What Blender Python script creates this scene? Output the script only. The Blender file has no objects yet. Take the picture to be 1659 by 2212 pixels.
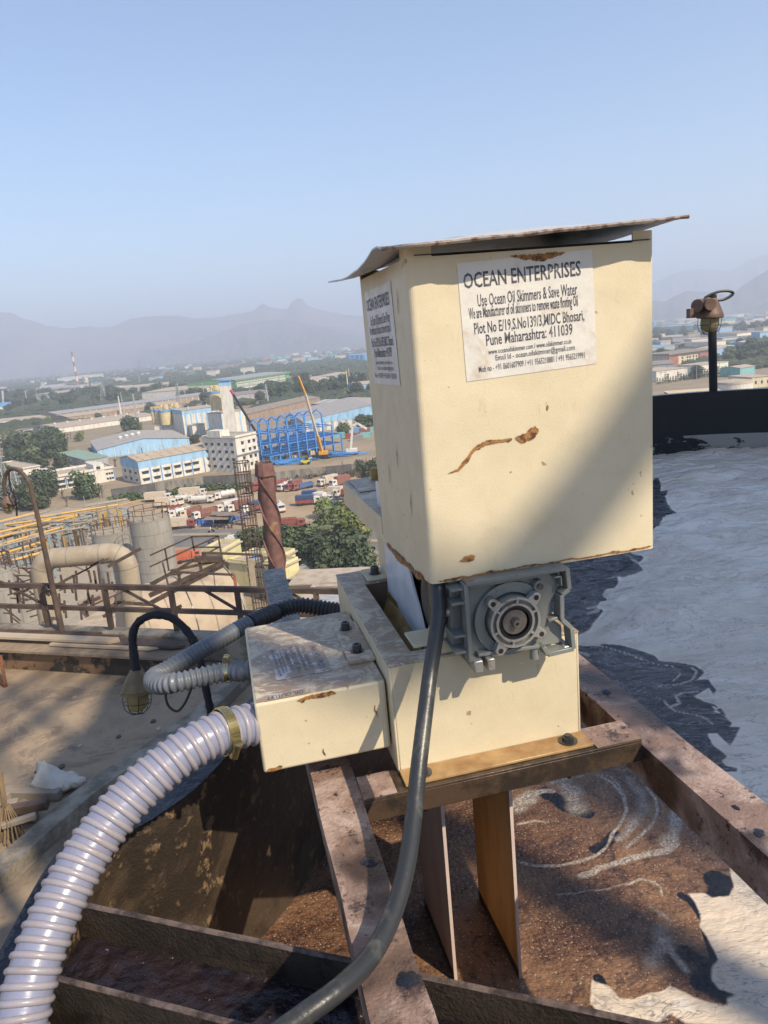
import bpy, bmesh, math, random
import numpy as np
from mathutils import Vector, Matrix
random.seed(7); np.random.seed(7)
R_=math.radians
sc=bpy.context.scene
COL=sc.collection
H=48.0                                   # eye height above the plain, metres
# ---------------------------------------------------------------- camera
PITCH=R_(13.4); ROLL=R_(5.2); FPX=1575.0      # measured on a 1659 x 2212 view of the photograph
Fv=np.array([0,math.cos(PITCH),-math.sin(PITCH)]); R0=np.array([1.,0,0]); U0=np.array([0,math.sin(PITCH),math.cos(PITCH)])
Uv=U0*math.cos(ROLL)+R0*math.sin(ROLL); Rv=R0*math.cos(ROLL)-U0*math.sin(ROLL)
cam_d=bpy.data.cameras.new('camera'); cam=bpy.data.objects.new('camera',cam_d); COL.objects.link(cam)
cam.matrix_world=Matrix(((Rv[0],Uv[0],-Fv[0],0),(Rv[1],Uv[1],-Fv[1],0),(Rv[2],Uv[2],-Fv[2],H),(0,0,0,1)))
cam_d.sensor_fit='HORIZONTAL'; cam_d.sensor_width=36; cam_d.lens=36*FPX/1659.0
cam_d.clip_start=0.05; cam_d.clip_end=60000
sc.camera=cam
# ---------------------------------------------------------------- light
SUN_EL=R_(42); TS=Vector((0.695,-0.721,0)).normalized()*math.cos(SUN_EL)+Vector((0,0,math.sin(SUN_EL)))
world=bpy.data.worlds.new('World'); sc.world=world; world.use_nodes=True
wn=world.node_tree; wn.nodes.clear()
sky=wn.nodes.new('ShaderNodeTexSky'); sky.sky_type='NISHITA'; sky.sun_disc=False
sky.sun_elevation=SUN_EL; sky.sun_rotation=math.atan2(TS.x,TS.y); sky.altitude=100; sky.air_density=1.15; sky.dust_density=0.3; sky.ozone_density=4.5
bg=wn.nodes.new('ShaderNodeBackground'); bg.inputs['Strength'].default_value=0.12
wo=wn.nodes.new('ShaderNodeOutputWorld'); wn.links.new(sky.outputs[0],bg.inputs[0]); wn.links.new(bg.outputs[0],wo.inputs[0])
sl=bpy.data.lights.new('sun','SUN'); sl.energy=4.7; sl.angle=R_(0.6); sl.color=(1.0,0.86,0.66)
so=bpy.data.objects.new('sun',sl); COL.objects.link(so); so.location=(20,-20,90)
so.rotation_euler=TS.to_track_quat('Z','Y').to_euler()
sc.view_settings.view_transform='Standard'; sc.view_settings.look='None'; sc.view_settings.gamma=1; sc.view_settings.exposure=0.60
sc.view_settings.use_curve_mapping=False
sc.cycles.max_bounces=6; sc.cycles.transparent_max_bounces=12; sc.cycles.volume_bounces=1
# ---------------------------------------------------------------- measuring helpers (photo pixel -> real point on a real plane)
def ray(px,py): return Fv+Rv*(px-829.5)/FPX+Uv*(1106-py)/FPX
def G(px,py,z=0.0):
    q=ray(px,py); t=(z-H)/q[2]; return np.array([q[0]*t,q[1]*t,z])
def AT(px,py,y):
    q=ray(px,py); t=y/q[1]; return np.array([q[0]*t,y,H+q[2]*t])
def FD(px,py,dist):
    q=ray(px,py); return np.array([0,0,H])+q*dist
c12,s12=math.cos(R_(12)),math.sin(R_(12))
def mf(p):                                  # machine frame: u right, v away, w up from eye level
    u,v,w=p; return np.array([c12*u-s12*v, s12*u+c12*v, H+w])
def inv(P): x,y,z=P[0],P[1],P[2]-H; return np.array([c12*x+s12*y,-s12*x+c12*y,z])
ZA=lambda x,y:(x*.2604,594+y*.2604)
ZB=lambda x,y:(378+x*.2604,702+y*.2604)
ZC=lambda x,y:(x*.2604,972+y*.2604)
ZE=lambda x,y:(378+x*.2604,972+y*.2604)
ZR=lambda x,y:(1350+x*.2197,540+y*.2197)
# ---------------------------------------------------------------- materials
def rgb(c): return (c[0],c[1],c[2],1)
class NT:
    def __init__(s,name):
        s.m=bpy.data.materials.new(name); s.m.use_nodes=True; s.t=s.m.node_tree; s.n=s.t.nodes
        s.b=s.n['Principled BSDF']; s.tc=s.n.new('ShaderNodeTexCoord')
    def link(s,a,b): s.t.links.new(a,b)
    def coord(s,scale=(1,1,1),out='Object'):
        mp=s.n.new('ShaderNodeMapping'); mp.inputs['Scale'].default_value=scale; s.link(s.tc.outputs[out],mp.inputs[0]); return mp.outputs[0]
    def noise(s,scale,detail=4,rough=.6,vec=None,dist=0):
        n=s.n.new('ShaderNodeTexNoise'); n.inputs['Scale'].default_value=scale; n.inputs['Detail'].default_value=detail
        n.inputs['Roughness'].default_value=rough; n.inputs['Distortion'].default_value=dist
        s.link(vec if vec is not None else s.tc.outputs['Object'],n.inputs['Vector']); return n.outputs['Fac']
    def voro(s,scale,feat='F1',vec=None,rand=1,out='Distance'):
        n=s.n.new('ShaderNodeTexVoronoi'); n.feature=feat; n.inputs['Scale'].default_value=scale; n.inputs['Randomness'].default_value=rand
        s.link(vec if vec is not None else s.tc.outputs['Object'],n.inputs['Vector']); return n.outputs[out]
    def ramp(s,fac,lo,hi,a=0.,b=1.):
        r=s.n.new('ShaderNodeMapRange'); r.interpolation_type='SMOOTHSTEP'; r.inputs[1].default_value=lo; r.inputs[2].default_value=hi
        r.inputs[3].default_value=a; r.inputs[4].default_value=b; s.link(fac,r.inputs[0]); return r.outputs[0]
    def mix(s,fac,a,b):
        m=s.n.new('ShaderNodeMix'); m.data_type='RGBA'
        if isinstance(fac,(int,float)): m.inputs[0].default_value=fac
        else: s.link(fac,m.inputs[0])
        for i,c in ((6,a),(7,b)):
            if isinstance(c,tuple): m.inputs[i].default_value=rgb(c)
            else: s.link(c,m.inputs[i])
        return m.outputs[2]
    def math(s,op,a,b=0.):
        m=s.n.new('ShaderNodeMath'); m.operation=op
        for i,c in enumerate((a,b)):
            if isinstance(c,(int,float)): m.inputs[i].default_value=c
            else: s.link(c,m.inputs[i])
        return m.outputs[0]
    def bump(s,h,dist=.001,strength=1.,prev=None):
        b=s.n.new('ShaderNodeBump'); b.inputs['Distance'].default_value=dist; b.inputs['Strength'].default_value=strength
        s.link(h,b.inputs['Height'])
        if prev is not None: s.link(prev,b.inputs['Normal'])
        return b.outputs[0]
    def attr(s,name):
        a=s.n.new('ShaderNodeAttribute'); a.attribute_name=name; return a.outputs['Fac']
    def done(s,col=None,rough=.6,metal=0.,normal=None,coat=0.):
        if col is not None:
            if isinstance(col,tuple): s.b.inputs['Base Color'].default_value=rgb(col)
            else: s.link(col,s.b.inputs['Base Color'])
        if isinstance(rough,(int,float)): s.b.inputs['Roughness'].default_value=rough
        else: s.link(rough,s.b.inputs['Roughness'])
        if isinstance(metal,(int,float)): s.b.inputs['Metallic'].default_value=metal
        else: s.link(metal,s.b.inputs['Metallic'])
        if normal is not None: s.link(normal,s.b.inputs['Normal'])
        s.b.inputs['Coat Weight'].default_value=coat
        return s.m
def simple(name,c,rough=.6,metal=0.,var=.25,scale=3.,bump=0.,bscale=40.,c2=None,lo=.35,hi=.65,detail=5,stretch=None):
    k=NT(name); vec=k.coord(stretch) if stretch else None
    n=k.noise(scale,detail,.65,vec)
    if c2 is None: c2=tuple(x*(1-var) for x in c)
    col=k.mix(k.ramp(n,lo,hi),c,c2)
    nm=k.bump(k.noise(bscale,3),bump) if bump else None
    return k.done(col,rough,metal,nm)
M={}
# ---------------------------------------------------------------- mesh helpers
class MB:
    def __init__(s,T=None): s.v=[]; s.f=[]; s.T=T
    def add(s,vs,fs):
        o=len(s.v)
        for p in vs:
            s.v.append(tuple(s.T(p)) if s.T else tuple(p))
        s.f+= [tuple(i+o for i in f) for f in fs]
        return s
    def box(s,x0,x1,y0,y1,z0,z1):
        vs=[(x,y,z) for z in (z0,z1) for y in (y0,y1) for x in (x0,x1)]
        return s.add(vs,[(0,2,3,1),(4,5,7,6),(0,1,5,4),(2,6,7,3),(0,4,6,2),(1,3,7,5)])
    def bar(s,p,q,w,h,up=(0,0,1)):
        p=np.array(p,float); q=np.array(q,float); d=q-p; d/=np.linalg.norm(d)
        a=np.cross(d,np.array(up,float)); 
        if np.linalg.norm(a)<1e-6: a=np.cross(d,np.array([1.,0,0]))
        a/=np.linalg.norm(a); b=np.cross(a,d)
        vs=[e+a*w/2*sx+b*h/2*sy for e in (p,q) for sx,sy in ((-1,-1),(1,-1),(1,1),(-1,1))]
        return s.add(vs,[(0,1,2,3),(7,6,5,4),(0,4,5,1),(1,5,6,2),(2,6,7,3),(3,7,4,0)])
    def tube(s,pts,r,n=8,cap=True,closed=False):
        pts=[np.array(p,float) for p in pts]; m=len(pts); rr=r if hasattr(r,'__len__') else [r]*m
        vs=[]; fs=[]; prev=None
        for i,p in enumerate(pts):
            if closed: t=pts[(i+1)%m]-pts[i-1]
            else: t=pts[min(i+1,m-1)]-pts[max(i-1,0)]
            t=t/(np.linalg.norm(t)+1e-12)
            if prev is None:
                a=np.cross(t,[0,0,1.]); 
                if np.linalg.norm(a)<.05: a=np.cross(t,[1.,0,0])
            else: a=prev-t*(prev@t)
            a=a/np.linalg.norm(a); prev=a; b=np.cross(t,a)
            for k in range(n):
                th=2*math.pi*k/n; vs.append(p+(a*math.cos(th)+b*math.sin(th))*rr[i])
        for i in range(m if closed else m-1):
            j=(i+1)%m
            for k in range(n):
                fs.append((i*n+k,i*n+(k+1)%n,j*n+(k+1)%n,j*n+k))
        if cap and not closed:
            fs.append(tuple(range(n))[::-1]); fs.append(tuple((m-1)*n+k for k in range(n)))
        return s.add(vs,fs)
    def cyl(s,p,q,r0,r1=None,n=16): return s.tube([p,q],[r0,r0 if r1 is None else r1],n)
    def lathe(s,prof,o,axis=(0,0,1),n=24):
        ax=np.array(axis,float); ax/=np.linalg.norm(ax); a=np.cross(ax,[0,0,1.])
        if np.linalg.norm(a)<.05: a=np.array([1.,0,0])
        a/=np.linalg.norm(a); b=np.cross(ax,a); o=np.array(o,float); vs=[]; fs=[]
        for r,h in prof:
            for k in range(n):
                th=2*math.pi*k/n; vs.append(o+ax*h+(a*math.cos(th)+b*math.sin(th))*max(r,1e-5))
        for i in range(len(prof)-1):
            for k in range(n): fs.append((i*n+k,i*n+(k+1)%n,(i+1)*n+(k+1)%n,(i+1)*n+k))
        return s.add(vs,fs)
    def prism(s,poly,ext):
        e=np.array(ext,float); n=len(poly); vs=[np.array(p,float) for p in poly]+[np.array(p,float)+e for p in poly]
        return s.add(vs,[tuple(range(n))[::-1],tuple(range(n,2*n))]+[(i,(i+1)%n,n+(i+1)%n,n+i) for i in range(n)])
    def build(s,name,mat,parent=None,smooth=False,bevel=0,seg=2,ang=35,base=None):
        off=np.array(base if base is not None else root_loc(parent) if parent is not None else (0,0,0),float)
        me=bpy.data.meshes.new(name); V=np.array(s.v,float)-off
        me.from_pydata(V.tolist(),[],s.f); me.validate(); 
        bm=bmesh.new(); bm.from_mesh(me); bmesh.ops.recalc_face_normals(bm,faces=bm.faces); bm.to_mesh(me); bm.free()
        if mat: me.materials.append(M[mat] if isinstance(mat,str) else mat)
        if smooth:
            me.polygons.foreach_set('use_smooth',[True]*len(me.polygons))
        o=bpy.data.objects.new(name,me); COL.objects.link(o)
        if parent is not None: o.parent=parent
        else: o.location=off
        if smooth and smooth!='all':
            md=None
            me.set_sharp_from_angle(angle=R_(ang))
        if bevel:
            b=o.modifiers.new('bevel','BEVEL'); b.width=bevel; b.segments=seg; b.limit_method='ANGLE'; b.angle_limit=R_(40); b.harden_normals=False
            me.polygons.foreach_set('use_smooth',[True]*len(me.polygons)); me.set_sharp_from_angle(angle=R_(30)) if not smooth else None
        return o
def root_loc(p):
    while p.parent is not None: p=p.parent
    return np.array(p.location)
def tag(o,label=None,cat=None,group=None,kind=None):
    if label: o['label']=label
    if cat: o['category']=cat
    if group: o['group']=group
    if kind: o['kind']=kind
    return o
def thing(name,label,cat,loc=(0,0,0),group=None):
    o=bpy.data.objects.new(name,None); COL.objects.link(o); o.location=tuple(loc); o.empty_display_size=.1
    return tag(o,label,cat,group)
def copy_tree(o,loc=None,rz=0,label=None,parent=None,scale=None,group=None):
    c=o.copy(); COL.objects.link(c); c.parent=parent
    if loc is not None: c.location=tuple(loc); c.rotation_euler=(0,0,rz)
    if scale is not None: c.scale=scale
    if label: c['label']=label
    if group: c['group']=group
    for ch in list(o.children): copy_tree(ch,parent=c)
    return c
def smoothpath(pts,n=6):
    P=[np.array(p,float) for p in pts]; out=[]
    for i in range(len(P)-1):
        p0=P[max(i-1,0)];p1=P[i];p2=P[i+1];p3=P[min(i+2,len(P)-1)]
        for k in range(n):
            t=k/n; out.append(.5*((2*p1)+(-p0+p2)*t+(2*p0-5*p1+4*p2-p3)*t*t+(-p0+3*p1-3*p2+p3)*t**3))
    out.append(P[-1]); return out
def resample(pts,step):
    P=np.array(pts); L=np.r_[0,np.cumsum(np.linalg.norm(np.diff(P,axis=0),axis=1))]; n=max(2,int(L[-1]/step)+1)
    t=np.linspace(0,L[-1],n); return [np.array([np.interp(x,L,P[:,k]) for k in range(3)]) for x in t],L[-1]
def vnoise(x,y,seed=0):
    rs=np.random.RandomState(seed); g=rs.rand(64,64); xi=np.floor(x).astype(int); yi=np.floor(y).astype(int); fx=x-xi; fy=y-yi
    fx=fx*fx*(3-2*fx); fy=fy*fy*(3-2*fy); a=g[xi%64,yi%64]; b=g[(xi+1)%64,yi%64]; c=g[xi%64,(yi+1)%64]; d=g[(xi+1)%64,(yi+1)%64]
    return (a*(1-fx)+b*fx)*(1-fy)+(c*(1-fx)+d*fx)*fy
def fbm(x,y,seed=0,o=4):
    r=0;a=.5
    for k in range(o): r=r+a*vnoise(x*2**k,y*2**k,seed+k); a*=.5
    return r/(1-.5**o)
def text_mesh(body,T,u0,u1,z0,z1,bold=0.0):
    """flat lettering stretched into the box u0..u1 x z0..z1; T maps (u,z) to a point"""
    cu=bpy.data.curves.new('t','FONT'); cu.body=body; cu.size=1; cu.offset=bold; cu.resolution_u=2
    to=bpy.data.objects.new('t',cu); COL.objects.link(to); dg=bpy.context.evaluated_depsgraph_get(); dg.update()
    me=bpy.data.meshes.new_from_object(to.evaluated_get(dg)); bpy.data.objects.remove(to)
    V=np.array([v.co[:] for v in me.vertices]); mn=V.min(0); mx=V.max(0)
    vs=[T(u0+(p[0]-mn[0])/(mx[0]-mn[0])*(u1-u0), z0+(p[1]-mn[1])/(mx[1]-mn[1])*(z1-z0)) for p in V]
    fs=[tuple(p.vertices) for p in me.polygons]; bpy.data.meshes.remove(me); return vs,fs
# ================================================================ near materials
def m_cream():
    k=NT('cream_paint')
    big=k.noise(6,5,.7); fine=k.voro(420,'SMOOTH_F1'); fine2=k.noise(260,3)
    st=k.noise(9,6,.75,k.coord((6,6,1.0)))
    c=k.mix(k.ramp(big,.35,.75),(.64,.56,.395),(.57,.49,.33)); gr=k.noise(3.2,7,.75,dist=1.2); c=k.mix(k.ramp(gr,.55,.75,0,.45),c,(.40,.32,.21)); sc=k.noise(28,6,.8,k.coord((3,3,.5))); c=k.mix(k.ramp(sc,.66,.72,0,.35),c,(.33,.24,.14))
    c=k.mix(k.ramp(st,.60,.78,0,.55),c,(.42,.27,.11))
    sp=k.ramp(k.noise(55,2,.5),.72,.78,0,.7); c=k.mix(sp,c,(.22,.12,.06))
    n0=k.bump(k.noise(7,2,.5),.010,.6); n1=k.bump(fine2,.00028,.7,n0); n2=k.bump(fine,.00028,.6,n1)
    return k.done(c,k.ramp(big,.3,.7,.38,.6),0,n2)
M['cream']=m_cream()
def m_creamdirty():
    k=NT('dusty_cream_paint'); a=k.noise(14,7,.75,dist=1.4); b=k.noise(38,5,.7,k.coord((1,2.4,1)),dist=1)
    c=k.mix(k.ramp(a,.38,.55),(.52,.45,.33),(.30,.215,.15)); c=k.mix(k.ramp(b,.53,.62,0,.75),c,(.62,.58,.50)); c=k.mix(k.ramp(k.noise(70,4),.66,.72,0,.8),c,(.12,.07,.04))
    return k.done(c,k.ramp(b,.4,.7,.35,.7),0,k.bump(b,.0012))
M['cream_dusty']=m_creamdirty()
def m_rust(name='rust',a=(.20,.075,.025),b=(.07,.03,.018),sc_=60):
    k=NT(name); n=k.noise(sc_,6,.7); return k.done(k.mix(k.ramp(n,.4,.62),a,b),.85,0,k.bump(n,.002))
M['rust']=m_rust()
def m_rustpatch():
    k=NT('rust_stain'); n=k.noise(90,5,.75); m2=k.attr('edge')
    al=k.ramp(k.math('ADD',m2,k.math('MULTIPLY',k.math('SUBTRACT',n,.5),1.5)),.35,.6)
    k.link(al,k.b.inputs['Alpha']); return k.done(k.mix(k.ramp(n,.45,.62),(.34,.16,.045),(.09,.035,.018)),.8,0,k.bump(n,.001))
M['stain']=m_rustpatch()
M['stain_thin']=M['stain']
def m_lab():
    k=NT('paper_label'); a=k.noise(11,6,.7,dist=.6); return k.done(k.mix(k.ramp(k.noise(24,5,.7),.45,.7,0,.3),k.mix(k.ramp(a,.52,.70,0,.65),(.64,.62,.575),(.44,.34,.22)),(.45,.43,.40)),k.ramp(a,.4,.6,.3,.5),0,k.bump(k.noise(25,3),.002))
M['paper']=m_lab()
M['ink']=simple('printed_ink',(.055,.057,.075),.5,var=.3,scale=90,lo=.5,hi=.68,c2=(.26,.25,.24))
def m_lid():
    k=NT('lid_sheet'); a=k.noise(12,6,.7); c=k.mix(k.ramp(a,.56,.70),(.50,.50,.50),(.20,.15,.13)); return k.done(c,.4,0,k.bump(a,.004))
M['lid']=m_lid()
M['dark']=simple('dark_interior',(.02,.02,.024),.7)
M['belt_white']=simple('white_belt',(.66,.70,.76),.22,scale=9,c2=(.55,.58,.63))
M['rubber']=simple('black_rubber',(.012,.014,.018),.42,bump=.0006,bscale=160)
M['brass']=simple('brass_wiper',(.36,.24,.07),.45,metal=.35,scale=30,c2=(.22,.14,.05))
def m_gear():
    k=NT('grey_enamel'); a=k.noise(30,5,.7); e=k.noise(8,4,.7)
    c=k.mix(k.ramp(a,.60,.70),(.19,.205,.195),(.15,.095,.06)); c=k.mix(k.ramp(e,.58,.75,0,.6),c,(.24,.23,.21))
    return k.done(c,.34,0.1,k.bump(k.noise(140,3),.0005))
M['gear']=m_gear()
M['alu']=simple('cast_aluminium',(.42,.41,.38),.36,metal=.55,scale=45,c2=(.24,.16,.09),lo=.5,hi=.72,bump=.0006,bscale=200)
M['steel']=simple('plain_steel',(.33,.32,.30),.35,metal=.7,scale=50,c2=(.2,.16,.13),bump=.0004,bscale=200)
M['plate']=simple('dusty_steel_disc',(.22,.19,.16),.5,metal=.3,scale=60)
M['bolt']=simple('dark_bolt_steel',(.10,.10,.10),.35,metal=.7,scale=100)
def m_beam(name,c1,c2,c3):
    k=NT(name); a=k.noise(9,7,.75,dist=.5); b=k.noise(45,5,.7); s=k.noise(4,3)
    c=k.mix(k.ramp(a,.40,.58),c1,c2); c=k.mix(k.ramp(b,.58,.68),c,c3); c=k.mix(k.ramp(s,.54,.64,0,.9),c,c3); c=k.mix(k.ramp(k.noise(16,6,.8),.56,.62,0,.8),c,c3)
    return k.done(c,k.ramp(s,.5,.66,.6,.3),0,k.bump(k.math('ADD',b,k.noise(160,3)),.0025))
M['beam']=m_beam('crusted_beam',(.42,.315,.265),(.24,.155,.12),(.035,.021,.019))
M['oily']=m_beam('oily_steel',(.042,.031,.023),(.026,.020,.015),(.012,.009,.008))

def m_angle():
    k=NT('wet_angle_steel'); a=k.noise(12,6,.7); c=k.mix(k.ramp(a,.42,.6),(.085,.055,.036),(.030,.022,.016)); return k.done(c,k.ramp(a,.4,.6,.28,.5),.1,k.bump(k.noise(90,4),.001))
M['angle']=m_angle()
M['flange']=simple('oiled_flange',(.42,.27,.12),.28,scale=14,c2=(.24,.125,.045),lo=.3,hi=.7,bump=.0006,bscale=80)
def m_wall():
    k=NT('stained_tank_wall'); a=k.noise(3.2,7,.7,dist=.8); b=k.noise(30,6,.75); d=k.noise(5,5,.7,k.coord((1,1,.35)),dist=1)
    c=k.mix(k.ramp(a,.42,.55),(.028,.021,.016),(.065,.046,.031)); c=k.mix(k.ramp(b,.57,.66,0,.7),c,(.17,.11,.065)); c=k.mix(k.ramp(k.math('MULTIPLY',d,b),.30,.36,0,.9),c,(.22,.15,.085))
    return k.done(c,.42,0,k.bump(b,.005))
M['wall']=m_wall()
def m_farwall():
    k=NT('black_tar_wall'); a=k.noise(1.5,5,.6); return k.done(k.mix(k.ramp(a,.4,.6),(.010,.011,.012),(.016,.015,.013)),.7,0,k.bump(k.noise(9,4),.004))
M['tar']=m_farwall()
def m_peel():
    k=NT('peeling_tide_band'); a=k.noise(2.2,7,.7,k.coord((1,1,2.2))); return k.done(k.mix(k.ramp(a,.50,.52),(.30,.28,.25),(.012,.013,.015)),.7,0,k.bump(a,.02))
M['peel']=m_peel()
def m_rim():
    k=NT('tar_coated_rim'); a=k.noise(30,5,.7); return k.done((.014,.016,.024),k.ramp(a,.4,.6,.16,.34),0,k.bump(a,.004))
M['rim']=m_rim()
M['board_orange']=simple('stained_board',(.62,.35,.13),.42,scale=5,c2=(.42,.22,.07),stretch=(3,3,.6),bump=.0006,bscale=60)
M['board_pink']=simple('weathered_board',(.42,.32,.25),.5,scale=5,c2=(.35,.25,.19),stretch=(3,3,.6),bump=.0006,bscale=60)
M['board_edge']=simple('pale_board_edge',(.62,.50,.46),.5)
def m_hose(name,c,c2,r):
    k=NT(name); a=k.noise(14,5,.7); m=k.done(k.mix(k.ramp(a,.45,.7),c,c2),r,0,k.bump(k.noise(120,2),.0003)); k.b.inputs['Coat Weight'].default_value=.10; k.b.inputs['Coat Roughness'].default_value=.1; return m
M['lilac']=m_hose('lilac_hose_wall',(.22,.235,.33),(.19,.20,.28),.33); 
_b=M['lilac'].node_tree.nodes['Principled BSDF']; _b.inputs['Subsurface Weight'].default_value=.0
M['rib']=m_hose('beige_hose_rib',(.30,.28,.315),(.27,.235,.24),.36)
M['ghose']=m_hose('grey_hose',(.13,.145,.165),(.10,.11,.125),.42)
M['bhose']=m_hose('black_hose',(.035,.038,.045),(.06,.055,.05),.5)
M['cable']=simple('black_conduit',(.028,.030,.032),.36,scale=18,c2=(.085,.085,.075),lo=.55,hi=.7,stretch=(1,1,.3),bump=.0006,bscale=120)
M['clamp']=simple('zinc_clamp',(.60,.50,.22),.22,metal=.9,scale=40,c2=(.45,.40,.25))
M['tape']=simple('black_wrap',(.012,.014,.020),.75,bump=.004,bscale=60)
M['lamp_olive']=simple('dusty_lamp_housing',(.19,.135,.062),.6,scale=15,c2=(.13,.09,.045))
M['lamp_brown']=simple('brown_lamp_housing',(.17,.10,.065),.6,scale=8,c2=(.08,.05,.035))
def m_glass():
    k=NT('dusty_lamp_glass'); k.b.inputs['Transmission Weight'].default_value=.35; k.b.inputs['IOR'].default_value=1.3; return k.done((.36,.29,.14),.35)
M['lglass']=m_glass()
M['wire']=simple('black_wire',(.02,.018,.016),.5)
# ================================================================ the oil skimmer (the cream machine)
def slab_outline(u0,u1,v0,v1,r,n=5,inset=0.):
    r=max(r-inset,.0005); u0+=inset;u1-=inset;v0+=inset;v1-=inset; pts=[]
    for cu,cv,a0 in ((u1-r,v1-r,0),(u0+r,v1-r,90),(u0+r,v0+r,180),(u1-r,v0+r,270)):
        for k in range(n+1):
            a=R_(a0+90*k/n); pts.append((cu+r*math.cos(a),cv+r*math.sin(a)))
    return pts
base=mf((.385,1.30,-.724))
sk=thing('oil_skimmer','cream painted oil skimmer machine with tall motor hood standing on the tank beams','oil skimmer',base)
# hood: thin bent sheet, open slots under the lid
def hood():
    HB,HT,HS=-.383,.1225,.1065
    out=slab_outline(.288,.682,1.05,1.39,.010); inn=slab_outline(.288,.682,1.05,1.39,.010,inset=.003)
    b=MB(mf); n=len(out)
    def top(p):
        u,v=p
        cornerish=(u<.326 or u>.645) and (v<1.12 or v>1.35) and (v<1.06 or u<.295 or u>.675 or v>1.385)
        front=v<1.06 and .326<=u<=.645; side=(u<.295 or u>.675) and 1.085<v<1.37; back=v>1.385 and .326<=u<=.645
        return HS if (front or side or back) else HT
    # densify outline
    def dens(pl,marks):
        r=[]
        for i in range(len(pl)):
            a=np.array(pl[i]); c=np.array(pl[(i+1)%len(pl)]); L=np.linalg.norm(c-a); r.append(tuple(a))
            if L>.05:
                ts=[]
                for m in marks:
                    for ax in (0,1):
                        d=c[ax]-a[ax]
                        if abs(d)>.1:
                            t=(m[ax]-a[ax])/d if m[ax] is not None else None
                            if t is not None and .02<t<.98: ts.append(t)
                for t in sorted(ts): r.append(tuple(a+(c-a)*t))
        return r
    marks=[(.326,1.085),(.3262,1.0852),(.645,1.37),(.6452,1.3702)]
    o2=dens(out,marks); i2=dens(inn,marks); n=len(o2)
    def seg_top(i,pl):
        a=np.array(pl[i]); c=np.array(pl[(i+1)%n]); m=(a+c)/2; return m
    tops=[]
    for i in range(n):
        a=np.array(o2[i]); c=np.array(o2[(i+1)%n]); m=(a+c)/2
        longs=np.linalg.norm(c-a)>.1
        tops.append(HS if longs else HT)
    for i in range(n):
        j=(i+1)%n; t=tops[i]; a,c,ai,ci=o2[i],o2[j],i2[i],i2[j]
        zs=[HB]+[HB+(t-HB)*k/6 for k in range(1,7)]
        vs=[(a[0],a[1],HB),(c[0],c[1],HB),(c[0],c[1],t),(a[0],a[1],t),(ai[0],ai[1],HB),(ci[0],ci[1],HB),(ci[0],ci[1],t),(ai[0],ai[1],t)]
        b.add(vs,[(0,1,2,3),(5,4,7,6),(3,2,6,7),(4,5,1,0)])
    return b
o=hood().build('motor_hood','cream',sk,smooth=True,ang=50); o.modifiers.new('wn','WEIGHTED_NORMAL').keep_sharp=True
# hood skirt lip at the left bottom and flat rear cover
b=MB(mf); b.box(.2885,.60,1.393,1.832,-.362,-.350); o=b.build('cover_top','cream_dusty',sk,bevel=.003)
b=MB(mf)
b.prism([(.2882,1.3905,-.398),(.2882,1.835,-.412),(.2882,1.835,-.353),(.2882,1.3905,-.350)],(.0025,0,0)); b.prism([(.2882,1.062,-.3835),(.2882,1.3900,-.3835),(.2882,1.3900,-.398),(.2882,1.10,-.387)],(.0025,0,0))
b.box(.292,.60,1.832,1.835,-.410,-.353); o=b.build('cover_side','cream',sk)
# dusty rear part of the cover: brown sludge and a small brass knob
b=MB(mf); b.box(.30,.598,1.66,1.825,-.3495,-.3475); b.build('dust_layer','cream_dusty',sk)
kp=inv(G(*((1300+525*.3315)/1.852,(1850+225*.3315)/1.852),H-.345))
b=MB(mf); b.lathe([(0,0.03),(.014,.028),(.015,.02),(.015,0),(.017,0)],(.37,1.79,-.347),(0,0,1),14); b.build('cover_knob','brass',sk,smooth=True)
# lid
def lid():
    nu,nv=26,16; vs=[];fs=[]
    pv=[1.005,1.03,1.055,1.108,1.18,1.256,1.35,1.47]; pz=[.1175,.1215,.1225,.113,.105,.103,.106,.113]
    pr=[.1335,.1330,.132,.131,.130,.129,.128,.127]
    for t in (0,.0022):
        for j in range(nv+1):
            for i in range(nu+1):
                s=i/nu; u=.243+(.706-.243)*s; q=j/nv; v=1.006+(1.47-1.006)*q
                zl=np.interp(v,pv,pz); zr=.1165+.0165*s; k=min(1,s*2.2+(1-min(1,max(0,(v-1.006)/.04)))*1); k=k*k*(3-2*k)
                sm=lambda x:max(0,min(1,x))**2*(3-2*max(0,min(1,x)))
                z=zl*(1-k)+zr*k+.026*sm(s/.3)*(1-1.15*sm((s-.62)/.38))*math.sin(math.pi*min(1,q*1.25)*.75)+.0012*math.sin(u*90+v*30)*(1-abs(2*q-1))
                if j==0: z-=.001
                v2=v+.003*math.sin(u*60)*(j==0); vs.append((u,v2,z+t))
    def id(t,j,i): return t*(nu+1)*(nv+1)+j*(nu+1)+i
    for j in range(nv):
        for i in range(nu):
            fs.append((id(0,j,i),id(0,j,i+1),id(0,j+1,i+1),id(0,j+1,i))); fs.append((id(1,j,i),id(1,j+1,i),id(1,j+1,i+1),id(1,j,i+1)))
    for i in range(nu):
        fs.append((id(0,0,i),id(1,0,i),id(1,0,i+1),id(0,0,i+1))); fs.append((id(0,nv,i),id(0,nv,i+1),id(1,nv,i+1),id(1,nv,i)))
    for j in range(nv):
        fs.append((id(0,j,0),id(0,j+1,0),id(1,j+1,0),id(1,j,0))); fs.append((id(0,j,nu),id(1,j,nu),id(1,j+1,nu),id(0,j+1,nu)))
    return MB(mf).add(vs,fs)
lid().build('lid','lid',sk,smooth=True)
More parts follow.
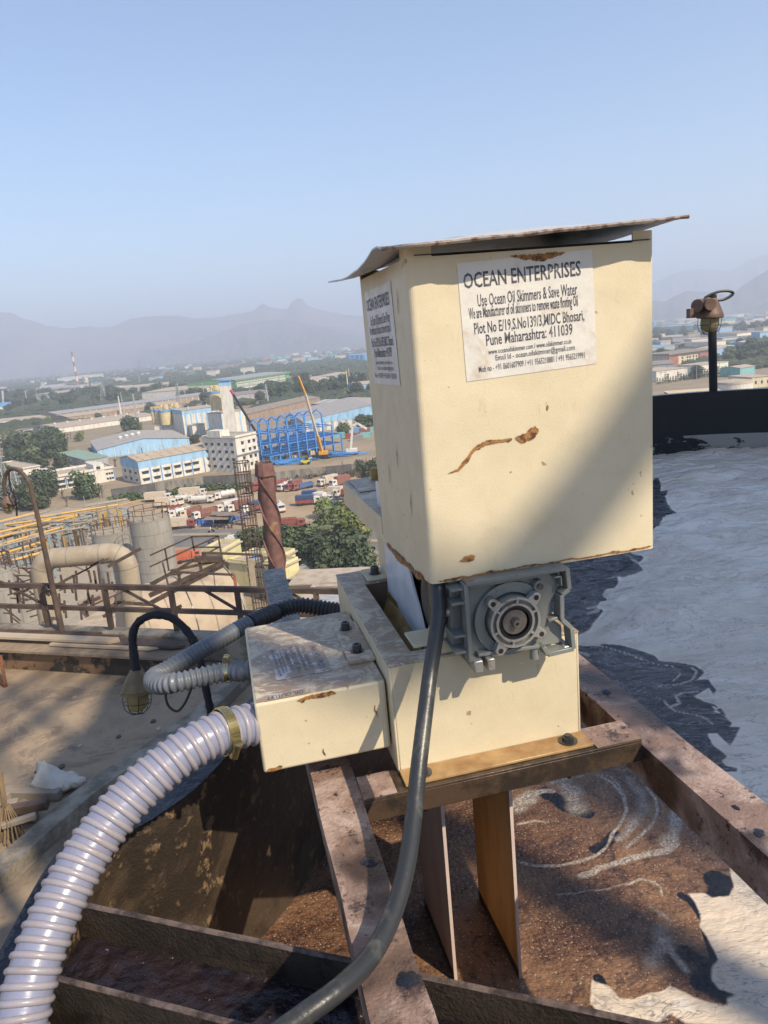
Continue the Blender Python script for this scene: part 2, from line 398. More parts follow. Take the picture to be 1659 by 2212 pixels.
# thin rusty front lip of the lid
b=MB(mf); pts=[]
for i in range(40):
    s=i/39; u=.243+(.706-.243)*s; z=.1155+.0165*s; pts.append((u,1.0045+.003*math.sin(u*60)+random.uniform(-.0006,.0006),z))
b.tube(pts,[.0030+random.uniform(-.0005,.0006) for _ in pts],6); b.build('lid_edge',simple('worn_lid_edge',(.26,.22,.19),.6,scale=60,c2=(.11,.05,.03),lo=.45,hi=.6,bump=.001),sk,smooth=True)
b=MB(mf); b.box(.300,.672,1.045,1.385,.1085,.1095); b.build('painted_shade_sheet','dark',sk)  # dark sheet paints the unlit hood interior seen through the slots under the lid
# motor inside
b=MB(mf); b.cyl((.42,1.22,-.38),(.42,1.22,-.16),.065,n=24); b.box(.36,.48,1.15,1.30,-.16,-.15); b.build('motor','dark',sk,smooth=True)
# labels
Tf=lambda u,z:(u,1.0488,z)
def lab(name,quad,lines,Tw,parent,offset,inkdir):
    """quad TL,TR,BR,BL in (a,z); lines: (text, xl, xr, y_top, y_bot) as fractions"""
    TL,TR,BR,BL=[np.array(q) for q in quad]
    def P(s,t,h=0): 
        a=TL*(1-s)*(1-t)+TR*s*(1-t)+BR*s*t+BL*(1-s)*t; return Tw(a[0],a[1],h)
    n=10; b=MB(mf); vs=[P(i/n,j/n,0.0) for j in range(n+1) for i in range(n+1)]
    b.add(vs,[(j*(n+1)+i,j*(n+1)+i+1,(j+1)*(n+1)+i+1,(j+1)*(n+1)+i) for j in range(n) for i in range(n)])
    lo=b.build(name,'paper',parent)
    for tx,xl,xr,yt,yb,bo in lines:
        vs,fs=text_mesh(tx,lambda a,c:P(a,c,inkdir),xl,xr,yb,yt,bo)
        MB(mf).add(vs,fs).build('lettering','ink',lo)
    return lo
LINES=[('OCEAN ENTERPRISES',.035,.905,.085,.215,.016),('Use Ocean Oil Skimmers & Save Water',.125,.87,.27,.375,.010),
 ('We are Manufacturer of oil skimmers to remove waste floating Oil',.055,.87,.375,.50,.012),('Plot No E/19,S.No139/3,MIDC Bhosari,',.085,.915,.505,.62,.012),
 ('Pune Maharashtra: 411039',.165,.82,.615,.715,.012),('www.oceanoilskimmer.com / www.oilskimmer.co.in',.175,.805,.745,.79,.008),('Email Id - ocean.oilskimmer@gmail.com',.225,.83,.80,.865,.008),
 ('Mob no - +91 8601607909 / +91 9565218881 / +91 9565219991',.095,.905,.88,.935,.008)]
l1=lab('name_label',[(.363,.094),(.577,.101),(.581,-.068),(.367,-.075)],LINES,lambda a,z,h:(a,1.0492-h,z),sk,.0,.0004)
l1['label']='white rectangular sticker on the sunlit front of the hood'
l2=lab('name_label',[(1.345,.082),(1.148,.0845),(1.139,-.077),(1.335,-.080)],LINES,lambda a,z,h:(.2872-h,a,z),sk,.0,.0004)
l2['label']='white rectangular sticker on the shaded left side of the hood'
# rust stains (own shape)
def stain(T,path,wid,parent,name='rust_stain'):
    P=[np.array(p,float) for p in path]; m=len(P); vs=[];ed=[];fs=[]; K=7
    for i,p in enumerate(P):
        t=P[min(i+1,m-1)]-P[max(i-1,0)]; t/=np.linalg.norm(t)+1e-9; nrm=np.array([-t[1],t[0]])
        for k in range(K):
            s=(k/(K-1)*2-1); q=p+nrm*s*wid[i]; vs.append(T(q[0],q[1])); e=1-abs(s); ed.append(e*(0.25 if i in(0,m-1) else 1))
    for i in range(m-1):
        for k in range(K-1): fs.append((i*K+k,i*K+k+1,(i+1)*K+k+1,(i+1)*K+k))
    o=MB(mf).add(vs,fs).build(name,'stain',parent); a=o.data.attributes.new('edge','FLOAT','POINT')
    if len(a.data)==len(ed): a.data.foreach_set('value',ed)
    return o
Ts=lambda u,z:(u,1.0486,z)
stain(Ts,[(.435,-.167),(.45,-.172),(.462,-.167),(.475,-.160),(.482,-.164)],[.004,.012,.013,.012,.004],sk)
stain(Ts,[(.325,-.21),(.345,-.206),(.358,-.194),(.372,-.178),(.392,-.170),(.42,-.170),(.44,-.170)],[.003,.004,.006,.006,.006,.005,.006],sk)
stain(Ts,[(.335,-.352),(.345,-.350),(.358,-.348),(.368,-.346)],[.003,.009,.010,.004],sk)
stain(Ts,[(.494,-.118),(.496,-.127),(.495,-.136)],[.002,.004,.002],sk)
ed=[(.30+.38*i/30,-.3785+random.uniform(-.0015,.0015)) for i in range(31)]
stain(Ts,ed,[.0022+random.random()*.0026 for _ in ed],sk,'rusty_bottom_edge')
stain(Ts,[(.44,.100),(.46,.097),(.49,.094),(.52,.097),(.54,.100)],[.002,.006,.009,.006,.002],sk)
stain(lambda a,z:(.2862,a,z),[(1.36-.28*i/12,-.398+.010*(i/12)+random.uniform(-.002,.004)) for i in range(13)],[.006+random.random()*.010 for _ in range(13)],sk,'scraped_edge')
for a,z in ((1.2,-.2),(1.13,-.27),(1.27,-.24),(1.11,.05)):
    stain(lambda a,z:(.2864,a,z),[(a+.004*t,z+.025*(1-2*t)) for t in np.linspace(0,1,6)],[.001,.002,.003,.0025,.002,.001],sk)
# base frame: four walls, top flange with the opening
b=MB(mf); U0_,U1_,V0_,V1_,ZT,ZBm=.2155,.557,1.09,1.612,-.525,-.7236
for q in ((U0_,U0_+.004,V0_,V1_),(U1_-.004,U1_,V0_,V1_),(U0_+.004,U1_-.004,V0_,V0_+.004),(U0_+.004,U1_-.004,V1_-.004,V1_)):
    b.box(q[0],q[1],q[2],q[3],(ZBm if q[0]!=U0_ else ZBm+.0),ZT-.0035)
b.build('base_frame','cream',sk,bevel=.0015)
b=MB(mf)
ou=[(U0_-.001,V0_-.001),(U1_+.001,V0_-.001),(U1_+.001,V1_+.001),(U0_-.001,V1_+.001)]; inr=[(.264,1.130),(.51,1.130),(.51,1.515),(.264,1.515)]
vs=[(x,y,z) for z in (ZT-.004,ZT) for x,y in ou+inr]
fs=[]
for i in range(4):
    j=(i+1)%4; fs+=[(8+i,8+j,12+j,12+i),(i,4+i,4+j,j),(i,j,8+j,8+i),(4+i,12+i,12+j,4+j)]
b.add(vs,fs); b.build('top_flange','cream_dusty',sk,bevel=.0012)
b=MB(mf); b.box(.222,.55,1.10,1.60,-.700,-.697); b.box(.262,.266,1.132,1.513,-.697,-.53); b.box(.262,.51,1.5155,1.5195,-.697,-.53)
b.build('inner_tray',simple('brown_tray',(.20,.13,.085),.5,scale=10),sk)
# white belt and black drum
def disc(u,cv,cz,r0,r1,th,n=48):
    b=MB(mf); b.lathe([(r0,0),(r1,0),(r1,th),(r0,th)],(u,cv,cz),(1,0,0),n); return b
b=disc(.325,1.40,-.37,.0,.158,.05); b.build('drum','rubber',sk,smooth=True,ang=40)
b=MB(mf)
pl=[]
for z,va,vb in ((-.30,1.262,1.52),(-.36,1.262,1.52),(-.408,1.262,1.512),(-.431,1.280,1.486),(-.455,1.262,1.486),(-.490,1.228,1.488),(-.53,1.200,1.491),(-.60,1.188,1.494),(-.69,1.186,1.495)):
    pl.append((z,va,vb))
poly=[(.310,va,z) for z,va,vb in pl]+[(.310,vb,z) for z,va,vb in reversed(pl)]
b.prism(poly,(.004,0,0)); b.build('skimming_belt','belt_white',sk)
b=MB(mf)
for v0,v1 in ((1.52,1.60),(1.135,1.20)):
    b=MB(mf); b.box(.318,.323,v0,v1,-.521,-.37); b.box(.272,.323,v0,v1,-.5245+.0005,-.519); b.build('bearing_bracket','cream',sk,bevel=.001)
def capbolt(p,r,h,parent,name='cap_bolt',mat='bolt'):
    b=MB(mf); b.lathe([(r*1.5,0),(r*1.5,.0015),(r,.0016),(r,h-.001),(r-.001,h),(r*.55,h),(r*.5,h-.004),(0,h-.004)],p,(0,0,1),18); return b.build(name,mat,parent,smooth=True)
capbolt((.297,1.557,-.519),.0095,.017,sk)
b=MB(mf); b.prism([(.318,1.225,-.556),(.306,1.485,-.556),(.286,1.455,-.580),(.290,1.205,-.580)],(.0,.0,.003)); b.prism([(.318,1.225,-.556),(.306,1.485,-.556),(.306,1.487,-.540),(.319,1.225,-.540)],(.003,0,0))
b.build('wiper_blade','brass',sk)
# foot flange and hex bolts
b=MB(mf); b.box(.2165,.5575,1.044,1.0895,-.7236,-.7186); b.build('foot_flange','flange',sk,bevel=.001)
for u,v in ((.252,1.067),(.520,1.067)):
    b=MB(mf); b.lathe([(.0165,0),(.0165,.002),(0,.002)],(u,v,-.7186),(0,0,1),20); b.cyl((u,v,-.7166),(u,v,-.709),.010,n=6); b.cyl((u,v,-.709),(u,v,-.706),.006,n=12); b.cyl((u,v,-.79),(u,v,-.7245),.005,n=10)
    b.build('hex_bolt','bolt',sk)
# collecting box on the left, seen from above
b=MB(mf); b.box(-.008,.2125,1.116,1.466,-.690,-.5625); o=b.build('collecting_box','cream',sk,bevel=.005,seg=3)
b=MB(mf); b.box(-.004,.209,1.120,1.462,-.5622,-.5612); b.build('dusty_top','cream_dusty',o)
b=MB(mf); b.box(.166,.2145,1.195,1.385,-.5610,-.5555); b.build('bracket_plate','cream_dusty',o,bevel=.001)
capbolt((.188,1.352,-.5553),.0085,.014,o); capbolt((.189,1.237,-.5553),.0085,.014,o)
Tb=lambda a,c,h:(a,c,-.5609+h)
# dusty sticker on the box, reading sideways
def lab2(quad,lines,parent):
    TL,TR,BR,BL=[np.array(q) for q in quad]
    def P(s,t,h=0):
        a=TL*(1-s)*(1-t)+TR*s*(1-t)+BR*s*t+BL*(1-s)*t; return (a[0],a[1],-.5606+h)
    b=MB(mf); b.add([P(0,0),P(1,0),P(1,1),P(0,1)],[(0,1,2,3)]); lo=b.build('dusty_sticker',M['cream_dusty'] if 0 else 'sticker_dusty',parent)
    for tx,xl,xr,yt,yb,bo in lines:
        vs,fs=text_mesh(tx,lambda a,c:P(a,c,.0003),xl,xr,yb,yt,bo); MB(mf).add(vs,fs).build('lettering','ink_faded',lo)
M['sticker_dusty']=simple('dusty_sticker',(.50,.47,.45),.5,scale=30,c2=(.32,.24,.18),lo=.42,hi=.52,detail=7)
M['ink_faded']=simple('faded_ink',(.07,.075,.13),.5,scale=60,c2=(.34,.28,.23),lo=.47,hi=.56,detail=6)
lab2([(.128,1.335),(.135,1.187),(.035,1.187),(.028,1.335)],LINES,o)
b=MB(mf); TLq=(.010,1.148); 
vs,fs=text_mesh('OIL OUTLET',lambda a,c:(.075-.062*a,1.134-.013*c,-.5606),0,1,0,1,.02)
lo=MB(mf).add([(.078,1.118,-.5608),(.010,1.118,-.5608),(.010,1.137,-.5608),(.078,1.137,-.5608)],[(0,1,2,3)]).build('outlet_sticker','sticker_dusty',o)
MB(mf).add(vs,fs).build('lettering','ink',lo)
stain(lambda a,z:(a,1.1145,z),[(.06+.07*i/8,-.568+random.uniform(-.002,.002)) for i in range(9)],[.002]+[.007]*7+[.002],o)
for u,z,L in ((.095,-.672,.018),(.188,-.615,.03)):
    stain(lambda a,z:(a,1.1147,z),[(u+random.uniform(-.002,.002)+.004*t,z+L*(.5-t)) for t in np.linspace(0,1,6)],[.0008,.0016,.0020,.0018,.0014,.0006],o)
stain(lambda a,z:(a,1.1147,z),[(-.004+.03*i/6,-.683+random.uniform(-.002,.002)) for i in range(7)],[.001]+[.006]*5+[.001],o)
# bracket under the box
b=MB(mf); b.box(.165,.213,1.17,1.40,-.722,-.691); b.build('box_support','angle',sk)
# spatter guard boards hanging into the liquid
ZL=-1.28
for nm,u,va,vb,mat in (('guide_board',.437,1.145,1.375,'board_orange'),('guide_board',.311,1.178,1.392,'board_pink')):
    b=MB(mf); b.box(u-.003,u+.003,va,vb,ZL-.12,-.735); o=b.build(nm,mat,sk)
    o['label']='orange stained guide board' if mat=='board_orange' else 'pinkish grey guide board'
    b=MB(mf); b.box(u-.0032,u+.0032,va-.0008,va-.0001,ZL-.12,-.735); b.build('board_edge','board_edge',o)
    b=MB(mf); b.box(u-.0038,u-.0031,va,vb,ZL-.12,ZL+.022); b.build('wet_tide_mark','oily',o)
# ---------------- gearbox
gc=np.array([.413,-.457])
def gp(poly,v0,v1,mat,name,parent=None,bevel=.0015,smooth=False):
    b=MB(mf); b.prism([(p[0],v0,p[1]) for p in poly],(0,v1-v0,0)); return b.build(name,mat,parent or gb,bevel=bevel)
gb=MB(mf)
gb.prism([(x,1.045,z) for x,z in [(.343,-.386),(.500,-.386),(.500,-.43),(.489,-.44),(.489,-.475),(.505,-.490),(.505,-.52),(.345,-.515),(.343,-.50)]],(0,.075,0))
gb=gb.build('gearbox','gear',sk,bevel=.002)
gb['label']='grey enamelled worm gearbox under the hood with a round output flange'
# outer rim walls of the casting (raised ribs)
def ribs(path,w,v0,v1,name='casting_rib'):
    b=MB(mf)
    for p,q in zip(path[:-1],path[1:]):
        b.bar((p[0],(v0+v1)/2,p[1]),(q[0],(v0+v1)/2,q[1]),w,abs(v1-v0),up=(0,1,0))
    return b.build(name,'gear',gb,bevel=.001)
ribs([(.338,-.384),(.5085,-.384),(.5115,-.420),(.498,-.428),(.497,-.470),(.5135,-.488),(.516,-.525),(.470,-.527),(.463,-.512)],.0075,1.025,1.05)
ribs([(.338,-.384),(.338,-.515)],.007,1.027,1.05)
ribs([(.345,-.392),(.47,-.392)],.004,1.033,1.05)
ribs([(.488,-.398),(.500,-.398),(.500,-.414)],.003,1.030,1.048)
ribs([(.475,-.470),(.492,-.468)],.005,1.030,1.048)
ribs([(.352,-.507),(.458,-.512)],.006,1.030,1.048)
def ring(r0,r1,v0,v1,mat,name,c=gc,n=48,parent=None):
    b=MB(mf); L=v1-v0; b.lathe([(r0,0),(r1,0),(r1,L),(r0,L),(r0,0)],(c[0],v0,c[1]),(0,1,0),n); return b.build(name,mat,parent or gb,smooth=True,ang=40)
ring(.0455,.062,1.036,1.047,'gear','casting_boss'); ring(.0,.0425,1.030,1.047,'gear','flange_seat')
fl=ring(.0385,.0425,1.017,1.034,'alu','output_flange')
ring(.0285,.0325,1.017,1.034,'alu','flange_inner_ring',parent=fl)
ring(.0325,.0385,1.024,1.034,'gear','flange_recess',parent=fl)
for k in range(6):
    b=MB(mf); a=R_(k*60+22); c,s=math.cos(a),math.sin(a); b.bar((gc[0]+c*.0315,1.022,gc[1]+s*.0315),(gc[0]+c*.0395,1.022,gc[1]+s*.0395),.0035,.009,up=(0,1,0)); b.build('flange_web','alu',fl)
for a in (128,38,-38,-128):
    a=R_(a+6); c,s=math.cos(a),math.sin(a); p=[]
    b=MB(mf); e=np.array([c,s]); t=np.array([-s,c])
    for q in (e*.039-t*.010,e*.056-t*.0075,e*.060-t*.003,e*.060+t*.003,e*.056+t*.0075,e*.039+t*.010): p.append(gc+q)
    ear=MB(mf).prism([(q[0],1.018,q[1]) for q in p],(0,.012,0)).build('flange_ear','alu',fl,bevel=.0012)
    h=gc+e*.0515; MB(mf).lathe([(0,.0),(.0042,0),(.0042,.0005),(.0,.0005)],(h[0],1.0172,h[1]),(0,1,0),16).build('bolt_hole','dark',ear)
    MB(mf).cyl((h[0],1.030,h[1]),(h[0],1.045,h[1]),.0085,n=14).build('casting_stud','gear',ear,smooth=True)
ring(.0205,.0285,1.026,1.03,'rubber','oil_seal',parent=fl); ring(.0,.0285,1.040,1.042,'dark','bore',parent=fl); ring(.024,.0287,1.018,1.036,'rubber','seal_lip',parent=fl)
sd=ring(.0,.0205,1.021,1.036,'plate','shaft_disc',parent=fl)
b=MB(mf); b.lathe([(0,.006),(.0028,.006),(.0032,0),(.0062,0),(.0066,.002),(.0066,.010),(.009,.010),(.009,.012)],(gc[0],1.011,gc[1]),(0,1,0),20); b.build('centre_bolt','steel',fl,smooth=True)
for q in ((.462,-.408),):
    ring(.0,.0095,1.030,1.047,'gear','oil_plug_boss',np.array(q)); ring(.0,.005,1.026,1.032,'bolt','oil_plug',np.array(q))
MB(mf).cyl((.452,1.040,-.505),(.452,1.040,-.535),.0065,.0078,16).build('drain_stub','gear',gb,smooth=True)
# feet at the lower left, slotted
for x0,x1 in ((.341,.356),(.363,.376)):
    MB(mf).box(x0,x1,1.020,1.09,-.533,-.512).build('mounting_foot','alu',gb,bevel=.002)
MB(mf).box(.341,.376,1.045,1.09,-.530,-.512).build('foot_web','gear',gb,bevel=.001)
MB(mf).box(.500,.514,1.03,1.09,-.529,-.520).build('mounting_foot','alu',gb,bevel=.002)
# left flank with ribs
MB(mf).box(.320,.340,1.062,1.13,-.51,-.385).build('side_housing','gear',gb,bevel=.003)
for z in (-.392,-.415,-.47,-.498): MB(mf).box(.314,.341,1.032,1.12,z-.002,z+.002).build('side_rib','gear',gb)
b=MB(mf); b.lathe([(0,-.006),(.006,-.006),(.009,0),(.009,.01)],(.318,1.075,-.442),(1,0,0),14); b.build('side_plug','alu',gb,smooth=True)
MB(mf).cyl((.300,1.12,-.44),(.320,1.12,-.44),.045,n=24).build('input_flange','bolt',gb,smooth=True)
MB(mf).box(.34,.52,1.12,1.2,-.522,-.40).build('mounting_plate','cream',sk)
MB(mf).box(.300,.345,1.095,1.13,-.524,-.385).build('motor_bracket','cream',sk,bevel=.001)
# ================================================================ tank, beams, liquid
ZT_=-.734
def beam(name,label,u0,u1,v0,v1,mat='beam'):
    r=thing(name,label,'steel beam',mf(((u0+u1)/2,(v0+v1)/2,ZT_-.075)))
    b=MB(mf); n=40; vs=[];fs=[]
    # top face slightly uneven from crusted deposits, channel section open to the left
    for j in range(n+1):
        v=v0+(v1-v0)*j/n
        du=random.uniform(-.0025,.0025); dw=random.uniform(-.003,.003)
        for u,z in ((u0+du*.6,ZT_),(u1+dw,ZT_+random.uniform(-.001,.001)),(u1+dw,ZT_-.008),(u1-.001,ZT_-.075),(u0+.001,ZT_-.075),(u0+du*.6,ZT_-.006)): vs.append((u,v,z))
    for j in range(n):
        for k in range(6): a=j*6+k; c=j*6+(k+1)%6; fs.append((a,c,c+6,a+6))
    fs.append((0,1,2,3,4,5)); fs.append(tuple(n*6+k for k in (5,4,3,2,1,0)))
    b.add(vs,fs); b.build('web',mat,r); return r
bl=beam('channel_beam','crusted steel beam under the left end of the machine with two black tar blobs',.072,.143,-.3,2.41)
br=beam('channel_beam','crusted steel beam under the right end of the machine beside the foam',.645,.722,-.3,3.2)
b=MB(mf); b.box(.0722,.1428,1.55,2.411,ZT_+.0005,ZT_+.0035); b.build('tar_coat','rim',bl)
def blob(u,v,r,parent,z=ZT_+.001,h=.004):
    b=MB(mf); n=28; vs=[(u,v,z+h)]; ph=random.random()*6
    for k in range(n): a=2*math.pi*k/n; q=r*(1+.18*math.sin(2*a+ph)+.10*math.sin(5*a+2*ph)); vs.append((u+q*math.cos(a)*.85,v+q*math.sin(a),z))
    b.add(vs,[(0,1+k,1+(k+1)%n) for k in range(n)]); b.build('tar_blob','rim',parent,smooth=True)
q=inv(G(797,1862,H+ZT_)); blob(q[0],q[1],.012,bl)
q=inv(G(881,2117,H+ZT_)); blob(q[0],q[1],.014,bl)
q=inv(G(1310,1493,H+ZT_)); blob(q[0],q[1],.012,br)
for px,py in ((1590,1745),(1640,1800)):
    q=inv(G(px,py,H+ZT_)); blob(min(max(q[0],.655),.712),q[1],random.uniform(.005,.011),br,h=.002)
ca=thing('angle_bar','oily steel angle bar carrying the front feet of the machine between the two beams','angle bar',mf((.39,1.07,-.77)))
b=MB(mf); b.box(.1435,.6445,1.034,1.102,-.7290,-.7242-.0002); b.box(.1435,.6445,1.034,1.039,-.766,-.7292); b.build('angle','angle',ca,bevel=.0008)
b=MB(mf); b.box(.1435,.6445,1.545,1.61,-.7290,-.7242-.0002); b.box(.1435,.6445,1.605,1.61,-.766,-.7292); b.build('rear_angle','angle',ca)
b=MB(mf); b.box(.560,.6440,1.036,1.101,-.7240,-.7225); b.build('crust','beam',ca); b=MB(mf); b.box(.1440,.200,1.036,1.101,-.7240,-.7225); b.build('crust','beam',ca)
# tank shell
_rp=[((182,1944),-.88),((244,1843),-.86),((326,1771),-.835),((384,1722),-.82),((423,1686),-.81),((488,1623),-.80)]
_rq=[inv(G(p[0][0],p[0][1],H+p[1])) for p in _rp]
plan=[(q[0],q[1]) for q in _rq]+[(.006,1.50),(.15,1.68),(.35,1.83),(.62,2.04),(1.0,2.7),(1.7,4.0),(2.5,5.2),(3.2,5.83),(3.9,6.0),(4.77,5.57),(6.3,4.2),(7.2,1.8),(6.3,-1.2),(4,-2.8),(1.2,-2.6),(-.3,-1.4),(-.60,-.2),(-.52,.45),(-.40,.90)]
def closed_spline(P,n=8):
    P=[np.array(p,float) for p in P]; m=len(P); out=[]
    for i in range(m):
        p0,p1,p2,p3=P[i-1],P[i],P[(i+1)%m],P[(i+2)%m]
        for k in range(n):
            t=k/n; out.append(.5*((2*p1)+(-p0+p2)*t+(2*p0-5*p1+4*p2-p3)*t*t+(-p0+3*p1-3*p2+p3)*t**3))
    return np.array(out)
PL=closed_spline(plan); m=len(PL); tg=np.roll(PL,-1,0)-np.roll(PL,1,0); tg/=np.linalg.norm(tg,axis=1)[:,None]
NO=np.stack([-tg[:,1],tg[:,0]],1)      # outward? corrected below
cen=PL.mean(0)
if ((PL-cen)*NO).sum()<0: NO=-NO
tank=thing('oil_water_tank','large black steel tank of oily foaming water that the machine stands over','tank',mf((3,2,-4.5)))
def ribbon(off0,z0,off1,z1,name,mat,parent,sel=None,smooth=True):
    idx=range(m) if sel is None else sel; vs=[];fs=[]
    I=list(idx); fz=lambda i,z: z+(rimz(i)-ZR_ if z>-.86 else 0)
    for i in I:
        a=PL[i]+NO[i]*off0; c=PL[i]+NO[i]*off1; vs+= [(a[0],a[1],fz(i,z0)),(c[0],c[1],fz(i,z1))]
    n=len(I)
    for k in range(n if sel is None else n-1):
        j=(k+1)%n; fs.append((2*k,2*j,2*j+1,2*k+1))
    return MB(mf).add(vs,fs).build(name,mat,parent,smooth=smooth,ang=50)
far=[i for i in range(m) if PL[i][1]>2.2 and PL[i][0]>.3]; near=[i for i in range(m)]
ZR_=-.75
def rimz(i):
    u_,v_=PL[i]
    return float(np.interp(v_,[0,.95,1.1,1.45,1.7,2.4,5],[-.90,-.885,-.865,-.80,-.785,-.75,-.735])) if u_<1 else -.735
shell=ribbon(0,ZR_-.004,0,-2.2,'inner_shell','wall',tank)
i0,i1=min(far),max(far)
rimo=ribbon(-.004,ZR_,.085,ZR_,'rim_flange','rim',tank)
ribbon(.085,ZR_,.085,ZR_-.07,'rim_lip','rim',tank)
ribbon(.02,ZR_-.01,.02,-4.5,'outer_shell','tar',tank)
ribbon(-.006,ZR_-.002,-.006,-1.13,'tarred_band','tar',tank,sel=list(range(i0,i1+40 if i1+40<m else m)))
ribbon(-.008,-1.125,-.008,-1.6,'peeling_band','peel',tank,sel=list(range(i0,i1+40 if i1+40<m else m)))
# baffles
def baffle(p,q,zt,zb,th,name):
    p=np.array(p);q=np.array(q);d=(q-p)/np.linalg.norm(q-p);nn=np.array([-d[1],d[0]])*th
    b=MB(mf); n=30; vs=[];fs=[]
    for k in range(n+1):
        a=p+(q-p)*k/n; z=zt+random.uniform(-.0012,.0012)
        for s,zz in ((0,zt+0*z),(1,z),(1,zb),(0,zb)):
            c=a+nn*s; vs.append((c[0],c[1],zz))
    for k in range(n):
        for j in range(4): a=k*4+j; c=k*4+(j+1)%4; fs.append((a,c,c+4,a+4))
    fs+=[(0,1,2,3),tuple(n*4+j for j in (3,2,1,0))]
    o=b.add(vs,fs).build(name,'oily',tank)
    b=MB(mf); b.tube([(p+(q-p)*k/n+nn*.5).tolist()+[zt+.001+random.uniform(0,.0012)] for k in range(n+1)],.0045,6); b.build('crusted_edge','beamedge',o,smooth=True)
    return o
M['beamedge']=simple('crusted_edge',(.15,.11,.095),.6,scale=40,c2=(.03,.02,.018),bump=.001,bscale=90)
baffle((-.340,1.125),(1.1,.23),-.862,-1.6,.008,'baffle_plate')
baffle((-.372,.993),(.9,.20),-.862,-1.6,.008,'baffle_plate')
# sludge trough between the baffles
def m_sludge():
    k=NT('dark_sludge'); v=k.voro(70,'F1'); c1=k.noise(9,5); w=k.voro(110,'F1',out='Color')
    c=k.mix(k.ramp(c1,.4,.65),(.012,.010,.014),(.026,.017,.019)); c=k.mix(k.ramp(k.noise(75,5,.8),.66,.71),c,(.50,.46,.44))
    return k.done(c,k.ramp(c1,.3,.7,.10,.22),0,k.bump(k.math('ADD',k.voro(38,'SMOOTH_F1'),k.math('MULTIPLY',k.noise(60,4),.7)),.010))
M['sludge']=m_sludge()
b=MB(mf); 
def quadgrid(A,B,C,D,n,zf):
    vs=[];fs=[]
    for j in range(n+1):
        for i in range(n+1):
            s,t=i/n,j/n; p=(np.array(A)*(1-s)+np.array(B)*s)*(1-t)+(np.array(D)*(1-s)+np.array(C)*s)*t; vs.append((p[0],p[1],zf(p[0],p[1])))
    for j in range(n):
        for i in range(n): a=j*(n+1)+i; fs.append((a,a+1,a+n+2,a+n+1))
    return vs,fs
vs,fs=quadgrid((-.372,1.0),(.9,.21),(1.1,.23),(-.340,1.125),90,lambda x,y:-.925+.006*float(fbm(np.array([x*40+200.]),np.array([y*40+200.]),3)[0]))
tag(MB(mf).add(vs,fs).build('sludge','sludge',None,smooth=True),kind='structure')
vs,fs=quadgrid((-.8,-.5),(1.3,-.9),(.9,.20),(-.372,.993),40,lambda x,y:-1.0)
tag(MB(mf).add(vs,fs).build('dark_water','sludge',None,smooth=True),kind='structure')
# liquid surface ----------------------------------------------------------------
ZQ=lambda x,y:(1118.8+x*.365,1403.9+y*.365)
ZW=lambda x,y:(1118.8+x*.3255,917.9+y*.3255)
def Lp(p): q=inv(G(p[0],p[1],H+ZL)); return (q[0],q[1])
slick=[Lp(ZW(*p)) for p in [(925,345),(955,400),(935,440),(1000,430),(975,480),(1010,540),(1060,582),(985,600),(945,650),(900,700),(760,800),(745,860),(830,880),(790,915),(835,962),(760,985),(700,1000),(655,1000),(665,1040),(640,1080),(585,1085),(560,1140),(600,1165),(540,1175),(510,1210),(575,1225),(520,1280),(440,1360),(395,1385),(300,1400),(395,1455),(560,1455),(540,1438),(700,1450),(810,1490),(900,1520),(940,1560),(1100,1578),(1180,1600),(1240,1645),(1190,1690),(1120,1720),(1200,1690),(1270,1690),(1285,1720),(1320,1760),(1300,1790),(1270,1745),(1170,1800),(1230,1830),(1300,1850),(1345,1880),(1290,1900),(1380,1930)]]
slick+=[Lp(ZQ(*p)) for p in [(1205,345),(1140,330),(1190,365),(1230,400),(1268,440),(1250,460),(1318,460),(1290,510),(1255,570),(1225,540),(1180,495),(1120,500),(1150,560),(1240,630),(1205,655),(1230,685),(1300,700),(1300,722),(1215,720),(1240,800),(1270,1000),(1255,1230),(1255,1310),(1275,1400),(1250,1455),(1150,1465),(1110,1440),(1010,1440),(1050,1500),(1080,1560),(1075,1640),(1120,1690),(1185,1830),(1150,1880),(1150,1960),(1195,2010),(1295,2045),(1240,2060),(1235,2105),(1130,2090),(1050,2060),(900,1985),(850,2020),(760,2030),(690,2065),(600,2060),(540,1990),(440,1955),(430,2090),(470,2140),(560,2160),(700,2200),(800,2215),(900,2160),(1000,2210),(1300,2230)]]
slick+=[(1.0,.75),(1.3,.2),(1.0,-.6),(-.4,-.6),(-.6,.5),(-.45,1.0),(-.2,1.4),(.3,2.4),(.7,3.2),(1.2,3.6),(1.9,3.9)]
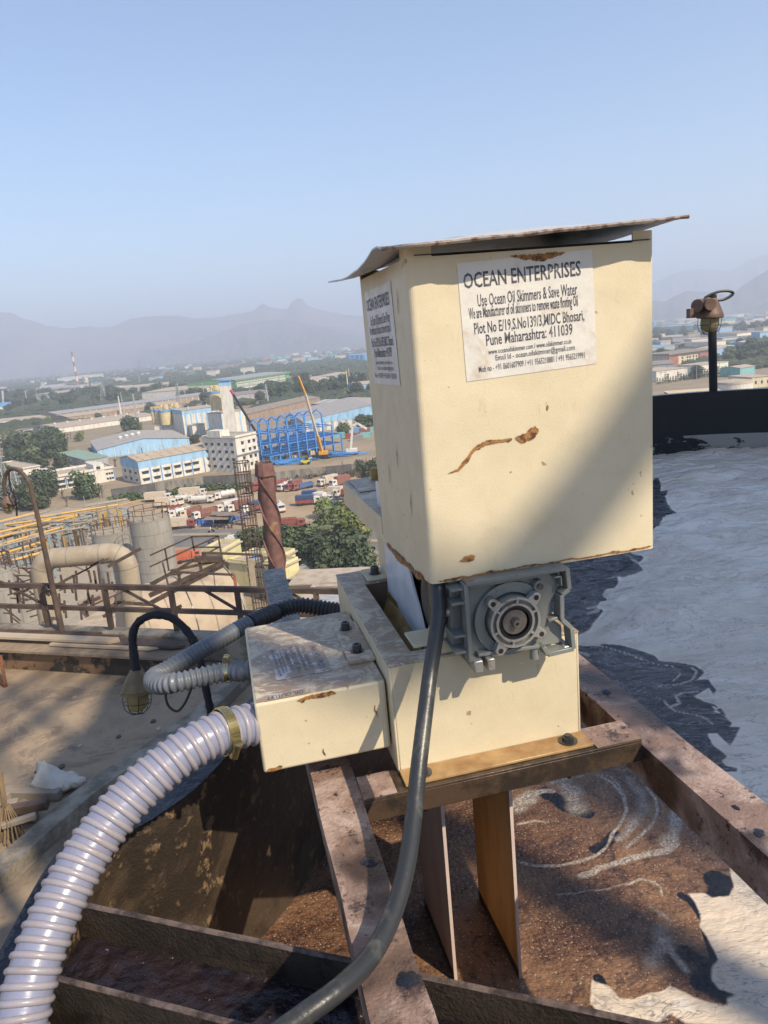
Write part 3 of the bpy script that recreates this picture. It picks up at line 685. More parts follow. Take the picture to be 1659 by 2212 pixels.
streaks=[([(470,740),(560,785),(620,860),(640,950),(600,1040),(560,1080),(520,1165),(450,1222),(350,1255),(240,1280),(100,1280),(20,1262)],.0045,.8),
([(480,735),(540,745),(600,800),(640,880)],.003,.6),([(760,815),(810,880),(825,950),(800,1030),(740,1090),(640,1170)],.004,.8),([(690,1020),(650,1070),(590,1120)],.016,.5),
([(640,760),(720,840),(740,930),(690,1020)],.03,.35),([(950,930),(930,1040),(910,1100),(880,1150)],.022,.5),([(930,1100),(935,1150),(880,1190),(790,1205),(700,1222),(600,1255),(540,1275),(480,1290),(440,1320),(370,1340)],.010,.9),
([(0,890),(80,850),(140,835),(200,835)],.010,.9),([(170,800),(210,780),(240,730),(330,750),(400,745)],.004,.6),([(220,740),(280,780),(330,850),(355,930)],.040,.5),([(0,930),(40,900),(80,860)],.03,.6),
([(0,1030),(100,1010),(180,1020)],.006,.5),([(640,1390),(720,1355),(800,1370),(840,1400),(850,1450)],.0035,.6),([(230,1450),(350,1440),(440,1420),(540,1415)],.0035,.5),
([(520,620),(640,650),(700,690),(745,780)],.012,.35),([(780,1520),(850,1560),(900,1600)],.008,.4),([(840,1650),(870,1750),(830,1800),(800,1850)],.03,.4),([(900,1780),(960,1850),(1000,1900)],.01,.5),([(640,1380),(560,1400),(460,1430)],.003,.4)]
streaks=[([Lp(ZQ(*p)) for p in a],w,i) for a,w,i in streaks]
st2=[([(560,1460),(700,1500),(800,1540),(900,1580),(1020,1600),(1085,1650),(1030,1700)],.008,.7),([(960,1725),(1080,1720),(1160,1690),(1190,1640),(1160,1610)],.008,.8),([(720,1790),(800,1765),(900,1750),(960,1730)],.004,.7),
([(970,1830),(1010,1870),(1080,1850),(1050,1800),(1100,1780),(1200,1770)],.010,.7),([(980,1850),(1050,1900),(1160,1920),(1240,1940),(1300,1990)],.009,.7),([(470,1215),(520,1200),(530,1230),(470,1245)],.02,1),
([(400,1505),(440,1510),(470,1525)],.018,1),([(430,1560),(480,1575)],.010,1),([(560,1020),(620,1010),(660,1000)],.012,.5),([(700,860),(780,900),(820,930)],.02,.6),([(420,950),(520,900),(640,880)],.05,.25)]
streaks+=[([Lp(ZW(*p)) for p in a],w*.55,i*1.1) for a,w,i in st2]
blacks=[([(540,1440),(700,1460),(850,1500),(950,1560),(1100,1590),(1220,1640)],.035,1,ZW),([(1180,1700),(1100,1690),(1000,1710)],.02,.9,ZW),([(1000,1850),(1150,1830),(1300,1860)],.03,.9,ZW),([(1250,1690),(1300,1740)],.03,1,ZW),([(935,400),(1000,560),(1040,580)],.2,1,ZW),([(780,900),(820,950)],.1,.8,ZW),
([(600,1040),(640,1070)],.05,.9,ZW),([(470,1330),(560,1230)],.03,.7,ZW),([(1180,1360),(1260,1400),(1200,1440)],.035,1,ZQ),([(960,1450),(1020,1480),(1080,1570),(1110,1660),(1170,1830)],.010,1,ZQ),([(150,840),(220,880),(280,930),(400,960)],.022,1,ZQ),([(450,1180),(520,1130),(560,1090)],.02,.7,ZQ),([(480,1940),(500,1990)],.012,1,ZQ),([(920,1780),(1000,1800),(1100,1850),(1150,2000)],.03,.6,ZQ),([(1100,1980),(1200,2030)],.03,.8,ZQ),([(700,430),(900,560)],.2,.5,ZQ)]
blacks=[([Lp(z(*p)) for p in a],w,i) for a,w,i,z in blacks]
def linspace_multi(segs):
    out=[segs[0][0]]
    for a,b_,st in segs:
        n=max(1,int(round((b_-a)/st))); out+=list(np.linspace(a,b_,n+1)[1:])
    return np.array(out)
us=linspace_multi([(-1,-.2,.08),(-.2,.25,.01),(.25,1.15,.0045),(1.15,1.9,.009),(1.9,3.5,.02),(3.5,7.6,.08)])
vs_=linspace_multi([(-3,.3,.15),(.3,.6,.02),(.6,1.6,.0045),(1.6,2.2,.008),(2.2,4,.018),(4,6.4,.03)])
UU,VV=np.meshgrid(us,vs_); u=UU.ravel(); v=VV.ravel()
wx=(fbm(u*9+11,v*9+5,1,5)-.5)*.055+(fbm(u*45+1,v*45,12,3)-.5)*.012; wy=(fbm(u*9+31,v*9+15,2,5)-.5)*.055+(fbm(u*45+1,v*45+9,22,3)-.5)*.012
farm=np.clip((v-1.3)/1.5,0.35,1.6); uw=u+wx*farm; vw=v+wy*farm
def seg_d(poly,x,y,closed):
    d=np.full(x.shape,9e9); P=np.array(poly); n=len(P)
    for i in range(n if closed else n-1):
        a=P[i]; b_=P[(i+1)%n]; ab=b_-a; L=(ab**2).sum()+1e-12; t=np.clip(((x-a[0])*ab[0]+(y-a[1])*ab[1])/L,0,1)
        d=np.minimum(d,(x-a[0]-ab[0]*t)**2+(y-a[1]-ab[1]*t)**2)
    return np.sqrt(d)
def inside(poly,x,y):
    P=np.array(poly); r=np.zeros(x.shape,bool); n=len(P)
    for i in range(n):
        a=P[i]; b_=P[(i+1)%n]
        c=((a[1]>y)!=(b_[1]>y))&(x<(b_[0]-a[0])*(y-a[1])/(b_[1]-a[1]+1e-12)+a[0]); r^=c
    return r
u2=u+wx*farm*.35; v2=v+wy*farm*.35
dS=seg_d(slick,u2,v2,True); ins=inside(slick,u2,v2); sd_=np.where(ins,-dS,dS)
foam=1/(1+np.exp(-np.clip(sd_/.004,-30,30)))
st=np.zeros_like(u); 
for a,w,i in streaks: st=np.maximum(st,i*np.exp(-(seg_d(a,u2,v2,False)/w)**2))
st*=np.clip(.45+1.1*fbm(u*30+3,v*30+8,5,4),0,1.2); st=np.clip(st,0,1)
bk=np.zeros_like(u)
for a,w,i in blacks: bk=np.maximum(bk,i*np.exp(-(seg_d(a,uw,vw,False)/w)**4))
edge=np.exp(-np.clip(-sd_,0,9)/.012)*ins; 
beyond=1/(1+np.exp(-(u-1.22)/.02))         # past the right beam the slick is smooth dark oil
oil=np.clip(np.maximum(bk,edge*.55*(fbm(u*20,v*20,7,3)>.42)),0,1)
rip=(fbm(uw*2.2+3,vw*5.2+9,15,4)-.5)*.10*np.clip((v-1.6)/2.0,0,1)*(.3+.7*foam)+(fbm(u*14,v*26,16,3)-.5)*.006*np.clip((v-1.5)/1.5,0,1)
zz=ZL+np.clip(rip,-.03,.05)
nu,nv=len(us),len(vs_)
W_=np.array([mf((a,b_,c)) for a,b_,c in zip(u,v,zz)])
me=bpy.data.meshes.new('liquid_surface'); 
ii=np.arange((nu-1)*(nv-1)); r_=ii//(nu-1); c_=ii%(nu-1); a0=r_*nu+c_
F=np.stack([a0,a0+1,a0+nu+1,a0+nu],1)
me.vertices.add(len(W_)); me.vertices.foreach_set('co',W_.astype(np.float32).ravel()); me.loops.add(F.size); me.loops.foreach_set('vertex_index',F.ravel().astype(np.int32))
me.polygons.add(len(F)); me.polygons.foreach_set('loop_start',np.arange(0,F.size,4,dtype=np.int32)); me.polygons.foreach_set('use_smooth',np.ones(len(F),bool)); me.update(calc_edges=True)
for nm,arr in (('foam',foam),('streak',st),('oil',oil),('beyond',beyond)):
    a=me.attributes.new(nm,'FLOAT','POINT'); a.data.foreach_set('value',arr.astype(np.float32))
def m_liquid():
    k=NT('oily_water'); foam=k.attr('foam'); st=k.attr('streak'); oil=k.attr('oil'); be=k.attr('beyond')
    n1=k.noise(4.5,6,.7,dist=.5); bub2=k.voro(95,'F1'); fine=k.noise(170,5,.85); mid=k.noise(42,5,.8)
    br_=k.mix(k.ramp(fine,.42,.60),(.036,.017,.012),(.19,.090,.052)); br_=k.mix(k.ramp(n1,.36,.62,0,.75),br_,(.30,.165,.088)); br_=k.mix(k.ramp(mid,.54,.64,0,.8),br_,(.070,.036,.027))
    br_=k.mix(k.ramp(bub2,.13,.20,.8,0),br_,(.50,.39,.28)); br_=k.mix(k.ramp(k.noise(300,3,.8),.60,.66,0,.8),br_,(.48,.36,.25)); br_=k.mix(k.ramp(k.noise(11,5,.7,dist=1),.56,.62,0,.6),br_,(.045,.026,.024))
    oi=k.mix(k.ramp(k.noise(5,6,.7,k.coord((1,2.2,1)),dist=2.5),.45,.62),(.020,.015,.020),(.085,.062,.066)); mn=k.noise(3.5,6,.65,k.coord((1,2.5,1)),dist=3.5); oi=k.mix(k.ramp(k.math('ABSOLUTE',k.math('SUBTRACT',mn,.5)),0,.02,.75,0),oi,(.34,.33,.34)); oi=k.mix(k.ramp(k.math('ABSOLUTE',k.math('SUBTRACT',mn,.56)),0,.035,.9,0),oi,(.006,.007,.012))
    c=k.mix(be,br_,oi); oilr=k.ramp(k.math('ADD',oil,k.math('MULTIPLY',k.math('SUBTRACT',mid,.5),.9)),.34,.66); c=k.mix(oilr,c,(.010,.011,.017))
    stc=k.mix(k.ramp(fine,.38,.58),(.62,.56,.48),(.22,.16,.12)); c=k.mix(k.ramp(k.math('MULTIPLY',st,k.math('ADD',fine,.45)),.14,.5),c,stc)
    fo=k.mix(k.ramp(k.noise(1.4,5,.6,k.coord((1,1.6,1)),dist=1.2),.38,.62),(.80,.70,.59),(.66,.55,.43)); fo=k.mix(k.ramp(k.noise(6,5,.7,dist=2),.60,.66,0,.6),fo,(.70,.69,.67))
    def vein(sc,st_,w,lo=.5): 
        nn=k.noise(sc,5,.7,k.coord(st_),dist=.8); return k.ramp(k.math('ABSOLUTE',k.math('SUBTRACT',nn,lo)),0,w,1,0)
    fo=k.mix(k.math('MULTIPLY',k.math('MULTIPLY',vein(5,(.7,2.2,1),.012),k.ramp(k.noise(2.,3),.36,.52)),.85),fo,(.23,.20,.18))
    fo=k.mix(k.math('MULTIPLY',vein(2.2,(.8,1.5,1),.008,.47),.6),fo,(.28,.25,.22)); fo=k.mix(k.ramp(k.voro(60,'F1'),.05,.09,.3,0),fo,(.30,.25,.19))
    foam=k.ramp(k.math('ADD',foam,k.math('MULTIPLY',k.math('SUBTRACT',k.noise(24,6,.7),.5),.45)),.30,.70)
    c=k.mix(foam,c,fo)
    ro=k.math('ADD',.11,k.math('MULTIPLY',foam,.17)); ro2=k.math('ADD',ro,k.math('MULTIPLY',k.math('SUBTRACT',1.,be),k.math('MULTIPLY',k.math('SUBTRACT',1.,foam),.09)))
    h=k.math('MULTIPLY',k.math('SUBTRACT',1.,foam),k.math('MULTIPLY',k.math('ADD',fine,k.math('MULTIPLY',bub2,1.2)),k.math('SUBTRACT',1.,k.math('MULTIPLY',be,.85))))
    nm=k.bump(h,.0016); nm=k.bump(k.noise(7,4,.6,k.coord((1,2,1))),.016,.9,nm); nm=k.bump(k.noise(26,5,.7,k.coord((1,2.4,1)),dist=1),.0035,1.,nm)
    wv=k.n.new('ShaderNodeTexVoronoi'); wv.feature='SMOOTH_F1'; wv.inputs['Scale'].default_value=5.5; mx=k.n.new('ShaderNodeMapping'); mx.inputs['Scale'].default_value=(1,2.3,1); add=k.n.new('ShaderNodeVectorMath'); add.operation='ADD'; nn=k.n.new('ShaderNodeTexNoise'); nn.inputs['Scale'].default_value=2.5; nn.inputs['Detail'].default_value=4; k.link(k.tc.outputs['Object'],nn.inputs['Vector']); k.link(k.tc.outputs['Object'],add.inputs[0]); k.link(nn.outputs['Color'],add.inputs[1]); k.link(add.outputs[0],mx.inputs[0]); k.link(mx.outputs[0],wv.inputs['Vector'])
    ge=k.n.new('ShaderNodeSeparateXYZ'); k.link(k.tc.outputs['Object'],ge.inputs[0]); nm=k.bump(k.math('MULTIPLY',wv.outputs['Distance'],k.ramp(ge.outputs[1],1.9,3.8,.03,1)),.020,1.,nm)
    return k.done(c,ro2,0,nm)
M['liquid']=m_liquid(); me.materials.append(M['liquid'])
lq=bpy.data.objects.new('liquid_surface',me); COL.objects.link(lq); tag(lq,kind='structure')
# clip the liquid to the tank: the shell wall rises through it, so hide what lies outside
kp=inside(PL.tolist(),u,v)|(seg_d(PL.tolist(),u,v,True)<.015)
bm=bmesh.new(); bm.from_mesh(me); bm.verts.ensure_lookup_table(); bmesh.ops.delete(bm,geom=[bm.verts[i] for i in np.nonzero(~kp)[0]],context='VERTS'); bm.to_mesh(me); bm.free()
# ================================================================ hoses
def ringhose(path,r,mat,name,label,loc,pitch,amp,group=None,n=18,step=None):
    P,L=resample(path,step or pitch/6); t=thing(name,label,'hose',loc)
    rr=[r+amp*math.cos(2*math.pi*i*(L/(len(P)-1))/pitch) for i in range(len(P))]
    b=MB(); b.tube(P,rr,n); b.build('tube',mat,t,smooth=True,ang=85); return t,P,L
# lilac spiral hose
HX=lambda x,y:(x*.3255,1296+y*.3255)
HY=lambda x,y:(x*.4231,1782+y*.4231)
pts=[mf((.020,1.16,-.620)),mf((-.02,1.16,-.621))]
for (q,dp) in [(HX(1480,840),1.19),(HX(1300,935),1.17),(HX(1130,1060),1.15),(HX(960,1200),1.13),(HX(820,1340),1.11),(HX(690,1490),1.09),(HX(590,1640),1.07),(HX(500,1780),1.05),(HX(415,1930),1.035),(HY(255,520),1.0),(HY(195,640),.985),(HY(145,760),.97),(HY(105,880),.955),(HY(85,1016),.94),(HY(75,1150),.925),(HY(80,1400),.91)]:
    pts.append(FD(q[0],q[1],dp))
path,_=resample(smoothpath(pts,8),.01); Q=np.array(path)
for _ in range(60): Q[1:-1]=Q[1:-1]*.5+(Q[:-2]+Q[2:])*.25
P,L=resample(Q,.004)
lh=thing('spiral_hose','thick lilac hose with beige spiral rib running from the box to the lower left','hose',P[len(P)//2])
b=MB(); b.tube(P,.0322,24); b.build('hose_wall','lilac',lh,smooth=True,ang=85)
# spiral rib
pitch=.0170; N=int(L/pitch*20); hp=[]; prev=None
Pa=np.array(P); Ls=np.linspace(0,L,len(P))
def frame_at(s):
    i=min(int(s/L*(len(P)-1)),len(P)-2); p=np.array([np.interp(s,Ls,Pa[:,k]) for k in range(3)]); t=Pa[min(i+2,len(P)-1)]-Pa[max(i-2,0)]; t/=np.linalg.norm(t); return p,t
up=np.array([0,0,1.])
for i in range(N+1):
    s=L*i/N; p,t=frame_at(s); a=np.cross(t,up) if prev is None else prev-t*(prev@t); a/=np.linalg.norm(a); prev=a; c=np.cross(t,a); th=2*math.pi*s/pitch
    hp.append(p+(a*math.cos(th)+c*math.sin(th))*.0316)
b=MB(); b.tube(hp,.0050,8); b.build('spiral_rib','rib',lh,smooth=True,ang=85)
def clamp(p,t,r,w,parent,screw,h=.016):
    t=np.array(t)/np.linalg.norm(t); s=np.array(screw,float); s-=t*(s@t); s/=np.linalg.norm(s); k=np.cross(t,s)
    b=MB(); n=40; b.lathe([(r,-w/2),(r+.0014,-w/2),(r+.0014,w/2),(r,w/2)],p,t,n); o=b.build('hose_clamp','clamp',parent,smooth=True)
    b=MB()
    for i in range(26):
        a=2*math.pi*i/40; rad=s*math.cos(a)+k*math.sin(a); c=p+rad*(r+.0018); b.bar(c-t*w*.3,c+t*w*.3,.0014,.0016,up=rad)
    b.build('band_slots','clamp',o)
    c=p+s*(r+.005); b=MB(); b.cyl(c-k*h,c+k*h*.7,.0062,n=16); b.cyl(c+k*h*.7,c+k*h*1.1,.0078,n=16); b.bar(p+s*(r+.0028)-k*h*1.1,p+s*(r+.0028)+k*h*1.1,w*.8,.006,up=s); b.build('worm_screw','clamp',o,smooth=True)
p,t=frame_at(.088); V3=lambda x:np.array(x,float)
tocam=V3([0,0,H])-p; tocam/=np.linalg.norm(tocam)
clamp(p,t,.0376,.017,lh,tocam*.9-V3([0,0,1])*.75)
b=MB(mf); b.lathe([(.0,0),(.0315,0),(.0315,.012),(.026,.012)],(-.008,1.16,-.619),(-1,0,0),24); b.build('outlet_spigot','cream',sk)
# grey hose: from the box, bend, back to the far end of the base
GZ=lambda x,y:(216+x*.2604,1242+y*.2604)
g=[mf((.012,1.305,-.585)),mf((-.018,1.305,-.586))]
for q,dp in [(GZ(1080,795),1.395),(GZ(980,815),1.39),(GZ(820,850),1.38),(GZ(640,890),1.37),(GZ(520,908),1.385),(GZ(450,895),1.42),(GZ(455,845),1.455),(GZ(540,800),1.48),(GZ(680,720),1.51),(GZ(830,630),1.55),(GZ(980,545),1.59),(GZ(1120,465),1.63),(GZ(1260,390),1.67),(GZ(1400,330),1.71)]: g.append(FD(q[0],q[1],dp))
for q,dp in [(ZE(830,1345),1.755),(ZE(950,1300),1.775),(ZE(1060,1290),1.785),(ZE(1180,1305),1.785),(ZE(1290,1325),1.78),(ZE(1400,1340),1.77)]: g.append(FD(q[0],q[1],dp))
gp_=smoothpath(g,8)
k=int(len(gp_)*.66)
gh,P1,_=ringhose(gp_[:k+1],.0175,'ghose','corrugated_hose','grey ribbed hose bent back on itself beside the lilac hose',g[4],.0108,.0023)
P2,L2=resample(gp_[k:],.0016); rr=[.0185+.0022*math.cos(2*math.pi*i*(L2/(len(P2)-1))/.0105) for i in range(len(P2))]
b=MB(); b.tube(P2,rr,16); o=b.build('far_length','bhose',gh,smooth=True,ang=85); o['label']='darker blackened length of the ribbed hose'
i=12; p=np.array(P1[40]); t=np.array(P1[46])-np.array(P1[34]); clamp(p,t,.0195,.013,gh,[0,0,1.],h=.006)
# black conduit hanging from the hood
cp=[mf((.312,1.10,-.30)),mf((.305,1.075,-.385))]
for q,dp in [((947,1330),1.155),((930,1450),1.14),((916,1560),1.10),((903,1670),1.06),((894,1760),1.02),((878,1870),.965),((850,1970),.915),((805,2060),.865),((740,2130),.815),((660,2190),.785),((580,2250),.755),((500,2330),.73)]: cp.append(FD(q[0],q[1],dp))
P,L=resample(smoothpath(cp,8),.01); ct=thing('power_conduit','black power conduit hanging from the hood and curving down to the lower left','cable',P[len(P)//2])
b=MB(); b.tube(P,.0122,18); b.build('sheath','cable',ct,smooth=True,ang=85)
# ================================================================ lamps
def cagelamp(root,top,down,s,mat_h,mat_cage='wire'):
    """flameproof well-glass lamp: top = where the neck joins, hanging along `down`, s = housing diameter"""
    dn=np.array(down,float)/np.linalg.norm(down); top=np.array(top,float)
    b=MB(); b.lathe([(0,-.10*s),(.20*s,-.10*s),(.24*s,0),(.28*s,.04*s),(.46*s,.45*s),(.5*s,.52*s),(.5*s,.58*s),(.53*s,.59*s),(.53*s,.66*s),(.46*s,.68*s),(.36*s,.69*s)],top,dn,24); hs=b.build('lamp_housing',mat_h,root,smooth=True)
    b=MB(); a=np.cross(dn,[.3,.8,.1]); a/=np.linalg.norm(a); c=np.cross(dn,a)
    for k in range(8):
        th=k*math.pi/4+.2; r=a*math.cos(th)+c*math.sin(th); b.bar(top+r*.26*s+dn*.05*s,top+r*.49*s+dn*.56*s,.02*s,.05*s,up=r)
    b.build('housing_rib',mat_h,hs)
    b=MB(); b.lathe([(.33*s,.66*s),(.335*s,.95*s),(.28*s,1.12*s),(.15*s,1.22*s),(0,1.25*s)],top,dn,20); b.build('lamp_glass','lglass',root,smooth=True)
    b=MB()
    for k in range(8):
        th=k*math.pi/4; r=a*math.cos(th)+c*math.sin(th); b.tube([top+r*.44*s+dn*.66*s,top+r*.44*s+dn*.95*s,top+r*.38*s+dn*1.15*s,top+r*.22*s+dn*1.30*s,top+dn*1.33*s],.012*s,5)
    b.tube([top+(a*math.cos(x)+c*math.sin(x))*.44*s+dn*.95*s for x in np.linspace(0,2*math.pi,17)[:-1]],.012*s,5,closed=True)
    b.build('wire_guard',mat_cage,root)
pts=[FD(*GZ(*q),6.2) for q in [(305,800),(288,700),(275,600),(272,500),(300,415),(370,355),(470,330),(580,350),(670,410),(740,490),(790,580),(830,700),(860,850),(885,970)]]
e=pts[-1]; pts+= [e+V3([.03,0,-.7]),V3([e[0]+.08,e[1],H-4.45])]
gl=thing('gooseneck_lamp','olive caged lamp hanging from a black wrapped gooseneck pipe behind the hoses','lamp',pts[-1])
P,L=resample(smoothpath(pts,6),.03); b=MB(); b.tube(P,[.034+random.uniform(-.004,.005) for _ in P],10); b.build('wrapped_pipe','tape',gl,smooth=True)
tp=FD(*GZ(300,815),6.2); bt=FD(*GZ(300,1180),6.2); dn=bt-tp; cagelamp(gl,tp,[dn[0]*.6,dn[1],dn[2]],.262,'lamp_olive')
b=MB(); b.tube(smoothpath([FD(*GZ(*q),6.1) for q in [(545,970),(550,1040),(580,1100),(640,1130),(690,1085),(730,1010),(760,930)]],4),.011,8); b.build('lamp_cable','wire',gl,smooth=True)
# lamp on the far rim at right
dpr=7.9; base=G(1545,853,H-.76); base=base*V3([1,1,0])*1.022+V3([0,0,base[2]]); yb=base[1]
pr=thing('pole_lamp','brown caged lamp on a dark pole at the far rim of the tank, right side','lamp',base)
AZ=lambda x,y:AT(*ZR(x,y),yb)
b=MB(); b.tube([base-V3([0,0,.5]),AZ(862,1000),AZ(858,760),AZ(860,440)],.036,10); b.build('pole','tape',pr,smooth=True)
AL=lambda x,y:AT(*ZR(x,y),yb-.16)
cagelamp(pr,AL(848,500),AL(826,790)-AL(848,500),.215,'lamp_brown')
b=MB(); p=AL(740,545); b.cyl(p-V3([.05,.05,0]),p+V3([.06,.05,0]),.055,n=12); b.box(*(p[0]-.10,p[0]+.08),p[1]-.03,p[1]+.05,p[2]-.10,p[2]-.02); b.cyl(AL(785,530),AL(785,530)-V3([0,.12,.01]),.05,n=12); b.build('junction_box','lamp_brown',pr,smooth=True)
b=MB(); b.tube(smoothpath([AL(*q) for q in [(785,472),(850,435),(930,408),(1010,402),(1055,415),(1058,435),(1020,465),(960,490),(880,495),(800,478),(740,520)]],4),.013,6); b.build('coiled_cable','wire',pr,smooth=True)
# ================================================================ ground, hills, haze
def m_ground():
    k=NT('dusty_plain'); g=k.noise(.004,6,.65); g2=k.noise(.03,6,.7); g3=k.noise(.4,5,.7)
    ge=k.n.new('ShaderNodeSeparateXYZ'); k.link(k.tc.outputs['Object'],ge.inputs[0]); far_=k.ramp(ge.outputs[1],300,900)
    near_=k.mix(k.ramp(g2,.42,.62),(.33,.25,.165),(.25,.195,.12)); near_=k.mix(k.ramp(g3,.5,.68,0,.5),near_,(.16,.15,.075))
    fr=k.mix(k.ramp(g,.40,.6),(.13,.12,.06),(.21,.17,.11)); fr=k.mix(k.ramp(g2,.5,.66,0,.6),fr,(.30,.24,.17))
    return k.done(k.mix(far_,near_,fr),.95)
M['ground']=m_ground()
S=26000
b=MB(); b.add([(-S,-3000,0),(S,-3000,0),(S,S,0),(-S,S,0)],[(0,1,2,3)]); tag(b.build('ground','ground',None),kind='structure')
def poly(name,px,z,mat,kind='structure'):
    b=MB(); b.add([G(p[0],p[1],z) for p in px],[tuple(range(len(px)))]); return tag(b.build(name,mat,None),kind=kind)
ZF=lambda x,y:(x*.1367,729+y*.1367)
ZG=lambda x,y:(1403.9+x*.1536,637.1+y*.1536)
ZH=lambda x,y:(324+x*.1953,1025.9+y*.1953)
ZI=lambda x,y:(540+x*.1823,756+y*.1823)
M['yard']=simple('truck_yard_earth',(.40,.295,.185),.95,scale=.09,c2=(.31,.225,.135),detail=7,bump=.0)
M['asphalt']=simple('worn_asphalt',(.13,.125,.125),.9,scale=.15,c2=(.19,.175,.155),detail=7)
M['verge']=simple('dusty_verge',(.36,.30,.21),.95,scale=.3,c2=(.25,.20,.12))
poly('truck_yard',[ZC(960,400),ZC(1659,300),ZE(580,300),ZE(1659,180),(840,1010),(860,1140),ZE(1500,760),ZH(200,640),ZC(1000,640)],.012,'yard')
poly('road',[(300,1141),ZH(250,590),ZH(1100,600),ZH(1650,640),(900,1150),(900,1195),ZH(1650,770),ZH(1050,790),ZH(250,800),(300,1185)],.03,'asphalt')
b=MB()
def gbar(p,q,w,h): 
    p=G(*p,h/2);q=G(*q,h/2); b.bar(p,q,w,h)
gbar((340,1156),ZH(880,655),2.2,.18); gbar(ZH(1500,690),(900,1172),2.2,.18); tag(b.build('road_median','verge',None),kind='structure')
# hills: ridge profiles in the picture placed at their real distance
def m_hill(name,c1,c2):
    k=NT(name); a=k.noise(.0016,8,.7,k.coord((1,1,3))); return k.done(k.mix(k.ramp(a,.42,.6),c1,c2),1.)
M['hill']=m_hill('scrub_hill',(.125,.10,.085),(.20,.15,.125)); M['hillg']=m_hill('green_hill',(.085,.085,.07),(.13,.11,.09))
def ridge(name,prof,dist,mat,seed,depth=.28,foot=None):
    xs=[p[0] for p in prof]; n=180; X=np.linspace(xs[0],xs[-1],n); Y=np.interp(X,xs,[p[1] for p in prof]); b=MB(); K=26; vs=[]; fs=[]
    Y=Y+(fbm(X*.06+seed,X*0+seed,seed,4)-.5)*5
    for j in range(K+1):
        t=j/K
        for i in range(n):
            q=ray(X[i],Y[i]); dd=dist; w=q*(dd/q[1]); top=H+w[2]
            # front slope from crest down to foot, then back slope
            s=1-t; yy=dist*(1-depth*s) if t<=.8 else dist*(1+depth*(t-.8)*3-depth*.2)
            tt=min(1,t/.8); prof_=tt**1.35*(.72+.28*tt)
            er=(fbm(np.array([i*.16+seed]),np.array([t*5+seed*2.]),seed+3,5)[0]-.5)*.42*math.sin(math.pi*min(1,tt))*top
            z=top*prof_+er if t<=.8 else top*(1-(t-.8)*4.5)
            az=q[0]/q[1]; vs.append((az*yy,yy,max(z,-5)))
    for j in range(K):
        for i in range(n-1): a=j*n+i; fs.append((a,a+1,a+n+1,a+n))
    return tag(b.add(vs,fs).build(name,mat,None,smooth=True,ang=180),kind='structure')
ridge('hills',[(-140,671),(-80,670),(0,674),(16,677),(28,677),(38,684),(62,693),(112,707),(140,710),(182,706),(240,708),(262,698),(284,688),(325,684),(378,683),(430,688),(470,685),(520,678),(552,672),(562,659),(572,657),(580,664),(600,668),(622,668),(634,648),(645,645),(655,647),(664,663),(690,670),(720,676),(780,684),(860,690),(1000,690),(1150,690),(1300,680),(1440,668),(1700,650)],6900,'hill',5)
ridge('near_hills',[(300,762),(400,742),(455,727),(490,712),(530,698),(565,692),(610,690),(650,696),(690,706),(740,718),(800,728),(900,735)],5600,'hillg',11,.22)
ridge('right_hills',[(1200,690),(1330,665),(1405,650),(1438,652),(1455,638),(1486,628),(1530,629),(1578,640),(1605,617),(1636,595),(1659,582),(1720,545),(1800,520),(1950,500),(2300,520)],4600,'hillg',17,.25)
ridge('far_peak',[(1300,640),(1410,610),(1470,585),(1500,580),(1540,582),(1580,585),(1620,560),(1700,540)],8300,'hill',23,.2)
M['haze']=None
hz_=bpy.data.materials.new('haze_air'); hz_.use_nodes=True; hz_.node_tree.nodes.clear()
_o=hz_.node_tree.nodes.new('ShaderNodeOutputMaterial'); _v=hz_.node_tree.nodes.new('ShaderNodeVolumePrincipled'); _v.inputs['Density'].default_value=HAZE if 'HAZE' in globals() else 3.0e-4
_v.inputs['Color'].default_value=(.74,.83,1.0,1); _v.inputs['Anisotropy'].default_value=.1; hz_.node_tree.links.new(_v.outputs[0],_o.inputs['Volume'])
b=MB(); b.box(-S-200,S+200,-3200,S+200,-8,690); ho=b.build('haze',hz_,None); tag(ho,kind='stuff')
# ================================================================ buildings
def paint(name,c,var=.12,rough=.75,scale=.6): 
    if name not in M: M[name]=simple(name,c,rough,scale=scale,c2=tuple(x*(1-var*2.6)*q for x,q in zip(c,(1,.96,.88))),detail=7,lo=.42,hi=.72,stretch=(1,1,.3) if name.startswith('wall') else None)
    return name
for nm,c in dict(wall_white=(.66,.63,.56),wall_cream=(.60,.52,.36),wall_yellow=(.62,.56,.30),wall_grey=(.36,.36,.36),wall_lightblue=(.30,.50,.70),wall_blue=(.13,.33,.62),wall_brown=(.34,.25,.18),wall_green=(.15,.33,.15),wall_red=(.36,.13,.09),
  roof_grey=(.33,.33,.34),roof_tan=(.46,.37,.27),roof_brown=(.27,.225,.18),roof_dust=(.45,.37,.285),roof_blue=(.20,.36,.52),roof_green=(.24,.34,.26),glass_dark=(.045,.05,.06),pale_yellow_roof=(.62,.50,.31),trim_blue=(.10,.28,.62),silo_cream=(.62,.50,.28),solar=(.06,.07,.10),concrete_wall=(.26,.235,.195),wall_teal=(.20,.42,.42)).items(): paint(nm,c)
FOOT=[]
def hgt(top,base): g=G(*base); return max(2.5,AT(top[0],top[1],g[1])[2])
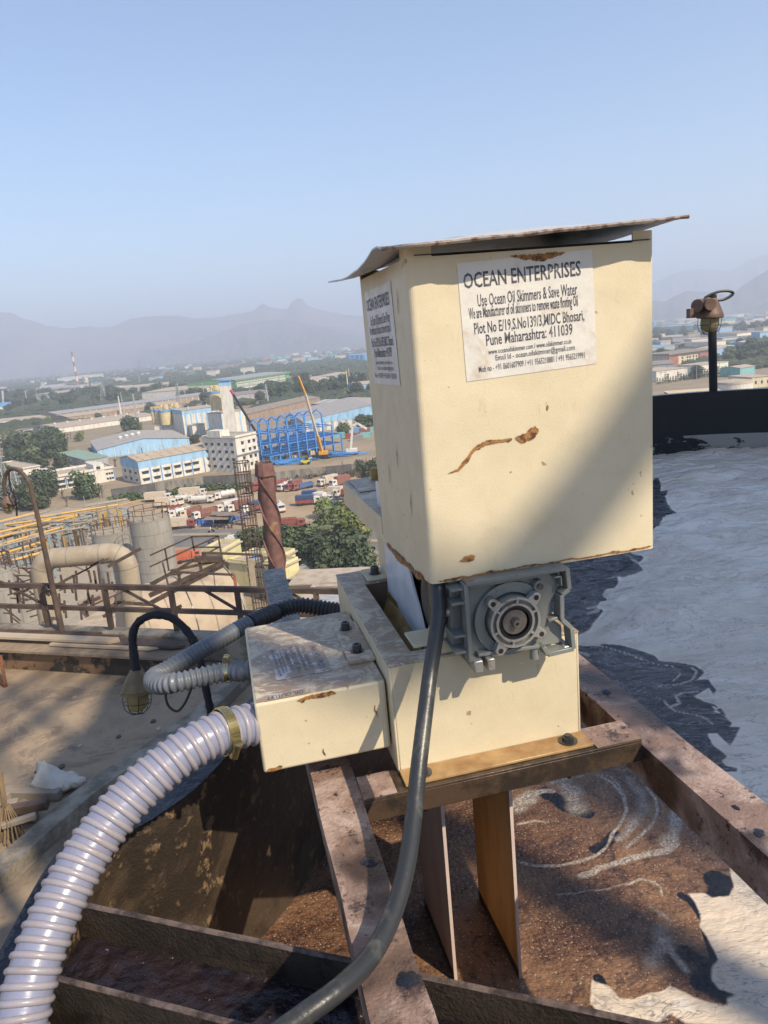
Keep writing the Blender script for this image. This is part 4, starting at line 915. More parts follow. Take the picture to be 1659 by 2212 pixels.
class Hall:
    def __init__(s,name,label,cat,fl,fr,bl,ze,rh=0,axis='w',wall='wall_white',roof='roof_grey',band=None,bandh=.3,over=.4,group=None,parapet=0,dlen=None):
        A=G(*fl,ze); B=G(*fr,ze); C=G(*bl,ze); e=(B-A); L=np.linalg.norm(e[:2]); e=e/L; n=np.array([-e[1],e[0],0]); 
        if n[1]<0 and abs(n[1])>.2: n=-n
        D=dlen or max(5,abs((C-A)@n)); 
        if (C-A)@n<0 and not dlen: n=-n
        s.A,s.e,s.n,s.L,s.D,s.ze=A.copy(),e,n,L,D,ze; s.A[2]=0
        s.flip=((C-A)@n<0); (print('FLIP',label) if (C-A)@n<-1 else None)
        s.root=thing(name,label,cat,s.A+(e*L+n*D)/2,group); FOOT.append((s.A[0],s.A[1],e[0],e[1],n[0],n[1],L,D))
        T=lambda p:s.A+e*p[0]+n*p[1]+np.array([0,0,1.])*p[2]; s.T=T
        W=MB(T); W.box(0,L,0,D,-.3,ze-.02)
        if rh and axis=='w':
            for x in (0,L): W.prism([(x,0,ze-.02),(x,D,ze-.02),(x,D/2,ze+rh-.1)],(.2 if x==0 else -.2,0,0))
        if rh and axis=='d':
            for y in (0,D): W.prism([(0,y,ze-.02),(L,y,ze-.02),(L/2,y,ze+rh-.1)],(0,.2 if y==0 else -.2,0))
        s.wall=W.build('wall',wall,s.root)
        Rf=MB(T); o=over; t=.18
        if not rh: Rf.box(-o,L+o,-o,D+o,ze,ze+.25)
        elif axis=='w':
            for y0,y1 in ((-o,D/2),(D+o,D/2)):
                k=rh/(D/2); Rf.prism([(-o,y0,ze-k*o),(-o,y1,ze+rh),(-o,y1,ze+rh+t),(-o,y0,ze-k*o+t)],(L+2*o,0,0))
        else:
            for x0,x1 in ((-o,L/2),(L+o,L/2)):
                k=rh/(L/2); Rf.prism([(x0,-o,ze-k*o),(x1,-o,ze+rh),(x1,-o,ze+rh+t),(x0,-o,ze-k*o+t)],(0,D+2*o,0))
        s.roof=Rf.build('roof',roof,s.root)
        if parapet:
            P=MB(T); 
            for q in ((0,L,0,.25),(0,L,D-.25,D),(0,.25,.25,D-.25),(L-.25,L,.25,D-.25)): P.box(*q,ze+.25,ze+.25+parapet)
            P.build('parapet',wall,s.root)
        if band:
            Bn=MB(T); Bn.box(-.06,L+.06,-.06,D+.06,ze*(1-bandh),ze-.03)
            if rh and axis=='d': Bn.prism([(0,-.06,ze-.03),(L,-.06,ze-.03),(L/2,-.06,ze+rh-.12)],(0,.05,0))
            if rh and axis=='w': Bn.prism([(-.06,0,ze-.03),(-.06,D,ze-.03),(-.06,D/2,ze+rh-.12)],(.05,0,0))
            Bn.build('band',band,s.wall)
        s.axis=axis;s.rh=rh
    def strips(s,fr,mat,w=1.,z0=0,z1=None,side='f',name='pilaster'):
        z1=z1 or s.ze-.05
        for f in fr:
            b=MB(s.T)
            if side=='f': b.box(f*s.L-w/2,f*s.L+w/2,-.14,-.0,z0,z1)
            else: b.box(-.14,0,f*s.D-w/2,f*s.D+w/2,z0,z1)
            b.build(name,mat,s.root)
    def windows(s,fr,zs,w=1.6,h=1.3,side='f',shade=True,mat='glass_dark',name='window'):
        for z in zs:
            for f in fr:
                b=MB(s.T); q=(f*s.L if side=='f' else f*s.D)
                if side=='f': b.box(q-w/2,q+w/2,-.10,-.0,z,z+h)
                else: b.box(-.10,0,q-w/2,q+w/2,z,z+h)
                o=b.build(name,mat,s.wall)
                if shade:
                    b=MB(s.T)
                    if side=='f': b.box(q-w*.6,q+w*.6,-.7,-.101,z+h,z+h+.15)
                    else: b.box(-.7,-.101,q-w*.6,q+w*.6,z+h,z+h+.15)
                    b.build('sunshade','wall_grey',s.wall)
    def ribsroof(s,n,mat='roof_tan',name='roof_sheet_joint'):
        for i in range(n):
            f=(i+.5)/n; b=MB(s.T)
            if s.axis=='w' and s.rh: x=f*s.L; b.bar((x,-.3,s.ze+.22),(x,s.D/2,s.ze+s.rh+.25),.5,.12)
            elif s.rh: y=f*s.D; b.bar((-.3,y,s.ze+.22),(s.L/2,y,s.ze+s.rh+.25),.5,.12); b.bar((s.L+.3,y,s.ze+.22),(s.L/2,y,s.ze+s.rh+.25),.5,.12)
            else: x=f*s.L; b.box(x-.2,x+.2,0,s.D,s.ze+.25,s.ze+.34)
            b.build(name,mat,s.roof)
    def vents(s,n,fy=.25,mat='wall_white'):
        for i in range(n):
            f=(i+.5)/n; x=f*s.L; y=s.D*fy; z=s.ze+(s.rh*fy*2 if s.axis=='w' else s.rh*(1-abs(2*f-1)))+.2
            MB(s.T).lathe([(.0,0),(.7,0),(.7,.5),(1.0,.7),(.9,1.3),(.0,1.6)],(x,y,z),(0,0,1),10).build('roof_ventilator',mat,s.roof,smooth=True)
def FR(n,a=0.,b_=1.): return [a+(b_-a)*(i+.5)/n for i in range(n)]
# nearer white and blue sheds beyond the truck yard
h=Hall('factory_hall','white factory hall with sky blue band and two rows of windows behind the concrete wall','factory',ZC(1140,95),(470,966),ZC(1022,62),hgt(ZC(1140,95),ZC(1178,288)),1.6,'w','wall_white','roof_tan','wall_lightblue',.33)
h.windows([.07,.20,.33,.46,.59,.69],[h.ze*.42,h.ze*.12],2.6,1.2); h.strips([.13,.26,.39,.52,.64,.80],'trim_blue',.4,0,h.ze*.66); h.windows([.2,.5,.8],[h.ze*.42,h.ze*.12],1.8,1.1,side='s'); h.ribsroof(8)
z=hgt(ZB(492,945),ZB(540,1230)); h=Hall('office_block','white four storey office block standing between the blue banded hall and the blue steel frame','office building',ZB(498,940),ZB(672,902),ZB(345,912),z,0,'w','wall_white','roof_dust',parapet=.7)
h.windows([.3,.62,.85],[z*f for f in (.12,.34,.56,.78)],1.3,1.3); h.windows([.12,.3,.5,.7,.88],[z*f for f in (.12,.34,.56,.78)],1.5,1.2,side='s')
b=MB(h.T); b.box(-.5,h.L*.4,h.D*.4,h.D*.8,z+.3,z+3); b.build('stair_head','wall_white',h.root); b=MB(h.T); b.box(-.9,h.L,-.9,-.1,z*.50,z*.52); b.build('ledge','wall_grey',h.root)
z=hgt(ZC(395,242),ZC(430,345)); h=Hall('office_block','long white low office with cobalt blue pilasters behind the trees at left','office building',ZC(395,242),ZC(945,150),ZC(335,200),z,0,'w','wall_white','roof_dust',parapet=.8)
h.strips([.01,.12,.26,.40,.55,.70,.84,.99],'trim_blue',.35); h.windows([.19,.33,.48,.63],[z*.52,z*.12],2.6,1.2); h.windows([.88,.92,.96],[z*.55,z*.15],.7,.8)
b=MB(h.T); b.box(h.L*.69,h.L*.85,-.3,h.D*.7,0,z+2.6); b.build('stair_or_shade_tower','wall_white',h.root); MB(h.T).box(h.L*.73,h.L*.79,-.42,-.31,z+.6,z+1.8).build('tower_window','glass_dark',h.root)
MB(h.T).box(.5,h.L*.12,h.D*.5,h.D*.95,z+.3,z+2.4).build('roof_room','wall_white',h.root)
z=hgt(ZA(815,1455),ZA(830,1525)); h=Hall('factory_hall','grey roofed hall with pale blue corrugated gable and four white roof ventilators','factory',ZA(805,1455),ZA(1567,1352),ZA(575,1398),z,3.0,'d','wall_lightblue','roof_grey')
h.ribsroof(7,'roof_tan'); h.strips(FR(14),'wall_white',.25,0,z); 
for i in range(4): MB(h.T).lathe([(.0,0),(.8,0),(.8,.6),(1.2,.8),(1.0,1.6),(.0,1.9)],(h.L*(.30+.07*i),h.D*.42,z+1.9+.35*i),(0,0,1),10).build('roof_ventilator','wall_white',h.roof,smooth=True)
z=hgt(ZA(705,1535),ZA(715,1600)); h=Hall('annex','low annex with grey green roof and ribbed wall before the pale blue gable','annex',ZA(478,1478),ZA(705,1537),ZA(600,1440),z,0,'w','wall_grey','roof_green'); h.strips(FR(16),'wall_white',.25)
z=hgt(ZA(480,1270),ZA(515,1308)); h=Hall('long_shed','long shed with a sunlit white side wall running towards the cream silos','shed',ZA(482,1272),ZA(1300,1160),ZA(365,1242),z,.8,'w','wall_white','roof_dust'); h.vents(8,.5); 
z=hgt(ZA(0,1212),ZA(0,1245)); h=Hall('long_shed','long low shed with white wall at the left edge below the grey rail like roofs','shed',ZA(-250,1240),ZA(415,1172),ZA(-270,1222),z,.6,'w','wall_white','roof_tan')
z=6; h=Hall('long_shed','very long narrow grey barrel roofed shed crossing behind the cream silos','shed',ZA(470,1155),ZA(1760,985),ZA(425,1138),z,1.6,'w','wall_brown','roof_grey'); h.strips(FR(24),'wall_white',.5)
h=Hall('long_shed','second long brown shed with open bays just below the grey barrel roof','shed',ZA(560,1180),ZA(1500,1058),ZA(520,1160),5,1.,'w','wall_brown','roof_tan'); h.strips(FR(24),'roof_dust',.5)
h=Hall('shed','flat shed with solar panels between the palms and the white walled shed','shed',ZA(270,1340),ZA(420,1320),ZA(175,1300),5,0,'w','wall_white','roof_tan')
for i in range(2):
    for j in range(3): MB(h.T).box(h.L*(.08+.46*i),h.L*(.46+.46*i),h.D*(.05+.32*j),h.D*(.30+.32*j),5.4,5.6).build('solar_panel','solar',h.roof)
h=Hall('bungalow','white bungalow with a brown tiled roof among palms at far left','house',ZA(-40,1345),ZA(60,1335),ZA(-60,1300),6,1,'w','wall_white','roof_brown'); h.windows([.3,.7],[2],1.4,1.2)
h=Hall('house','small white house among trees at the left edge above the yellow pipes','house',ZC(-30,120),ZC(190,160),ZC(0,80),5,0,'w','wall_white','roof_tan',parapet=.4); h.windows([.3,.7],[2],1.4,1.2)
h=Hall('factory_hall','bright blue roofed hall cut by the left edge','factory',ZF(-120,1110),ZF(112,1085),ZF(-140,1050),7,1.5,'w','wall_white','wall_blue')
# far factory with chimney
h=Hall('factory_hall','pale roofed factory under the red and white chimney','factory',ZF(555,898),ZF(1165,862),ZF(660,838),8,1,'w','wall_white','roof_dust'); h.windows(FR(10,.05,.95),[3.4],3.5,1.4,shade=False); fac=h
g0=G(*ZF(655,800),14); g1=G(*ZF(1040,765),14); b=MB(); b.cyl(g0-V3([0,0,3]),g1-V3([0,0,3]),7.5,n=20); r=thing('vault_roof_hall','grey barrel vaulted hall at the foot of the red and white chimney','factory',(g0[0],g0[1],0)); b.build('vault','roof_grey',r,smooth=True); bb=MB(); bb.bar((g0[0],g0[1],4),(g1[0],g1[1],4),13,8.5); bb.build('wall','wall_grey',r)
g0=G(*ZF(1000,785),13); g1=G(*ZF(1300,765),13); b=MB(); b.cyl(g0-V3([0,0,3]),g1-V3([0,0,3]),5.5,n=20); r=thing('vault_roof_hall','second smaller dark vaulted hall in front of the chimney','factory',(g0[0],g0[1],0)); b.build('vault','wall_grey',r,smooth=True); bb=MB(); bb.bar((g0[0],g0[1],4),(g1[0],g1[1],4),9,8.5); bb.build('wall','wall_grey',r)
h=Hall('factory_hall','broad dusty pink roofed factory to the right of the water tower','factory',ZA(1175,978),ZA(1700,940),ZA(1030,955),8,1.5,'w','wall_white','roof_tan'); h=Hall('factory_hall','far pink roofed factory behind the long barrel roof','factory',ZA(1000,945),ZA(1400,905),ZA(900,935),8,1.,'w','wall_grey','roof_dust')
cb=G(*ZF(1235,770)); yb=cb[1]; ct_=AT(*ZF(1132,225),yb); r=thing('chimney','tall tapering chimney in red and white bands','chimney',cb); hh=ct_[2]
M['brick_red']=simple('brick_red',(.36,.13,.08),.85,scale=.3); nb=7
for k in range(nb):
    f0,f1=k/nb,(k+1)/nb; rad=lambda f:2.9+(2.0-2.9)*f+ (1.0 if f<.02 else 0)
    MB().cyl(cb+(ct_-cb)*f0+V3([0,0,.0]),cb+(ct_-cb)*f1,rad(f0),rad(f1),16).build('band','brick_red' if k%2==0 else 'wall_white',r,smooth=True)
p=V3([ct_[0],ct_[1],hh]); b=MB(); b.lathe([(2.9,-5),(2.9,-4.6),(2.2,-4.6)],p,(0,0,1),16); b.lathe([(2.9,-hh*.47),(2.9,-hh*.47+.5),(2.2,-hh*.47+.5)],p,(0,0,1),16); b.build('service_ring','wall_brown',r)
tb=G(*ZF(1375,800)); tt=AT(*ZF(1345,612),tb[1]); r=thing('water_tower','white round water tower on concrete legs beside the chimney','water tower',tb); zt=tt[2]; zb=AT(*ZF(1350,715),tb[1])[2]
MB().lathe([(0,zb),(4.6,zb),(5.2,zb+1),(5.2,zt-1.2),(5.6,zt-1.2),(5.2,zt-.4),(0,zt+1)],(tt[0],tt[1],0),(0,0,1),20).build('tank','wall_white',r,smooth=True)
b=MB(); b.lathe([(5.25,zt-2),(5.7,zt-1.6),(5.7,zt-.9),(0,zt+1.1)],(tt[0],tt[1],0),(0,0,1),20); b.build('rusty_cap','brick_red',r)
for dx,dy in ((-3,-3),(3,-3),(3,3),(-3,3)): MB().bar((tt[0]+dx,tt[1]+dy,0),(tt[0]+dx,tt[1]+dy,zb+.5),1,1).build('leg','wall_white',r)
for z in (zb*.35,zb*.7):
    b=MB()
    for a,c in (((-3,-3),(3,-3)),((3,-3),(3,3)),((3,3),(-3,3)),((-3,3),(-3,-3))): b.bar((tt[0]+a[0],tt[1]+a[1],z),(tt[0]+c[0],tt[1]+c[1],z),.7,.7)
    b.build('ring_beam','wall_white',r)
MB().lathe([(1.6,0),(1.9,0),(1.9,.3),(1.6,.3)],(tt[0],tt[1]-5.35,(zb+zt)/2),(0,-1,0),20).build('painted_ring','brick_red',r)
# white plant with cream silos
z=hgt(ZB(60,712),ZB(80,925)); pl=Hall('process_plant','tall white process plant with blue pilasters and sky blue top band behind the office block','factory',ZB(55,712),ZB(362,672),ZB(30,700),z,0,'w','wall_white','roof_dust','wall_lightblue',.16,dlen=22)
pl.strips(FR(7,.0,1.),'trim_blue' if 0 else 'wall_lightblue',1.1,0,z*.84); b=MB(pl.T); b.box(pl.L*.2,pl.L*.22,2,3,z,z+2.2); b.box(pl.L*.7,pl.L*.72,2,3,z,z+2.2); b.build('roof_pipe','wall_white',pl.root)
z2=hgt(ZB(372,735),ZB(400,920)); h=Hall('process_block','white windowless block with blue pilasters right of the process plant','factory',ZB(372,735),ZB(575,703),ZB(360,722),z2,0,'w','wall_white','roof_dust',dlen=14); h.strips([.02,.4,.8],'wall_lightblue',1.1)
z3=hgt(ZA(1335,1248),ZA(1345,1335)); h=Hall('process_block','lower white block with blue pilasters carrying the cream silos','factory',ZA(1278,1250),ZA(1575,1222),ZA(1262,1235),z3,0,'w','wall_white','roof_dust',dlen=18); h.strips([.25,.5,.8,.99],'wall_lightblue',1.0)
z4=hgt(ZB(140,835),ZB(150,925)); h=Hall('process_block','small white lean-to block in front of the process plant','factory',ZB(140,835),ZB(245,820),ZB(135,825),z4,0,'w','wall_white','roof_dust',dlen=6)
def silo(px_top,px_bot,rpx,label,z_base=None):
    g=G(*px_bot,z_base or z3); y=g[1]; t=AT(*px_top,y); dpt=(V3([t[0],t[1],t[2]-H])@Fv); R=rpx*dpt/FPX; r=thing('silo',label,'silo',g)
    MB().lathe([(0,g[2]),(R,g[2]),(R,t[2]),(0,t[2]+R*.15)],(g[0],g[1],0),(0,0,1),24).build('barrel','silo_cream',r,smooth=True,ang=40)
    MB().lathe([(R*1.01,t[2]-1.2),(R*1.03,t[2]-1.2),(R*1.03,t[2]+.1),(R*.9,t[2]+.3)],(g[0],g[1],0),(0,0,1),24).build('top_rim','wall_blue',r)
    for k in range(3):
        a=k*2.1+1; x,yy=g[0]+R*.5*math.cos(a),g[1]+R*.5*math.sin(a); MB().cyl((x,yy,t[2]),(x,yy,t[2]+R*.9),R*.28,n=10).build('filter_can','silo_cream',r,smooth=True)
    b=MB(); n=12
    for k in range(n): a=2*math.pi*k/n; b.bar((g[0]+R*math.cos(a),g[1]+R*math.sin(a),t[2]),(g[0]+R*math.cos(a),g[1]+R*math.sin(a),t[2]+1.6),.2,.2)
    b.tube([(g[0]+R*math.cos(2*math.pi*k/20),g[1]+R*math.sin(2*math.pi*k/20),t[2]+1.6) for k in range(20)],.12,4,closed=True); b.build('top_railing','silo_cream',r)
silo(ZA(1283,1115),ZA(1290,1240),6,'leftmost slim cream silo on the white plant'); silo(ZA(1320,1118),ZA(1328,1238),8,'second cream silo from the left on the white plant'); silo(ZA(1375,1120),ZA(1385,1240),12.5,'fat cream silo third from the left on the white plant'); silo(ZA(1465,1105),ZA(1472,1228),12,'rightmost of the four grouped cream silos')
silo(ZB(345,550),ZB(355,705),14,'lone tall cream silo beside the white lift tower',pl.ze-.3)
z=pl.ze; g=G(*ZB(437,712),z); t=AT(*ZB(400,505),g[1]); h2=t[2]; r=thing('lift_tower','white square lift tower with blue top beside the lone cream silo','tower',(g[0],g[1],0)); W=5.6
b=MB(); b.box(g[0]-W/2,g[0]+W/2,g[1],g[1]+W,0,h2); b.build('shaft','wall_white',r); b=MB(); b.box(g[0]-W/2-.1,g[0]+W/2+.1,g[1]-.1,g[1]+W+.1,h2,h2+2.6); b.build('head','wall_lightblue',r); b=MB(); b.box(g[0]-W/2-.8,g[0]+W/2+.8,g[1]-.8,g[1]+W+.8,h2+2.6,h2+3.0); b.build('roof','wall_blue',r)
# green building
z=hgt(ZB(500,452),ZB(512,545)); h=Hall('green_hall','long green hall with white window bands and a grey roof','factory',ZB(498,455),ZB(945,390),ZB(247,462),z,2.2,'w','wall_green','roof_grey')
b=MB(h.T); 
for q in (.66,.36,.06): MB(h.T).box(h.L*.02,h.L*.9,-.25,-.02,z*q,z*(q+.20)).build('white_band','wall_white',h.wall)
for q in (.72,.42):
    for i in range(26): MB(h.T).box(h.L*(.03+.033*i),h.L*(.03+.033*i)+1.5,-.4,-.26,z*q,z*(q+.07)).build('window','glass_dark',h.wall)
MB(h.T).box(-1.5,h.L+1.5,-1.6,-.5,z-1.6,z-.2).build('fascia','wall_green',h.roof)
# blue gable hall at the right, behind the frame
z=hgt(ZB(1062,792),ZB(1062,890)); h=Hall('factory_hall','big hall with pale blue gable and white wall panels behind the blue steel frame','factory',ZB(1062,800),ZB(2212,670),ZB(600,757),z,5.,'d','wall_grey','roof_grey')
MB(h.T).prism([(0,-.25,z*.72),(h.L,-.25,z*.72),(h.L,-.25,z),(h.L/2,-.25,z+4.8),(0,-.25,z)],(0,.2,0)).build('blue_gable','wall_lightblue',h.root)
h.strips(FR(20),'wall_white',h.L/20*.62,.2,z*.72,name='white_panel'); h.strips(FR(14),'wall_white',.5,.2,z*.9,side='s',name='white_panel'); h.ribsroof(8,'roof_tan')
h=Hall('factory_hall','grey roofed hall with rows of roof lights just beyond the pale blue gable','factory',ZB(1130,655),ZB(1800,650),ZB(1170,620),9,1.5,'w','wall_grey','roof_grey'); h.ribsroof(9,'wall_white')
h=Hall('shed','brown corrugated shed roof between the steel post and the blue frame','shed',ZB(600,740),ZB(1200,600),ZB(640,690),7,2.,'w','wall_brown','roof_brown'); h.ribsroof(9,'roof_tan')
h=Hall('shed','short brown roofed shed below the green hall','shed',ZB(500,585),ZB(810,545),ZB(485,560),6,1,'w','wall_grey','roof_brown')
h=Hall('house','pale yellow house with hipped roof at the right end of the green hall','house',ZB(925,490),ZB(1020,475),ZB(905,468),6,1.5,'w','wall_yellow','roof_tan'); h.windows(FR(4),[1.5,4],1.4,1.1,shade=False)
for i,(a,b_,c,lab) in enumerate([((1120,455),(1420,395),(1150,430),'leftmost of the pale tan sheds left of the motor hood'),((1160,475),(1600,430),(1190,450),'pale tan shed roof in the middle of the cluster left of the motor hood'),((1300,425),(1480,395),(1320,405),'small shed with blue gable behind the pale tan sheds'),((1500,500),(1700,480),(1520,470),'pale shed with blue grey side nearest the motor hood'),((1080,510),(1170,505),(1090,492),'small dark shed among trees right of the yellow house')]):
    h=Hall('shed',lab,'shed',ZB(*a),ZB(*b_),ZB(*c),6,1.5,'w',['wall_white','wall_cream','wall_lightblue','wall_lightblue','wall_brown'][i],['roof_dust','roof_dust','roof_tan','roof_tan','roof_brown'][i])
for i in range(4):
    g=G(*ZB(1465+38*i,300)); r=thing('storage_tank',['leftmost','second','third','rightmost'][i]+' of the four bright blue round tanks left of the motor hood','storage tank',g); MB().lathe([(0,0),(11,0),(11,15),(0,17)],g,(0,0,1),18).build('shell','wall_blue',r,smooth=True,ang=30)
# right-hand town
h=Hall('shed','pale yellow flat roof nearest the tank rim at right','shed',ZG(200,1360),ZG(330,1416),ZG(690,1252),9,0,'w','wall_brown','pale_yellow_roof')
h=Hall('factory_hall','white hall with a grey roof right of the hood, row of saplings in front','factory',ZG(90,1078),ZG(535,1022),ZG(45,1035),hgt(ZG(90,1078),ZG(97,1230)),0,'w','wall_white','roof_dust',dlen=30); h.strips([.3,.66,.99],'wall_grey',.3); MB(h.T).box(h.L*.12,h.L*.32,-.2,-.02,h.ze*.82,h.ze*.9).build('vent_strip','wall_cream',h.wall)
h=Hall('factory_hall','second white hall partly behind the lamp pole','factory',ZG(715,990),ZG(1102,938),ZG(640,975),hgt(ZG(715,990),ZG(725,1110)),0,'w','wall_white','roof_dust',dlen=22); h.strips([.35,.68],'wall_grey',.3); h.windows([.6,.78,.9],[2],2.4,1.6,mat='wall_green',shade=False)
z=hgt(ZG(245,850),ZG(260,990)); h=Hall('college_block','brown and tan three storey block with flat overhanging roof left of the lamp pole','institution',ZG(250,850),ZG(845,770),ZG(235,815),z,0,'w','wall_cream','roof_brown',dlen=30)
for a,b_,m_ in ((0,.22,'wall_red'),(.72,1,'wall_red'),(.22,.27,'wall_cream')): MB(h.T).box(h.L*a,h.L*b_,-1.2,-.02,0,z*.8).build('brick_bay' if m_=='wall_red' else 'pier',m_,h.wall)
h.windows([.34,.46,.52,.60,.67],[z*.15,z*.45],2.2,z*.2,shade=False); MB(h.T).box(-2,h.L+2,-3,h.D,z+.3,z+1.6).build('roof_slab','roof_brown',h.root); h.windows([.78,.92],[z*.2,z*.5],2.2,z*.2,shade=False)
h=Hall('house','beige building with narrow windows at the right edge above the tank rim','house',ZG(1435,1165),ZG(1720,1135),ZG(1290,1125),hgt(ZG(1435,1165),ZG(1440,1310)),0,'w','wall_cream','roof_dust'); h.windows([.2,.5,.8],[h.ze*.35],1.2,h.ze*.3,shade=False)
g=G(*ZG(1170,1345)); t=AT(*ZG(1170,1215),g[1]); r=thing('storage_tank','wide white and grey round tank with dusty top beside the lamp pole foot','storage tank',g); R_t=34.5*np.linalg.norm(g)/FPX
MB().lathe([(0,0),(R_t,0),(R_t,t[2]),(R_t*.97,t[2]+.2),(0,t[2]+1.4)],g,(0,0,1),32).build('shell','wall_white',r,smooth=True,ang=20); MB().lathe([(R_t*1.005,t[2]-1.),(R_t*1.02,t[2]-.9),(R_t*1.0,t[2]+.3),(0,t[2]+1.6)],g,(0,0,1),32).build('dusty_roof','roof_dust',r,smooth=True,ang=20)
rt=[((30,745),(350,700),(40,690),7,'wall_grey','roof_blue','pale blue roofed hall just right of the hood'),((940,765),(1188,705),(730,735),7,'wall_lightblue','roof_tan','hall with sky blue pilastered wall right of the lamp pole'),((900,665),(1070,640),(780,625),7,'wall_white','roof_tan','white walled shed behind the sky blue pilastered hall'),
((160,365),(340,330),(70,345),10,'wall_grey','roof_dust','long grey walled factory with many bays left of the lamp'),((340,345),(555,360),(330,320),10,'wall_cream','roof_dust','pale yellow hall joined to the grey bays left of the lamp'),((285,480),(590,445),(280,465),6,'wall_white','roof_blue','low white building with dark blue front left of the lamp'),
((1010,380),(1200,360),(900,345),13,'wall_cream','roof_green','cream three storey block with green roof right of the lamp glass'),((1225,545),(1580,505),(1100,520),9,'wall_white','roof_brown','long white walled hall at right with grey roof'),((1190,290),(1335,262),(1060,285),9,'wall_white','roof_dust','white striped hall in the distance right of the lamp'),
((1335,290),(1560,300),(1460,200),9,'wall_grey','roof_brown','dark gabled hall in the distance near the right edge'),((910,555),(1000,560),(930,500),8,'wall_white','roof_dust','white gabled house behind the lamp pole'),((30,610),(850,550),(40,585),5,'wall_brown','roof_dust','long low earth coloured roof crossing left of the lamp pole'),
((1345,670),(1472,640),(1340,635),7,'wall_blue','roof_tan','small cobalt blue walled shed near the right edge'),((590,430),(1010,390),(600,350),12,'wall_teal','roof_grey','dark teal hall directly behind the lamp glass'),((45,985),(330,965),(45,930),7,'wall_grey','roof_brown','brown roofed shed left of the brick college block'),
((1320,400),(1659,340),(1330,370),6,'wall_grey','roof_dust','low grey shed by the right edge under the far halls'),((1270,1030),(1480,1000),(1280,990),6,'wall_teal','roof_dust','small open shed with pale roof near the right edge')]
for a,b_,c,z,w_,r_,lab in rt:
    h=Hall('town_building',lab,'building',ZG(*a),ZG(*b_),ZG(*c),z,1.2 if z<9 else 2,'w',w_,r_)
    if w_ in('wall_lightblue',): h.strips(FR(9),'wall_blue',.8)
    if w_ in('wall_cream','wall_white','wall_grey') and z>=9: h.windows(FR(12),[z*.2,z*.55] if z>9 else [z*.4],1.6,z*.2,shade=False)
g=G(*ZG(50,495)); t=AT(*ZG(50,385),g[1]); r=thing('storage_tank','bright blue upright tank right against the hood edge','storage tank',g); MB().lathe([(0,0),(4.2*np.linalg.norm(g)/FPX,0),(4.2*np.linalg.norm(g)/FPX,t[2]),(0,t[2]+1)],g,(0,0,1),16).build('shell','wall_blue',r,smooth=True,ang=30)
# far town: small pale houses
random.seed(11)
def farhouse(px,py,w,h_,wall,roof,label,group):
    g=G(px,py); r=thing('far_house',label,'house',g,group); d=w*random.uniform(.5,.9); a=random.uniform(-.4,.4); c,s_=math.cos(a),math.sin(a); T=lambda p:(g[0]+c*p[0]-s_*p[1],g[1]+s_*p[0]+c*p[1],p[2])
    MB(T).box(-w/2,w/2,0,d,0,h_).build('wall',wall,r); MB(T).box(-w/2-.5,w/2+.5,-.5,d+.5,h_,h_+.8).build('roof',roof,r)
WL=['wall_white','wall_white','wall_cream','wall_grey','wall_lightblue','wall_red','wall_teal']
CN=dict(wall_white='white',wall_cream='cream',wall_grey='grey',wall_lightblue='pale blue',wall_red='brick red',wall_teal='teal',wall_brown='brown')
RN=dict(roof_dust='dusty',roof_grey='grey',roof_tan='tan',roof_blue='blue')
def sprinkle(n,x0,x1,f0,f1,lab,grp,wmin=12,wmax=40,cols=WL):
    for i in range(n):
        x=random.uniform(x0,x1); hy=731-.091*(x-796); y=hy+random.uniform(f0,f1); W_h,R_h=random.choice(cols),random.choice(['roof_dust','roof_grey','roof_tan','roof_blue']); ww=random.uniform(wmin,wmax); lb='%s %s walled building with %s roof %s'%('wide' if ww>(wmin+wmax)/2 else 'narrow',CN[W_h],RN[R_h],lab); farhouse(x,y,ww,random.uniform(4,13),W_h,R_h,lb,lb.replace('building','buildings'))
sprinkle(75,560,790,14,40,'in the distant town left of the hood','distant town left of the hood')
sprinkle(95,1405,1665,11,42,'in the distant town right of the hood','distant town right of the hood')
sprinkle(22,250,560,22,55,'scattered among far trees at left','scattered far buildings',10,28)
sprinkle(16,0,250,30,60,'on the hazy plain at far left','far left buildings',10,24,['wall_cream','wall_brown','wall_white'])
sprinkle(30,1405,1665,42,85,'among the nearer trees at right','roofs among the trees at right',12,30)
h=Hall('hospital_block','white stepped building in the trees right of the water tower','building',ZF(1362,605),ZF(1630,570),ZF(1350,590),12,0,'w','wall_white','wall_white')
# concrete boundary wall
r=thing('boundary_wall','weathered grey concrete wall along the far side of the truck yard','wall',G(*ZE(240,300)))
wp=[ZC(930,400),ZC(1300,345),ZC(1659,300),ZE(240,295),ZE(800,262),ZE(1250,215),ZE(1700,168),(900,1005)]
M['conc']=simple('stained_concrete',(.27,.245,.205),.95,scale=.5,c2=(.14,.13,.115),detail=7,stretch=(1,1,.3),lo=.4,hi=.62)
M['conc_dark']=simple('dark_stained_concrete',(.13,.125,.12),.95,scale=.5,c2=(.08,.078,.075),detail=7)
wp=[G(*p) for p in wp]
for p,q in zip(wp[:-1],wp[1:]):
    L=np.linalg.norm(q-p); n=max(1,int(L/9))
    for i in range(n):
        a=p+(q-p)*i/n; c=p+(q-p)*(i+1)/n-(q-p)/L*.15; hh=random.uniform(3.2,3.5); MB().bar(a+V3([0,0,hh/2]),c+V3([0,0,hh/2]),.3,hh).build('panel',random.choice(['conc','conc','conc','conc_dark']),r)
